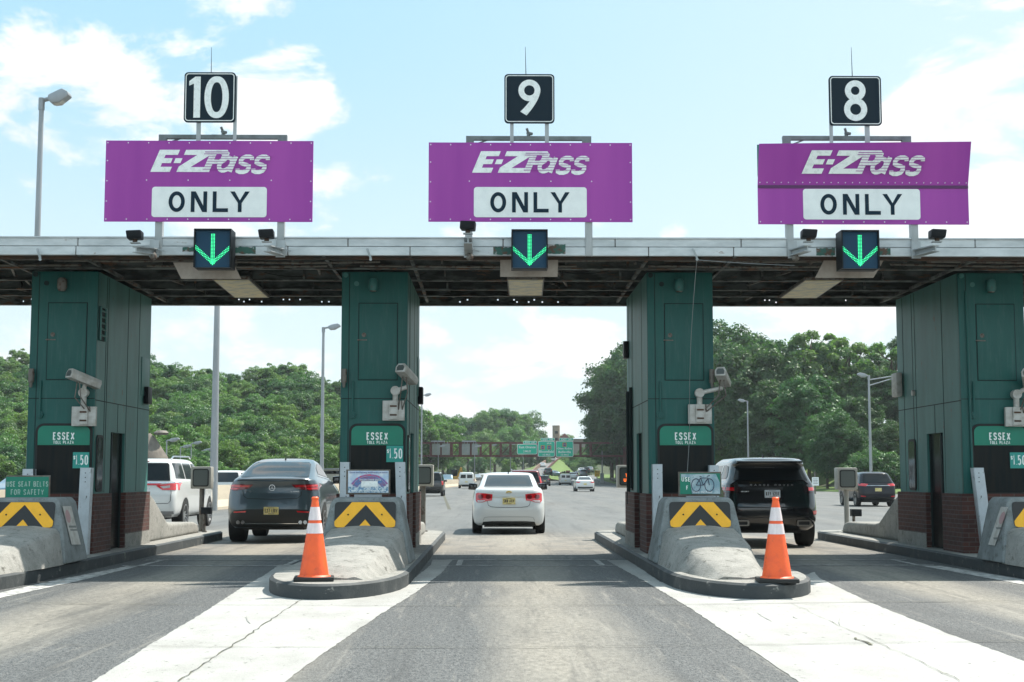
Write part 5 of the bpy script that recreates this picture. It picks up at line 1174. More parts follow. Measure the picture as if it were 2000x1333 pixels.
# --- white compact sedan in the middle lane
K=[(.21,.16,4.40,.78,.12,.03),(.27,.05,4.50,.86,.22,.08),(.42,.01,4.56,.895,.26,.10),(.60,.0,4.58,.90,.28,.10),(.74,.03,4.57,.90,.28,.10),(.86,.07,4.50,.89,.28,.09),(.95,.09,4.2,.872,.26,.08),(1.02,.11,3.75,.85,.25,.07),(1.07,.15,3.45,.815,.24,.06),(1.095,.26,3.3,.785,.24,.04),(1.11,.55,3.25,.76,.22,.03),(1.16,.74,3.12,.735,.2,.02),(1.25,.98,2.9,.70,.2,.02),(1.35,1.26,2.66,.655,.2,.03),(1.425,1.52,2.42,.61,.25,.04),(1.46,1.75,2.2,.52,.3,.03),(1.475,1.95,2.1,.30,.2,.0),(1.477,2.0,2.05,.05,.05,.0)]
D1=35.0; c=Car(K,4.6,gx(994,D1),D1,PW,'white compact sedan with New Jersey plate in the middle lane','car',GC2,'sedan'); r0=c
c.patch('rear_window',CG2,[(-.615,1.125),(.615,1.125),(.60,1.14),(.525,1.385),(.50,1.40),(-.50,1.40),(-.525,1.385),(-.60,1.14)],off=.007)
tl=[(.395,.945),(.75,.985),(.80,.96),(.80,.80),(.775,.755),(.64,.755),(.55,.78),(.50,.79),(.41,.80)]
for o,sx in zip(c.patch('tail_lamp',TL,tl,mirror=True,off=.010),(1,-1)):
    for cx_ in (.68,.50):
        c.patch('lamp_disc',TLD,[(sx*(cx_)+.062*math.cos(R(a)),.885+.055*math.sin(R(a))) for a in range(0,360,24)],off=.014,parent=o)
    c.patch('reverse_lamp',TLW,[(sx*a,b) for a,b in ((.56,.80),(.76,.80),(.75,.765),(.64,.765))],off=.015,parent=o)
c.patch('chrome_bar',mat('bright bar',(.75,.8,.82),.2,.3),[(-.395,.93),(.395,.93),(.395,.890),(-.395,.890)],off=.02)
near_strip(c,'trunk_seam',BK,[(-.52,.79),(-.50,.69),(-.44,.655),(-.3,.64),(0,.635),(.3,.64),(.44,.655),(.50,.69),(.52,.79)],.010)
near_strip(c,'bumper_crease',mat('crease grey',(.30,.31,.31),.4),[(-.62,.33),(-.59,.40),(-.5,.415),(0,.42),(.5,.415),(.59,.40),(.62,.33)],.010)
near_strip(c,'lid_edge',mat('lid edge grey',(.25,.26,.26),.4),[(-.60,1.095),(0,1.10),(.60,1.095)],.010,off=.004)
c.patch('bumper_lower',BK,[(-.62,.30),(-.4,.315),(.4,.315),(.62,.30),(.66,.22),(-.66,.22)],off=.008)
c.plate('S80-AXV',.79)
y=c.yat(0,1.0)-.012; mb=MB(local=True); mb.prism([(-.07,.985),(-.03,.985),(-.03,.997),(.03,.997),(.03,.985),(.07,.985),(.06,1.02),(.03,1.02),(.03,1.030),(-.03,1.030),(-.03,1.02),(-.06,1.02)][::-1],y-.01,y+.02); mb.build('bow_tie_emblem',mat('emblem gold',(.55,.40,.12),.25,.8),c.root)
mb=MB(local=True); mb.text('CRUZE',-.50,-.36,.995,1.015,y+.005,.006); mb.text('LT',.45,.50,.995,1.015,y+.005,.006); mb.build('badge_lettering',CH,c.root)
c.patch('side_window',CG,[(1.02,1.13),(2.95,1.08),(2.45,1.36),(1.5,1.37)],'side',off=.006)
c.root.scale=(1.01,1,1.03); c.wheels(.98,3.68,.325,.225,.895,RIM); c.mirrors(3.0,1.12,.80,PB,1.15); c.antenna(1.6,.09)
mb=MB(local=True); mb.box(-.6,.6,.3,4.2,.17,.30); mb.cyl((-.35,.10,.24),(-.35,.5,.24),.03); mb.build('underbody',BK,c.root)
# --- graphite coupe SUV, left lane
K=[(.30,.16,4.60,.84,.15,.03),(.38,.05,4.75,.93,.25,.08),(.52,.0,4.86,.985,.3,.12),(.70,-.01,4.90,1.0,.3,.14),(.90,.03,4.88,1.0,.3,.14),(1.02,.06,4.75,.985,.3,.12),(1.12,.07,4.3,.96,.3,.12),(1.20,.06,3.9,.93,.3,.12),(1.27,.05,3.65,.885,.3,.10),(1.30,.11,3.55,.855,.28,.07),(1.34,.30,3.45,.825,.25,.05),(1.44,.72,3.2,.775,.25,.04),(1.55,1.12,2.95,.72,.25,.04),(1.65,1.55,2.7,.66,.3,.05),(1.71,1.95,2.5,.57,.35,.04),(1.735,2.25,2.4,.35,.25,0),(1.74,2.3,2.35,.05,.05,0)]
D2=30.5; c=Car(K,4.9,gx(531,D2),D2,PG,'dark grey coupe-style SUV with yellow plate in the left lane','car',GC2,'suv'); 
c.patch('rear_window',CG,[(-.72,1.345),(-.69,1.335),(.69,1.335),(.72,1.345),(.63,1.60),(.56,1.655),(-.56,1.655),(-.63,1.60)],off=.007)
near_strip(c,'spoiler_lip',BK,[(-.74,1.262),(-.4,1.285),(0,1.29),(.4,1.285),(.74,1.262)],.018,off=.012)
near_strip(c,'spoiler_lip',mat('lip highlight',(.16,.18,.2),.3,.5),[(-.74,1.285),(-.4,1.308),(0,1.313),(.4,1.308),(.74,1.285)],.022,off=.022)
tl=[(.40,1.185),(.62,1.19),(.92,1.20),(.94,1.16),(.93,1.07),(.80,1.055),(.66,1.075),(.56,1.09),(.46,1.12)]
for o,sx in zip(c.patch('tail_lamp',TLD,tl,mirror=True,off=.010),(1,-1)):
    c.patch('lamp_light',TL,[(sx*a,b) for a,b in ((.46,1.165),(.90,1.178),(.91,1.14),(.66,1.13),(.50,1.14))],off=.015,parent=o)
    c.patch('lamp_light',TL,[(sx*a,b) for a,b in ((.68,1.115),(.90,1.12),(.90,1.085),(.75,1.075))],off=.015,parent=o)
    near_strip(c,'lamp_divider',BK,[(sx*.655,1.19),(sx*.66,1.07)],.01,off=.018,parent=o) if 0 else None
y=c.yat(0,1.12)-.012; mb=MB(local=True); mb.ring(0,1.12,.065,.052,y-.012,y+.01,0,360,26)
for a in (90,210,330): mb.prism([(.008*math.cos(R(a+90)),1.12+.008*math.sin(R(a+90))),(.008*math.cos(R(a-90)),1.12+.008*math.sin(R(a-90))),(.055*math.cos(R(a)),1.12+.055*math.sin(R(a)))],y-.012,y+.008)
mb.build('star_emblem',CH,c.root)
mb=MB(local=True); mb.text('GLE',-.56,-.44,1.03,1.055,c.yat(-.5,1.04)-.008,.006); mb.text('43 AMG',.36,.56,1.03,1.055,c.yat(.5,1.04)-.008,.006); mb.build('badge_lettering',CH,c.root)
near_strip(c,'tailgate_seam',BK,[(-.62,1.07),(-.60,.96),(-.52,.90),(0,.885),(.52,.90),(.60,.96),(.62,1.07)],.012)
c.patch('bumper_lower',BK,[(-.88,.58),(-.80,.66),(-.5,.685),(.5,.685),(.80,.66),(.88,.58),(.90,.36),(.7,.32),(-.7,.32),(-.90,.36)],off=.009)
c.patch('reflector',TL,[(.52,.652),(.80,.635),(.78,.612),(.54,.622)],mirror=True,off=.018)
near_strip(c,'diffuser_trim',CH,[(-.55,.40),(.55,.40)],.012,off=.016)
c.plate('E27•LBW'.replace('•','-'),.655)
mb=MB(local=True)
for sx in (-1,1):
    for k in (0,1): mb.cyl((sx*(.60+.1*k),.05,.42),(sx*(.60+.1*k),.3,.42),.04,n=12)
mb.build('exhaust_pipe',CH,c.root)
c.patch('side_window',CG,[(1.35,1.40),(3.3,1.30),(2.75,1.58),(2.0,1.62),(1.5,1.53)],'side',off=.006)
near_strip2=[(1.2,1.375),(3.4,1.275),(3.4,1.255),(1.2,1.355)]; c.patch('window_trim',CH,near_strip2,'side',off=.01)
c.patch('door_seam',BK,[(2.42,.55),(2.435,.55),(2.40,1.3),(2.385,1.3)],'side',off=.005)
c.patch('side_skirt',BK,[(1.35,.34),(3.45,.34),(3.45,.48),(1.35,.46)],'side',off=.007)
c.root.scale=(1.02,1,1.045); c.wheels(.98,3.90,.38,.32,1.0,RIM,5); c.mirrors(3.25,1.28,.90,PB,1.15); c.antenna(1.95,.07)
mb=MB(local=True); mb.box(-.65,.65,.35,4.5,.26,.45); mb.cyl((-.6,.98,.36),(.6,.98,.36),.06); mb.build('underbody',BK,c.root)
# --- black SUV, right lane
K=[(.33,.22,4.50,.80,.15,.02),(.42,.08,4.65,.90,.2,.05),(.55,.02,4.76,.945,.22,.07),(.78,.0,4.82,.955,.22,.08),(.98,.05,4.83,.95,.22,.08),(1.12,.09,4.75,.94,.22,.08),(1.20,.11,4.2,.925,.22,.08),(1.27,.13,3.75,.90,.2,.07),(1.33,.16,3.55,.865,.2,.06),(1.45,.25,3.35,.815,.2,.05),(1.58,.33,3.1,.775,.2,.05),(1.68,.30,2.9,.745,.2,.05),(1.735,.30,2.7,.70,.25,.06),(1.775,.42,2.5,.64,.35,.06),(1.80,.8,2.2,.48,.35,.03),(1.807,1.2,1.9,.20,.15,0)]
D3=28.4; c=Car(K,4.85,gx(1509,D3),D3,PB,'large black SUV with white plate in the right lane','car',GC2,'suv',body_name='body')
c.patch('rear_window',CG,[(-.745,1.33),(.745,1.33),(.735,1.36),(.64,1.63),(.60,1.655),(-.60,1.655),(-.64,1.63),(-.735,1.36)],off=.007)
mb=MB(local=True); 
pts=[(-.66,.27),(-.4,.235),(0,.22),(.4,.235),(.66,.27)]
v=[];f=[]
for x_,y_ in pts: v+=[(x_,y_,1.685),(x_,y_+.0,1.72),(x_*.97,y_+.25,1.765),(x_*.97,y_+.2,1.67)]
f=[(4*k+a,4*k+4+a,4*k+4+(a+1)%4,4*k+(a+1)%4) for k in range(4) for a in range(4)]+[(0,1,2,3),(19,18,17,16)]
mb.add(v,f); mb.build('spoiler',PB,c.root,bevel=.012)
tl=[(.62,1.225),(.90,1.235),(.915,1.16),(.90,1.085),(.66,1.09),(.64,1.14)]
for o,sx in zip(c.patch('tail_lamp',mat('smoked lamp',(.03,.006,.008),.1,coat=1),tl,mirror=True,off=.010),(1,-1)):
    c.patch('lamp_light',TL,[(sx*a,b) for a,b in ((.74,1.185),(.905,1.195),(.91,1.13),(.74,1.12))],off=.015,parent=o)
c.patch('tail_light_corner',TL,[(.80,.72),(.90,.735),(.90,.66),(.82,.65)],mirror=True,off=.014)
yv=c.yat(0,1.235)-.01; mb=MB(local=True); mb.stext('RANGE ROVER',-.43,.43,1.222,1.258,yv-.006,.2,gap=.7,depth=.02); mb.v=[(a,b+.09*(a/.9)**2,cc) for a,b,cc in mb.v]; mb.build('badge_lettering',mat('badge dark chrome',(.20,.20,.20),.35,.5),c.root)
mb=MB(local=True); mb.text('SPORT',-.62,-.46,1.10,1.12,c.yat(-.55,1.1)-.012,.006); mb.build('badge_lettering',CH,c.root)
c.plate('KTV-5237',1.065,m=LPW)
near_strip(c,'tailgate_seam',mat('seam gloss',(.001,.001,.001),.9),[(-.74,.80),(0,.79),(.74,.80)],.016,off=.006)
near_strip(c,'tailgate_seam',mat('seam gloss2',(.03,.032,.035),.2),[(-.88,.66),(-.5,.60),(0,.59),(.5,.60),(.88,.66)],.02,off=.014)
for sx in (-1,1):
    mb=MB(local=True); P=rr(sx*.62-.14,sx*.62+.14,.43,.54,.03,4); P2=rr(sx*.62-.115,sx*.62+.115,.45,.52,.02,4); n=len(P); yy=.02
    for k in range(n): mb.prism([P[k],P[(k+1)%n],P2[(k+1)%n],P2[k]],yy-.02,yy+.1)
    mb.prism(P2,yy+.03,yy+.09,1); mb.build('exhaust_tip',[mat('exhaust trim%d'%sx,(.25,.23,.2),.3,.7),BK],c.root)
c.patch('side_window',CG,[(.55,1.40),(.7,1.61),(1.0,1.64),(2.75,1.62),(3.3,1.34),(.6,1.36)],'side',off=.006)
c.patch('window_pillar',PB,[(1.25,1.36),(1.33,1.36),(1.28,1.63),(1.2,1.63)],'side',off=.010); c.patch('window_pillar',PB,[(2.2,1.36),(2.28,1.36),(2.26,1.63),(2.18,1.63)],'side',off=.010)
c.wheels(.95,3.87,.385,.29,.955,RIMD,5); c.mirrors(3.2,1.3,.88,PB,1.1); c.antenna(.95,.06)
mb=MB(local=True); mb.box(-.62,.62,.35,4.3,.28,.5); mb.cyl((-.6,.95,.36),(.6,.95,.36),.06); mb.build('underbody',BK,c.root)
mb=MB(local=True); mb.bar((-.3,.12,1.60),(.1,.17,1.585),.012,.012); mb.v=[(a,c.yat(a,cc)-.02,cc) for a,b,cc in mb.v]; mb.build('wiper',BK,c.root)
# --- large white SUV far left
K=[(.36,.12,4.9,.88,.12,.02),(.45,.03,5.1,.96,.18,.04),(.60,.0,5.25,.995,.2,.05),(.90,.01,5.28,1.0,.2,.05),(1.10,.06,5.2,.99,.2,.05),(1.20,.08,4.6,.975,.18,.05),(1.28,.10,4.1,.955,.16,.05),(1.36,.13,3.9,.93,.16,.05),(1.5,.19,3.7,.90,.16,.05),(1.65,.26,3.4,.865,.16,.05),(1.76,.31,3.15,.835,.18,.06),(1.84,.42,2.9,.79,.22,.06),(1.88,.8,2.5,.66,.3,.04),(1.89,1.3,2.0,.3,.2,0)]
D4=37.0; xR=(350-967)*D4/F; c=Car(K,5.3,xR-1.0,D4,PW,'large white SUV with full-width tail lamps beyond the far left booth','car',GC2,'suv')
c.patch('rear_window',CG,[(-.80,1.30),(.80,1.30),(.79,1.34),(.72,1.72),(.68,1.76),(-.68,1.76),(-.72,1.72),(-.79,1.34)],off=.007)
o=c.patch('tail_lamp',TL,[(.45,1.17),(.60,1.21),(.955,1.25),(.965,1.06),(.62,1.06)],mirror=True,off=.012)
for q,sx in zip(o,(1,-1)): c.patch('reverse_lamp',TLW,[(sx*a,b) for a,b in ((.55,1.16),(.80,1.175),(.80,1.12),(.64,1.10))],off=.018,parent=q)
c.patch('chrome_bar',CH,[(-.95,1.265),(.95,1.265),(.95,1.235),(-.95,1.235)],off=.014); c.patch('light_bar',TL,[(-.6,1.23),(.6,1.23),(.5,1.185),(-.5,1.185)],off=.012)
c.patch('high_brake_lamp',TLD,[(-.2,1.81),(.2,1.81),(.2,1.79),(-.2,1.79)],off=.01); c.patch('bumper_lower',mat('bumper grey',(.2,.2,.2),.5),[(-.9,.52),(.9,.52),(.9,.38),(-.9,.38)],off=.008)
near_strip(c,'tailgate_seam',BK,[(.80,1.2),(.84,1.0),(.83,.78),(.78,.72),(0,.71)],.012)
mb=MB(local=True); mb.text('LINCOLN',-.3,.3,1.08,1.115,c.yat(0,1.1)-.01,.006); mb.build('badge_lettering',CH,c.root)
for pl in ([(.36,1.36),(.42,1.76),(1.15,1.76),(1.30,1.35)],[(1.42,1.35),(1.27,1.76),(2.2,1.76),(2.4,1.33)],[(2.50,1.33),(2.35,1.76),(3.0,1.74),(3.7,1.32)]): c.patch('side_window',CG2,pl,'side',off=.006)
c.wheels(1.15,4.35,.40,.29,1.0,RIM,6); c.mirrors(3.7,1.35,.98,PW,1.2)
mb=MB(local=True)
for sx in (-1,1): mb.tube([(sx*.72,.6,1.88),(sx*.72,.8,1.94),(sx*.74,2.6,1.95),(sx*.74,2.8,1.90)],.02,8)
mb.build('roof_rail',CH,c.root,smooth=True); mb=MB(local=True); mb.box(-.65,.65,.35,4.8,.3,.5); mb.build('underbody',BK,c.root)
# --- generic smaller vehicles down the road
KS={'suv':([(.30,.14,4.2,.80,.12,.02),(.42,.02,4.45,.89,.2,.05),(.65,.0,4.55,.91,.22,.06),(.92,.03,4.5,.905,.2,.06),(1.04,.07,3.9,.885,.2,.05),(1.12,.12,3.45,.85,.2,.05),(1.28,.28,3.15,.79,.2,.04),(1.45,.42,2.8,.72,.2,.04),(1.56,.50,2.55,.66,.25,.04),(1.63,.75,2.3,.52,.3,.03),(1.65,1.2,1.8,.25,.2,0)],4.6,.34,(.85,3.55)),
'boxy':([(.34,.12,4.1,.82,.1,.02),(.45,.02,4.4,.89,.15,.03),(.65,.0,4.5,.90,.16,.03),(.98,.02,4.45,.90,.15,.03),(1.08,.05,3.5,.88,.14,.03),(1.2,.09,3.2,.85,.13,.03),(1.5,.2,2.8,.78,.13,.03),(1.68,.27,2.6,.73,.15,.03),(1.74,.4,2.4,.66,.25,.03),(1.765,.9,2.0,.4,.25,0)],4.6,.36,(.85,3.5)),
'sedan':([(.24,.14,4.4,.80,.12,.03),(.36,.02,4.7,.89,.25,.09),(.60,.0,4.8,.925,.28,.1),(.82,.03,4.75,.92,.28,.1),(.95,.07,4.1,.90,.26,.08),(1.03,.12,3.7,.86,.24,.06),(1.07,.3,3.5,.80,.24,.04),(1.12,.62,3.3,.76,.2,.03),(1.25,1.0,2.95,.70,.2,.03),(1.38,1.4,2.6,.62,.25,.03),(1.45,1.75,2.4,.5,.3,.02),(1.47,2.1,2.2,.1,.1,0)],4.8,.33,(1.0,3.8)),
'van':([(.34,.12,4.7,.86,.1,.02),(.5,.02,5.0,.97,.12,.02),(.9,.0,5.1,1.0,.12,.02),(1.1,.01,5.0,1.0,.12,.02),(1.2,.02,4.4,.99,.12,.02),(1.6,.05,4.0,.93,.12,.02),(1.85,.08,3.7,.86,.14,.02),(1.95,.2,3.5,.76,.2,.02),(1.98,.6,3.0,.4,.2,0)],5.3,.37,(1.0,4.2))}
def small_car(kind, px, Y, pm, label, fy=None, yaw=0, det=1, group='traffic beyond the plaza', nm=None, z=None, plate=True, mid=False):
    K,L_,r_,ax=KS[kind]; x=gx(px,Y); c=Car(K,L_,x,Y,pm,label,'van' if kind=='van' else 'car',group,nm or {'suv':'suv','boxy':'suv','sedan':'sedan','van':'van'}[kind],yaw=yaw,sub=3 if det else 2)
    if z is not None: c.root.location.z=z
    H=K[-1][0]
    belt={'suv':1.13,'boxy':1.12,'sedan':1.13,'van':1.3}[kind]; top={'suv':1.54,'boxy':1.64,'sedan':1.38,'van':1.75}[kind]; wb={'suv':.70,'boxy':.74,'sedan':.64,'van':.80}[kind]; wt=wb-.13
    e=.25 if not mid else .12
    if kind=='van':
        c.patch('rear_window',CG,[(.08,1.25),(.74,1.25),(.70,1.68),(.08,1.68)],mirror=True,off=.01,edge=e)
    else: c.patch('rear_window',CG if pm is not PW else CG2,[(-wb,belt),(wb,belt),(wt,top-.02),(wt-.04,top),(-wt+.04,top),(-wt,top-.02)],off=.01,edge=e)
    if kind=='sedan': c.patch('tail_lamp',TL,[(.42,.93),(.84,.96),(.86,.86),(.60,.82)],mirror=True,off=.014,edge=e)
    elif kind=='suv': c.patch('tail_lamp',TL,[(.45,1.06),(.84,1.10),(.86,.98),(.55,.96)],mirror=True,off=.014,edge=e)
    elif kind=='boxy': c.patch('tail_lamp',TL,[(.76,1.12),(.87,1.12),(.88,.82),(.76,.82)],mirror=True,off=.014,edge=e)
    else: c.patch('tail_lamp',TL,[(.88,1.2),(.97,1.2),(.97,.86),(.88,.86)],mirror=True,off=.014,edge=e)
    c.patch('bumper_lower',BK,[(-.72,.46),(.72,.46),(.72,.34),(-.72,.34)],off=.012,edge=e)
    c.patch('side_window',CG,{'suv':[(.75,1.2),(.9,1.46),(2.5,1.46),(3.1,1.14)],'boxy':[(.4,1.2),(.5,1.62),(2.5,1.62),(2.95,1.14)],'sedan':[(1.2,1.15),(1.6,1.35),(2.5,1.35),(3.1,1.13)],'van':[(2.6,1.3),(2.6,1.75),(3.6,1.75),(4.0,1.3)]}[kind],'side',off=.008,edge=e)
    if plate: c.plate('' if not mid else '', .80 if kind!='sedan' else .72)
    c.wheels(ax[0],ax[1],r_,.23,K[2][3]+.0,RIM,5,arches=True,simple=not mid)
    if det: c.mirrors(ax[1]-.6,belt,K[3][3]-.05,pm,1)
    mb=MB(local=True); mb.box(-.6,.6,.3,L_-.5,.2,.45); mb.build('underbody',BK,c.root)
    return c
c=small_car('suv',1715,67.5,PBL,'dark blue SUV beyond the right lane, under tall trees',mid=True); c.antenna(1.0,.06)
c.patch('chrome_bar',CH,[(-.55,1.0),(.55,1.0),(.55,.98),(-.55,.98)],off=.016); c.patch('reflector',TL,[(.6,.5),(.8,.52),(.8,.48),(.6,.46)],mirror=True,off=.018)
c=small_car('boxy',1026,73,PR,'dark red SUV directly in front of the white compact sedan',mid=True)
c.patch('tail_lamp_column',TL,[(.72,1.42),(.80,1.40),(.86,1.1),(.76,1.1)],mirror=True,off=.016)
mb=MB(local=True)
for sx in (-1,1): mb.tube([(sx*.68,.5,1.74),(sx*.68,.7,1.80),(sx*.68,2.2,1.80),(sx*.68,2.4,1.74)],.022,6)
mb.build('roof_rail',CH,c.root)
small_car('boxy',842,104,PB,'black boxy SUV seen right beside the booth left of the middle lane',mid=True)
small_car('van',911,176,PW,'white minivan near the concrete median wall') .root['category']='van'
small_car('sedan',1143,137,PW,'white sedan on the right of the road beyond the plaza',mid=True)
c=small_car('van',1105,243,PW,'white van with equipment loaded on its roof')
mb=MB(local=True)
for k in range(16):
    x_=random.uniform(-.75,.7); y_=random.uniform(.3,3); mb.box(x_,x_+random.uniform(.1,.3),y_,y_+random.uniform(.2,.9),2.06,2.2+random.uniform(0,.25))
mb.box(-.85,.85,.2,3.2,2.02,2.06)
for a in (-.8,.78): 
    for b in (.4,1.6,2.9): mb.box(a,a+.04,b,b+.05,1.9,2.03)
mb.build('roof_load',BK,c.root); mb=MB(local=True); mb.box(.05,.75,.25,.8,2.21,2.5); mb.build('red_crate',PR,c.root)
small_car('suv',1064,220,PB,'small black SUV beyond the red SUV')
def far(kind,px,py,Y,pm,label,yaw=0,z=None):
    p=at(px,py,Y); c=small_car(kind,px,Y,pm,label,det=0,plate=False,yaw=yaw,z=p.z if z is None else z); return c
far('sedan',1089.5,931.5,330,PLB,'blue grey car by the foot of the grassy knoll',yaw=R(25))
far('suv',1066.5,933,320,PW,'white car left of the grassy knoll, front one of two')
far('sedan',1061,928.5,350,PS,'silver car left of the grassy knoll, behind another')
far('sedan',1120,938.5,255,PW,'white car close to the right side of the loaded van')
far('sedan',1130,933,318,PR,'small red car among the far traffic on the right')
far('suv',1140,932,300,PS,'silver car beside the small red one in the far traffic')
far('sedan',1136,925.5,350,PW,'white car in the far traffic column, first')
far('suv',1146,925,365,PBL,'dark car at the far end of the traffic column')
far('sedan',1153,922,390,PS,'farthest small silver car below the trees')
far('suv',1071,930,290,PB,'small dark car left of the grass slope')
# cars over the median wall, on the opposite carriageway
def behind(kind,px,Y,pm,label,yaw=math.pi): 
    c=small_car(kind,px,Y,pm,label,det=0,plate=False,yaw=yaw,group='oncoming traffic beyond the median wall')
    c.root.location=(gx(px,Y),Y+(4.6 if yaw else 0),road_z(0,Y)); return c
behind('boxy',441,78,PW,'white SUV beyond the median wall beside the dark coupe',yaw=0); behind('sedan',437,88,PBL,'blue car beyond the median wall, in front of the white SUV',yaw=0); behind('sedan',466,100,PG,'grey car beyond the median wall, nearest the dark coupe roof',yaw=0)
behind('sedan',8,74,PLB,'blue green car at the far left edge behind the median wall')
behind('boxy',873,210,PLB,'pale blue SUV beyond the median wall, left of the minivan'); behind('sedan',893,235,PW,'white car beyond the median wall, left of the minivan')
behind('sedan',932,300,PS,'silver car far beyond the median wall, first of the row'); behind('sedan',942,330,PW,'white car far beyond the median wall, second of the row')
# ------------------------------------------------------------ background structures
root=thing('median_wall','long pale concrete median wall running along the left of the road','wall',(-12,60,0))
pts=[(-15.4,26),(-13.2,42),(-12.15,61),(-9.3,120),(-6.6,185),(-4.6,240),(-4.2,300),(-3.6,340)]
v=[];f=[];pr=[(-.32,0),(-.32,.12),(-.14,.42),(-.10,1.05),(.10,1.05),(.14,.42),(.32,.12),(.32,0)]
for x,y in pts: v+=[(x+a,y,z+road_z(x,y)) for a,z in pr]
n=8; f=[(n*j+k,n*j+k+1,n*(j+1)+k+1,n*(j+1)+k) for j in range(len(pts)-1) for k in range(n-1)]
MB().add(v,f).build('wall_body',M['barrier'],root)
b=MB()
for j in range(len(pts)-1):
    (x0,y0),(x1,y1)=pts[j],pts[j+1]; L_=math.hypot(x1-x0,y1-y0); q=int(L_/6)
    for k in range(q): t=(k+.5)/q; x=x0+(x1-x0)*t; y=y0+(y1-y0)*t; b.box(x-.105,x+.105,y,y+.03,.45+road_z(x,y),1.052+road_z(x,y))
b.build('wall_joint',M['conduit'],root)
# lamp posts
GLP='grey street lamp posts'
def lamp(px,Y,py_top,label,head=1,r=.085,arm=.5,base=0,hl=.75,ref=None):
    x=at(px,ref or (py_top+932)/2,Y).x; top=gz(py_top,Y); root=thing('street_lamp',label,'street lamp',(x,Y,base),group=GLP)
    MB().cyl((x,Y,base),(x,Y,top-.05),r*1.25,r*.72,14).build('pole',M['galv'],root,smooth=True)
    b=MB(); b.cyl((x,Y,top-.3),(x,Y,top),r*.95,n=12); b.cyl((x,Y,top-.06),(x+head*arm,Y,top+.02),.055,n=8); b.build('arm',M['galv'],root,smooth=True)
    s=head; x0=x+s*arm*.55; x1=x0+s*hl
    b=MB(); pf=[(x0,top-.06),(x0+s*.12*hl/.75,top-.16),(x0+s*hl*.55,top-.14),(x1,top+.05),(x1-s*.03,top+.14),(x1-s*.18,top+.22),(x0+s*.2,top+.15),(x0,top+.05)]
    b.prism(pf,Y-.17,Y+.17); h=b.build('lamp_head',M['galv'],root,bevel=.045)
    b=MB(); b.prism([(x0+s*.14,top-.17),(x0+s*hl*.56,top-.15),(x1-s*.05,top+.03),(x0+s*hl*.5,top-.10)],Y-.12,Y+.12); b.build('lamp_glass',M['camera_white'],h)
    return root
lamp(75,34.5,195,'tall grey street lamp rising above the canopy at the far left',1,.08,arm=.34,hl=.52,ref=400)
lamp(421,60,520,'street lamp post rising out of frame beside the dark coupe',1,.145,ref=760)
lamp(630,84,640,'grey street lamp between the two left booths',1,.105)
lamp(823.5,152,772,'slim street lamp right beside the booth left of the middle lane',1,.09)
lamp(1461,150,783,'slim street lamp before dark trees, left of the black SUV roof',-1,.09)
root=lamp(1699,112,733,'street lamp with a double truss arm above the dark blue SUV',-1,.11,arm=.3)
x=at(1699,832,112).x; b=MB(); b.cyl((x,112,gz(742,112)),(gx(1760,112),112,gz(733,112)),.05,n=8); b.cyl((x,112,gz(753,112)),(gx(1760,112),112,gz(736,112)),.05,n=8); b.build('truss_arm',M['galv'],root,smooth=True)
lamp(1176,285,841,'slim street lamp by the dark trees near the yellow sign',-1,.12)
for px,Y,t,l in ((325,125,860,'small lamp post by the grey roof, left'),(352,150,873,'wooden-looking pole beyond the white SUV, left one'),(373,150,866,'pole with twin heads beyond the white SUV'),(394,160,880,'short pole near the tall lamp post, left group'),(540,165,885,'short lamp post above the dark coupe roof'),(856,230,872,'lamp post below the gantry, first from left'),(927,240,872,'lamp post below the gantry, behind the minivan'),(958,260,870,'lamp post below the gantry, third'),(997,285,868,'lamp post below the gantry, fourth'),(1022,300,865,'lamp post left of the first green road sign')):
    lamp(px,Y,t,l,1 if px>300 else -1,.07,arm=.4,hl=.9)
# sign gantry
G=260; X=lambda p:gx(p,G); Z=lambda p:gz(p,G)
root=thing('sign_gantry','rust red truss gantry spanning the road below the trees','gantry',(X(825),G,0))
b=MB()
for yy in (G,G+1.2):
    for p in (865.5,891): b.box(X(800),X(1222),yy-.12,yy+.12,Z(p)-.17,Z(p)+.17)
b.build('chord',M['rustred'],root)
b=MB()
for p in (841,861.5,881,899,919,938.5,958,978,997,1048,1084,1134,1154): 
    w_=.22 if p not in (881,899) else .3
    b.box(X(p)-w_,X(p)+w_,G-.1,G+.1,Z(890),Z(866))
    b.bar((X(p),G+1.2,Z(890)),(X(p)+2,G+1.2,Z(866)),.15,.15)
b.split('brace',M['rustred'],root,dist=1.0)
b=MB(); 
for p in (803,1222): b.box(X(p)-.3,X(p)+.3,G-.1,G+.1,0,Z(864)); b.box(X(p)-.3,X(p)+.3,G+1.1,G+1.3,0,Z(864))
b.split('leg',M['rustred'],root,dist=2)
for (a,c,l) in ((844,859.5,'blank grey sign back on the gantry, leftmost'),(863,878.5,'blank grey sign back on the gantry, second from left'),(902,917.5,'blank grey sign back on the gantry, third from left'),(921.5,932.7,'narrow blank grey sign back on the gantry, rightmost of four')):
    root=thing('blank_sign',l,'sign back',(X(a),G-.3,Z(889)),group='blank grey sign backs on the gantry'); MB().box(X(a),X(c),G-.35,G-.2,Z(889),Z(867)).build('sign_panel',mat('sign back %d'%a,(.34,.37,.34),.6,.2,col2=(.24,.29,.25),scale=1.2),root)
    b=MB()
    for k in range(1,6): z=Z(889)+(Z(867)-Z(889))*k/6; b.box(X(a),X(c),G-.40,G-.35,z-.04,z+.04)
    for k in (.3,.7): x=X(a)+(X(c)-X(a))*k; b.box(x-.05,x+.05,G-.43,G-.40,Z(889),Z(862))
    b.build('rib',M['galv'],root)
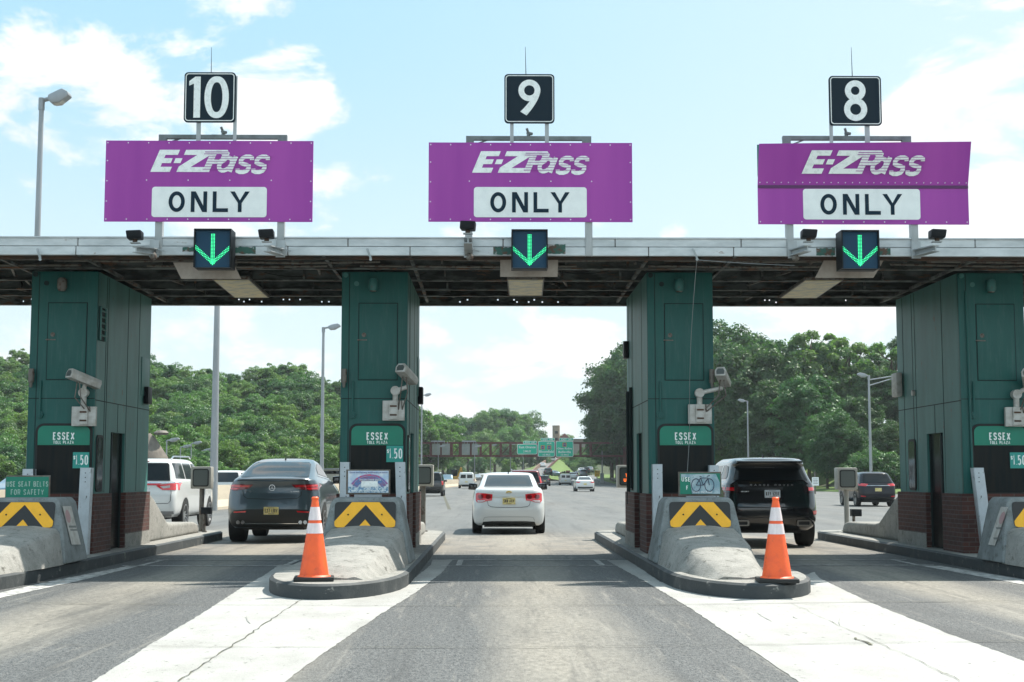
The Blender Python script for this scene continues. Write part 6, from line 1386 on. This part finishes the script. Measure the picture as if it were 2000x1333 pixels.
for (a,c,l) in ((842,869,'pale lamp hood over the left pair of sign backs'),(902,929,'pale lamp hood over the right pair of sign backs')):
    tag(MB().box(X(a),X(c),G-.9,G-.2,Z(864),Z(861.2)).build('sign_hood',M['galv']),l,'hood',group='pale hoods above the sign backs')
SG=mat('road sign green',(.0,.52,.33),.45)
def gsign(x0,x1,y0,y1,tab,texts,shields,label):
    y=G-.5; root=thing('direction_sign',label,'sign',(X(x0),y,Z(y1)),group='green exit direction signs on the gantry')
    t0,t1,ta,tb,tt=tab
    b=MB(); b.rrect(X(x0),X(x1),Z(y1),Z(y0),.25,y,y+.08); b.build('border',M['letter'],root)
    b=MB(); b.rrect(X(x0)+.09,X(x1)-.09,Z(y1)+.09,Z(y0)-.09,.2,y-.03,y-.005); b.build('sign_panel',SG,root)
    b=MB(); b.rrect(X(t0),X(t1),Z(tb)+.02,Z(ta),.12,y,y+.08); b.build('tab_border',M['letter'],root)
    b=MB(); b.rrect(X(t0)+.07,X(t1)-.07,Z(tb)+.09,Z(ta)-.07,.1,y-.03,y-.005); b.build('exit_tab',SG,root)
    t=MB()
    for s_,a,c,p0,p1 in texts+[(tt,t0+4,t1-3.5,ta+1.2,tb-1.2)]: t.text(s_,X(a),X(c),Z(p1),Z(p0),y-.04,.02,bold=.02)
    t.build('lettering',M['letter'],root)
    for k,(a,c,p0,p1,num) in enumerate(shields):
        b=MB(); b.box(X(a),X(c),y-.06,y-.035,Z(p1),Z(p0)); s_=b.build('route_shield',mat('shield orange %d%d'%(int(a),k),(.55,.27,.06),.5),root)
        xa,xb,za,zb_=X(a)+.12,X(c)-.12,Z(p1)+.08,Z(p0)-.08; m_=(xa+xb)/2; b=MB(); b.prism([(m_-.2,za),(m_+.2,za),(xb,za+.35*(zb_-za)),(xb,zb_-.25*(zb_-za)),(m_,zb_),(xa,zb_-.25*(zb_-za)),(xa,za+.35*(zb_-za))],y-.08,y-.062); b.build('shield_field',mat('shield blue %d%d'%(int(a),k),(.04,.07,.32),.5),s_)
        t=MB(); t.text(num,m_-.22,m_+.22,za+.22,zb_-.25,y-.09,.01,bold=.03); t.build('lettering',mat('shield yellow %d%d'%(int(a),k),(.6,.5,.2),.5),s_)
gsign(1010,1049.3,868,887.8,(1021.5,1048.5,861.8,867.5,'EXIT 147'),[('East Orange',1013.5,1046,871.5,877.5),('2 MILES',1022,1037,880,884)],[],'green East Orange exit 147 sign, leftmost on the gantry')
gsign(1050.5,1083.5,862.3,892.5,(1056,1083.5,856,862,'EXIT 148'),[('SPUR',1068,1077.5,865,868),('Bloomfield',1053,1081,880,885),('1/2 MILE',1060,1074.5,887,890.3)],[(1056,1063.8,870.5,878.2,'509'),(1068.7,1076.5,870.5,878.2,'506')],'green Bloomfield exit 148 sign with two blue shields, middle of the gantry')
gsign(1085.5,1119.8,862,892.7,(1092.5,1119.8,855.8,862,'EXIT 149'),[('Glen Ridge',1088.5,1117,874.5,879.5),('Belleville',1090.5,1115,881,885.5),('1/2 MILE',1095.5,1110.5,887.3,890.3)],[(1098.7,1106.4,865,873,'506')],'green Glen Ridge Belleville exit 149 sign, rightmost on the gantry')
# ramp climbing to an overpass, knoll, parapet
def path(pts,Y): return [at(a,b,y) for (a,b),y in zip(pts,Y)]
L1=[(1036,932,300),(1044,925,330),(1052,916,365),(1066,906,400),(1079,898,440),(1090,894,480)]
R1=[(1060,932,300),(1062,924,330),(1072,914,365),(1082,905.5,400),(1090,898,440),(1100,894,480)]
Lp=[at(a,b,y) for a,b,y in L1]; Rp=[at(a,b,y) for a,b,y in R1]
v=[];f=[]
for a,c in zip(Lp,Rp): z=(a.z+c.z)/2; v+=[(a.x,a.y,z),(c.x,c.y,z)]
f=[(2*j,2*j+1,2*j+3,2*j+2) for j in range(len(Lp)-1)]
tag(MB().add(v,f).build('ramp_road',mat('ramp asphalt',(.13,.135,.135),.8,col2=(.17,.17,.165),scale=.5),smooth=True),kind='structure')
# embankment sheet below ramp and grass knoll at its right
v=[];
for a,c in zip(Lp,Rp): z=(a.z+c.z)/2; v+=[(a.x-14,a.y,0),(a.x-1,a.y,z-.06),(c.x+.4,a.y,z-.06),(c.x+1.2+ (c.y-300)*.012,c.y,max(z*.8-.06,road_z(0,c.y)+.1)),(c.x+4.5+(c.y-300)*.02,c.y,road_z(0,c.y)+.05)]
f=[(5*j+k,5*j+k+1,5*j+6+k,5*j+5+k) for j in range(len(Lp)-1) for k in range(4)]
tag(MB().add(v,f).build('grass_slope',M['grass'],smooth=True),kind='structure')
root=thing('guard_rail','dark guard rail along the right edge of the climbing ramp','guard rail',tuple(Rp[0])); b=MB()
for a,c in zip(Rp[:-1],Rp[1:]): b.bar(a+Vector((.2,0,.45)),c+Vector((.2,0,.45)),.12,.45)
b.build('rail',M['rustred'],root)
root=thing('ramp_parapet','brown parapet along the left edge of the climbing ramp','parapet',tuple(Lp[0])); b=MB()
for a,c in zip(Lp[:-1],Lp[1:]): b.bar(a+Vector((-.2,0,.5)),c+Vector((-.2,0,.5)),.3,1.0)
b.build('wall_body',mat('brown parapet',(.16,.10,.07),.8),root)
far('sedan',1060,914.5,372,PW,'white car driving up the climbing ramp'); far('boxy',1080,903,410,PW,'white vehicle high on the climbing ramp')
# overpass slab behind the signs
root=thing('overpass','pale concrete overpass bridge end behind the green signs','bridge',(24,500,8)); b=MB(); p0=at(1082,896,485); p1=at(1104,893,485); b.box(p0.x,p1.x,485,497,p1.z-.9,p1.z+.9); b.build('deck',M['barrier'],root)
# round stone tower and grey roofed building on the hill
T=500; root=thing('stone_tower','round tan stone tower rising behind the trees','tower',(gx(1087,T),T,8)); cx=gx(1086.5,T); r_=(gx(1093.5,T)-gx(1079,T))/2
MB().lathe([(r_,0),(r_,gz(833.5,T)-8),(r_*1.03,gz(833.5,T)-8),(r_*1.03,gz(831.5,T)-8),(r_*.9,gz(831.5,T)-8)],(cx,T,8),24).build('tower_wall',mat('tower stone',(.30,.24,.17),.9,col2=(.22,.18,.13),scale=.6,bump=.3,bscale=3),root,smooth=True)
b=MB()
for p in (845,858): b.box(cx-.5,cx+.5,T-r_-.1,T-r_+.3,gz(p+2.5,T),gz(p-2.5,T))
b.build('window',CG,root)
root=thing('hill_building','low building with pale grey roof right of the stone tower','building',(gx(1125,T),T,8)); a,c=gx(1112,T),gx(1150,T)
MB().box(a+1,c,T+5,T+15,6,gz(856,T)).build('wall',mat('building wall',(.25,.23,.2),.8),root)
b=MB(); b.add([(a,T+4,gz(857,T)),(c+1,T+4,gz(857,T)),(c+1,T+16,gz(857,T)),(a,T+16,gz(857,T)),(a+7,T+10,gz(849,T)),(c,T+10,gz(849,T))],[(0,1,5,4),(1,2,5),(2,3,4,5),(3,0,4),(3,2,1,0)]); b.build('roof',mat('slate roof',(.28,.32,.36),.6),root)
root=thing('red_roofed_house','small house with a dark red gable roof beside the tower','building',(gx(1099,T),T-6,8)); a,c=gx(1094,T),gx(1108,T); MB().box(a,c,T-8,T,6,gz(856,T)).build('wall',mat('house wall',(.2,.15,.12),.8),root)
MB().prism([(a-.3,gz(856,T)),(c+.3,gz(856,T)),((a+c)/2,gz(848,T))],T-8.3,T+.3).build('roof',mat('red roof',(.16,.05,.035),.8),root)
# brown-grey cone roofed pavilion at left, site trailer, digger
P=112; X2=lambda p:gx(p,P); root=thing('pavilion','grey shingled conical roof beyond the far left booth','building',(X2(290),P,0))
cx=X2(288); r_=X2(327)-cx; MB().lathe([(r_,gz(897,P)),(r_*.97,gz(893,P)),(r_*.32,gz(854,P)),(r_*.1,gz(847,P))],(cx,P,0),24).build('roof',mat('shingle roof',(.17,.15,.125),.9,col2=(.12,.105,.09),scale=2,bump=.3,bscale=6),root,smooth=True)
MB().lathe([(r_*.85,0),(r_*.85,gz(896,P))],(cx,P,0),24).build('wall',M['barrier'],root)
MB().lathe([(.5,gz(850,P)),(.6,gz(846,P)),(.4,gz(842,P)),(.1,gz(841,P))],(cx+1.0,P,0),12).build('finial',M['conduit'],root,smooth=True)
P=120; root=thing('site_trailer','low tan trailer between the lamp post and the booth, left','trailer',(gx(646,P),P,0)); a,c=gx(630,P),gx(664,P)
MB().box(a,c,P,P+3,.5,gz(917,P)).build('trailer_body',mat('trailer tan',(.32,.30,.25),.6,col2=(.26,.25,.2),scale=3),root,bevel=.03)
MB().box(a-.1,c+.1,P-.1,P+3.1,gz(917,P),gz(915.5,P)).build('roof',M['galv'],root)
b=MB()
for k in (.3,.55,.8): x=a+(c-a)*k; b.box(x-.3,x+.3,P-.03,P,gz(926,P),gz(920,P))
b.build('window',CG,root)
b=MB(); b.cyl((a+1,P+.5,.3),(a+1,P+.7,.3),.3); b.cyl((c-1,P+.5,.3),(c-1,P+.7,.3),.3); b.build('wheel',TR,root)
P=215; root=thing('yellow_digger','small yellow digger beyond the median wall','digger',(gx(888,P),P,0)); x=gx(888,P); YL=mat('digger yellow',(.5,.28,.04),.5)
b=MB(); b.box(x-.6,x+.6,P,P+2,.5,1.5); b.build('digger_body',YL,root,bevel=.05); b=MB(); b.box(x-.5,x+.4,P+.3,P+1.5,1.5,2.5); b.build('cab',CG,root,bevel=.04); b=MB(); b.bar((x+.4,P,1.3),(x+1.0,P-.3,2.8),.2,.2); b.bar((x+1.0,P-.3,2.8),(x+1.3,P-.6,1.2),.16,.16); b.build('boom',YL,root)
b=MB(); 
for s_ in (-.55,.55):
    b.cyl((x+s_-.1,P+.4,.4),(x+s_+.1,P+.4,.4),.4); b.cyl((x+s_-.1,P+1.7,.4),(x+s_+.1,P+1.7,.4),.4)
b.build('wheel',TR,root)
# roadside signs on the right
P=275; root=thing('yellow_sign','yellow warning sign near the dark trees','sign',(gx(1166,P),P,0)); MB().box(gx(1161.5,P),gx(1171.5,P),P,P+.05,gz(931.5,P),gz(919.5,P)).build('sign_panel',mat('sign yellow',(.75,.45,.03),.5),root)
t=MB(); t.text('MERGE',gx(1163,P),gx(1170,P),gz(923,P),gz(921,P),P-.02,.01,bold=.02); t.text('500 FT',gx(1163.5,P),gx(1169.5,P),gz(929,P),gz(927,P),P-.02,.01,bold=.02); t.build('lettering',INK,root); MB().box(gx(1166,P)-.08,gx(1166,P)+.08,P+.05,P+.15,road_z(0,P),gz(921,P)).build('post',M['galv'],root)
P=280; tag(MB().box(gx(1172.5,P),gx(1179.5,P),P,P+.5,road_z(0,P),gz(925,P)).build('utility_cabinet',M['galv']),'grey utility cabinet at the foot of the slim street lamp','cabinet')
P=118; root=thing('notice_sign','small white notice sign on a post right of the black SUV','sign',(gx(1592,P),P,0)); MB().box(gx(1586,P),gx(1599,P),P,P+.04,gz(949,P),gz(932.5,P)).build('sign_panel',M['letter'],root)
t=MB()
for k in range(4): t.box(gx(1588,P),gx(1597,P),P-.01,P-.002,gz(936.5+k*3,P),gz(935.2+k*3,P))
t.build('lettering',M['galv'],root); MB().box(gx(1592,P)-.05,gx(1592,P)+.05,P+.04,P+.14,0,gz(922,P)).build('post',M['conduit'],root)
root=thing('guard_rail','weathered guard rail at the right roadside below the dark trees','guard rail',(VERGE(200),200,0)); b=MB(); ps=[(VERGE(y)+.6,y) for y in (165,190,215,240,262,290)]
for (x0,y0),(x1,y1) in zip(ps[:-1],ps[1:]): b.bar((x0,y0,.75+road_z(0,y0)),(x1,y1,.75+road_z(0,y1)),.08,.32)
b.build('rail',M['conduit'],root); b=MB()
for k in range(30): t=k/29; y=165+125*t; x=VERGE(y)+.7; b.box(x,x+.15,y,y+.1,.1,.85+road_z(0,y))
b.build('rail_post',M['bark'],root)

# ------------------------------------------------------------ trees
def crown_mesh(name, m, nleaf, rx, rz, nclump, seed, size, low=.0, thin=1.0):
    g=np.random.default_rng(seed); C=[];Rd=[]
    for k in range(nclump):
        t=g.uniform(0,2*np.pi); u=g.uniform(-.92,1); s=np.sqrt(1-min(u*u,1)*.98); rr_=g.uniform(.35,.95)**.7
        C.append([rx*s*np.cos(t)*rr_*.95, rx*s*np.sin(t)*rr_*.95, rz*u*rr_*.88]); Rd.append(g.uniform(.10,.27)*rx*(1 if nclump>30 else 1.2))
    C=np.array(C);Rd=np.array(Rd)
    w_=Rd**2; idx=g.choice(nclump,nleaf,p=w_/w_.sum())
    d=g.normal(size=(nleaf,3)); d/=np.linalg.norm(d,axis=1)[:,None]
    d[:,2]=np.where(d[:,2]<-.3,-d[:,2]*.6,d[:,2])
    rad=Rd[idx]*(g.uniform(.55,1.0,nleaf)**.5+g.normal(0,.10,nleaf))
    P=C[idx]+d*rad[:,None]*np.array([1,1,.8])
    P+= .12*Rd[idx][:,None]*np.sin(P[:,[1,2,0]]*3.1+seed)
    n_=d+g.normal(0,.55,(nleaf,3)); n_[:,2]+=.35; n_/=np.linalg.norm(n_,axis=1)[:,None]
    a=np.cross(n_,g.normal(size=(nleaf,3))); a/=np.linalg.norm(a,axis=1)[:,None]; b=np.cross(n_,a)
    sz=size*g.uniform(.6,1.35,nleaf)[:,None]
    q=np.stack([P-a*sz,P-b*sz*.55+n_*sz*.12,P+a*sz,P+b*sz*.55+n_*sz*.12],1).reshape(-1,3)
    me=bpy.data.meshes.new(name); me.vertices.add(4*nleaf); me.vertices.foreach_set('co',q.astype(np.float32).ravel())
    me.loops.add(4*nleaf); me.loops.foreach_set('vertex_index',np.arange(4*nleaf)); me.polygons.add(nleaf); me.polygons.foreach_set('loop_start',np.arange(nleaf)*4); me.polygons.foreach_set('loop_total',np.full(nleaf,4))
    me.update(); me.materials.append(m); return me, C
def make_tree(mname, m, seed, nleaf, rx, rz, H, nclump, size, trunk_r=.28, label='', group=''):
    root=thing(mname,label,'tree',group=group); me,C=crown_mesh('crown',m,nleaf,rx,rz,nclump,seed,size)
    cz=H-rz; me.transform(Matrix.Translation((0,0,cz)))
    o=bpy.data.objects.new('crown',me); COL.objects.link(o); o.parent=root
    b=MB(local=True); g=random.Random(seed); p=[Vector((0,0,-1.5))]; 
    for k in range(5): p.append(Vector((g.uniform(-.25,.25)*k*.4,g.uniform(-.25,.25)*k*.4,(cz+rz*.25)*(k+1)/5)))
    for k in range(5): b.cyl(p[k],p[k+1],trunk_r*(1-.15*k),trunk_r*(1-.15*(k+1)),8)
    for k in range(14):
        s_=p[g.randint(2,5)]; c=C[g.randrange(len(C))]; e=Vector((c[0],c[1],c[2]+cz)); mid=s_.lerp(e,.5)+Vector((0,0,-.3)); b.cyl(s_,mid,trunk_r*.4,trunk_r*.25,6); b.cyl(mid,e,trunk_r*.25,trunk_r*.08,6)
    b.build('trunk',M['bark'],root,smooth=True); return root
LBL={}
protos={}
specs=[('a','leaf_a',11,24000,4.4,5.3,11.5,120,.15),('b','leaf_b',12,24000,4.7,5.1,11,140,.15),('c','leaf_c',13,20000,4.0,5.1,11,110,.15),('d','leaf_a',14,26000,5.0,5.6,12,150,.15),('e','leaf_b',15,19000,3.8,5.9,12.5,100,.15)]
big=[('f','leaf_d',21,36000,5.2,7.5,16,170,.17),('g','leaf_d',22,36000,5.6,7.5,16,180,.17),('h','leaf_b',23,30000,4.8,7.4,16,140,.17),('s','leaf_c',24,5200,3.4,4.4,16,22,.20)]  # darker leaf colours here stand in for the wood's backlighting
for k,mm,seed,nl,rx,rz,H,nc,sz in specs+big:
    protos[k]=make_tree('broadleaf_tree',M[mm],seed,nl,rx,rz,H,nc,sz)
used={}
def put(k,x,y,s,label,group,z=None,sz=1.0):
    src=protos[k]; 
    if k not in used: t=src; used[k]=1
    else: t=copy_tree(src)
    t.location=(x,y,(terrain(x,y)-.3 if z is None else z)); t.rotation_euler=(0,0,random.uniform(0,6.28)); t.scale=(s,s,s*sz); t['label']=label; t['group']=group
    return t
H0={'a':11.5,'b':11,'c':11,'d':12,'e':12.5,'f':16,'g':16,'h':16,'s':16}
def interp(P,x):
    if x<=P[0][0]: return P[0][1]
    for (a,b),(c,d) in zip(P[:-1],P[1:]):
        if x<=c: return b+(d-b)*(x-a)/(c-a)
    return P[-1][1]
# skyline of the left wood in the photo (azimuth -> top height), and how far away its rows stand
SKY=[(-120,690),(0,694),(50,690),(150,700),(298,708),(380,722),(450,728),(530,716),(575,716),(600,728),(665,742),(760,770),(825,800),(870,806),(895,822),(920,812),(945,796),(985,794),(1030,803),(1062,815),(1080,834)]
GLf='trees of the leafy wooded hillside on the left'
LL='leafy green tree of the dense wood on the left hillside'
def hill_top(px,Y):
    t=max(0,min(1,(Y-146)/108.0)); fr=.20+.82*t**.85; return gz(936+(interp(SKY,px)-936)*fr,Y)
def row(D0, D1, px0, px1, stepm, frac0, frac1, keys, base_low=936):
    px=px0
    while px<px1:
        Y=random.uniform(D0,D1); x=gx(px,Y); py=interp(SKY,px); fr=random.uniform(frac0,frac1); ptop=base_low+(py-base_low)*fr
        top=gz(ptop,Y); k=random.choice(keys); zg=terrain(x,Y)-.3
        top=top*.985; h=max(5.0,min(top-zg,19)); zb=top-h; s=h/H0[k]*1.06
        put(k,x,Y,s,LL,GLf,z=min(zb,zg) if top-zg<17 else zb,sz=random.uniform(.95,1.05))
        px+=stepm*random.uniform(.75,1.25)*F/Y*1.0
for rY in range(148,262,9):
    px=-70.0
    while px<(600 if rY<158 else 690 if rY<185 else 760 if rY<220 else 795):
        Y=rY+random.uniform(-3,3); x=gx(px,Y); h=random.uniform(7.0,10.5); top=hill_top(px,Y)*random.uniform(.97,1.04)+random.uniform(-.4,.7); k=random.choice('abde' if rY>205 else 'acbd')
        h=min(h,max(5.5,top+1)); put(k,x,Y,h/H0[k],LL,GLf,z=top-h,sz=random.uniform(.9,1.05))
        px+=3.9*random.uniform(.75,1.25)*F/Y
row(275,300,790,870,6,.85,1.0,'abd'); row(268,274,790,840,5,.35,.6,'acb')
row(430,450,835,1064,8.0,.95,1.02,'abde'); row(395,420,835,1052,8.0,.70,.9,'abcd'); row(350,380,835,1048,7.2,.45,.66,'acb'); row(315,340,835,1030,6.5,.22,.38,'acb')
hs=[];hf=[];HP=list(range(-240,821,20)); HY=list(range(142,300,6))
for Y in HY:
    for px in HP: hs.append((gx(px,Y),Y,max(-.6,hill_top(px,min(Y,256))-8.2)*(1 if px<760 else max(0,(820-px)/60))))
n=len(HP); hf=[(j*n+i,j*n+i+1,(j+1)*n+i+1,(j+1)*n+i) for j in range(len(HY)-1) for i in range(n-1)]
tag(MB().add(hs,hf).build('hillside', M['earth'], smooth=True),kind='structure')
for px,Y,pt,k in ((549,256,708,'e'),(566,256,709,'a'),(845,300,800,'b'),(865,290,804,'a'),(955,425,793,'d'),(985,430,794,'b'),(1012,430,800,'d')):
    x=gx(px,Y); top=gz(pt,Y); h=13 if px>700 else 9; put(k,x,Y,h/H0[k],LL,GLf,z=top-h)
# beyond the gore and right of the tower
GM='small distant trees between the tower and the right wood'
for px,Y,pt,k in ((1100,520,846,'b'),(1106,530,845,'d'),(1114,525,853,'a'),(1122,540,851,'b'),(1134,520,852,'d'),(1143,530,848,'a'),(1095,470,884,'c'),(1106,460,884,'a'),(1116,455,886,'c'),(1126,450,884,'b'),(1136,440,880,'c'),(1092,450,890,'a'),(1102,440,895,'c'),(1114,430,897,'b'),(1125,425,900,'a'),(1136,420,895,'c'),(1146,415,890,'b'),(1150,460,868,'b')):
    x=gx(px,Y); top=gz(pt,Y); h=min(14,max(7,top-2)); put(k,x,Y,h/H0[k],'small green tree beyond the gantry, between tower and right wood',GM,z=top-h)
# the tall right wood
SKR=[(1130,760),(1150,720),(1165,700),(1185,675),(1205,652),(1225,638),(1300,620),(1392,600),(1440,602),(1500,618),(1530,630),(1560,655),(1580,632),(1600,622),(1625,640),(1650,635),(1690,668),(1730,668),(1745,645),(1800,630),(2150,620)]
GR='tall trees of the dark wood on the right'; LR='tall dark green tree of the dense wood on the right'
def rrow(D0,D1,px0,px1,stepm,f0,f1,keys):
    px=px0
    while px<px1:
        Y=random.uniform(D0,D1); x=gx(px,Y)
        if x<VERGE(Y)+2.5: x=VERGE(Y)+random.uniform(2.5,5)
        ppx=967+x/Y*F; py=interp(SKR,ppx); fr=random.uniform(f0,f1); ptop=940+(py-940)*fr; top=gz(ptop,Y); k=random.choice(keys); zg=terrain(x,Y)-.3; h=max(7,min(top-zg,24)); put(k,x,Y,h/H0[k],LR,GR,z=min(zg,top-h) if top-zg<24 else top-h)
        px+=stepm*random.uniform(.8,1.2)*F/Y
rrow(182,198,1360,2100,6.2,.96,1.0,'fgh'); rrow(168,180,1390,2100,6.4,.84,.95,'fgh'); rrow(155,166,1430,2100,6.4,.62,.78,'fgh'); rrow(142,152,1500,2100,6.0,.42,.58,'fgh'); rrow(134,141,1560,2100,5.5,.16,.32,'cab')
# the end of the wood nearest the road, stepping back to the gantry
for px,Y,pt,k in ((1160,300,800,'f'),(1163,296,778,'g'),(1178,285,748,'f'),(1192,280,718,'h'),(1206,270,680,'g'),(1222,262,664,'f'),(1240,255,655,'g'),(1262,245,648,'f'),(1290,238,640,'h'),(1320,228,636,'g'),(1350,215,630,'f'),(1180,300,790,'g'),(1205,290,800,'f'),(1235,275,790,'g'),(1270,260,780,'f'),(1305,245,780,'g'),(1340,235,790,'g'),(1375,215,760,'f'),(1195,302,860,'b'),(1220,292,870,'a'),(1250,280,870,'b'),(1285,262,870,'d'),(1320,246,865,'b'),(1355,232,860,'a'),(1395,205,850,'b'),(1430,190,850,'d'),(1176,310,850,'b'),(1165,320,800,'g')):
    x=gx(px+16+max(0,1210-px)*.35,Y); top=gz(pt-14,Y); h=min(26,max(8,top-1)); put(k,x,Y,h/H0[k],LR,GR,z=top-h if top-h<3 or h>=26 else 0)
for px,Y,pt in ((1590,172,622),(1622,178,640),(1660,176,640),(1742,170,648)):
    x=gx(px,Y); top=gz(pt,Y); h=17; put('s',x,Y,h/16,'thin sparse tree standing above the crest of the right wood','sparse trees above the right wood',z=top-h)

# ------------------------------------------------------------ thin summer haze
hz=MB().box(-420,420,-12,700,-2,70); hm=bpy.data.materials.new('haze air'); hm.use_nodes=True; N=hm.node_tree.nodes; N.clear()
o_=N.new('ShaderNodeOutputMaterial'); v_=N.new('ShaderNodeVolumePrincipled'); v_.inputs['Density'].default_value=.0002; v_.inputs['Color'].default_value=(.86,.94,1,1); v_.inputs['Anisotropy'].default_value=.45
hm.node_tree.links.new(v_.outputs[0],o_.inputs['Volume']); hm.cycles.homogeneous_volume=True if hasattr(hm.cycles,'homogeneous_volume') else None
tag(hz.build('haze',hm),kind='stuff')
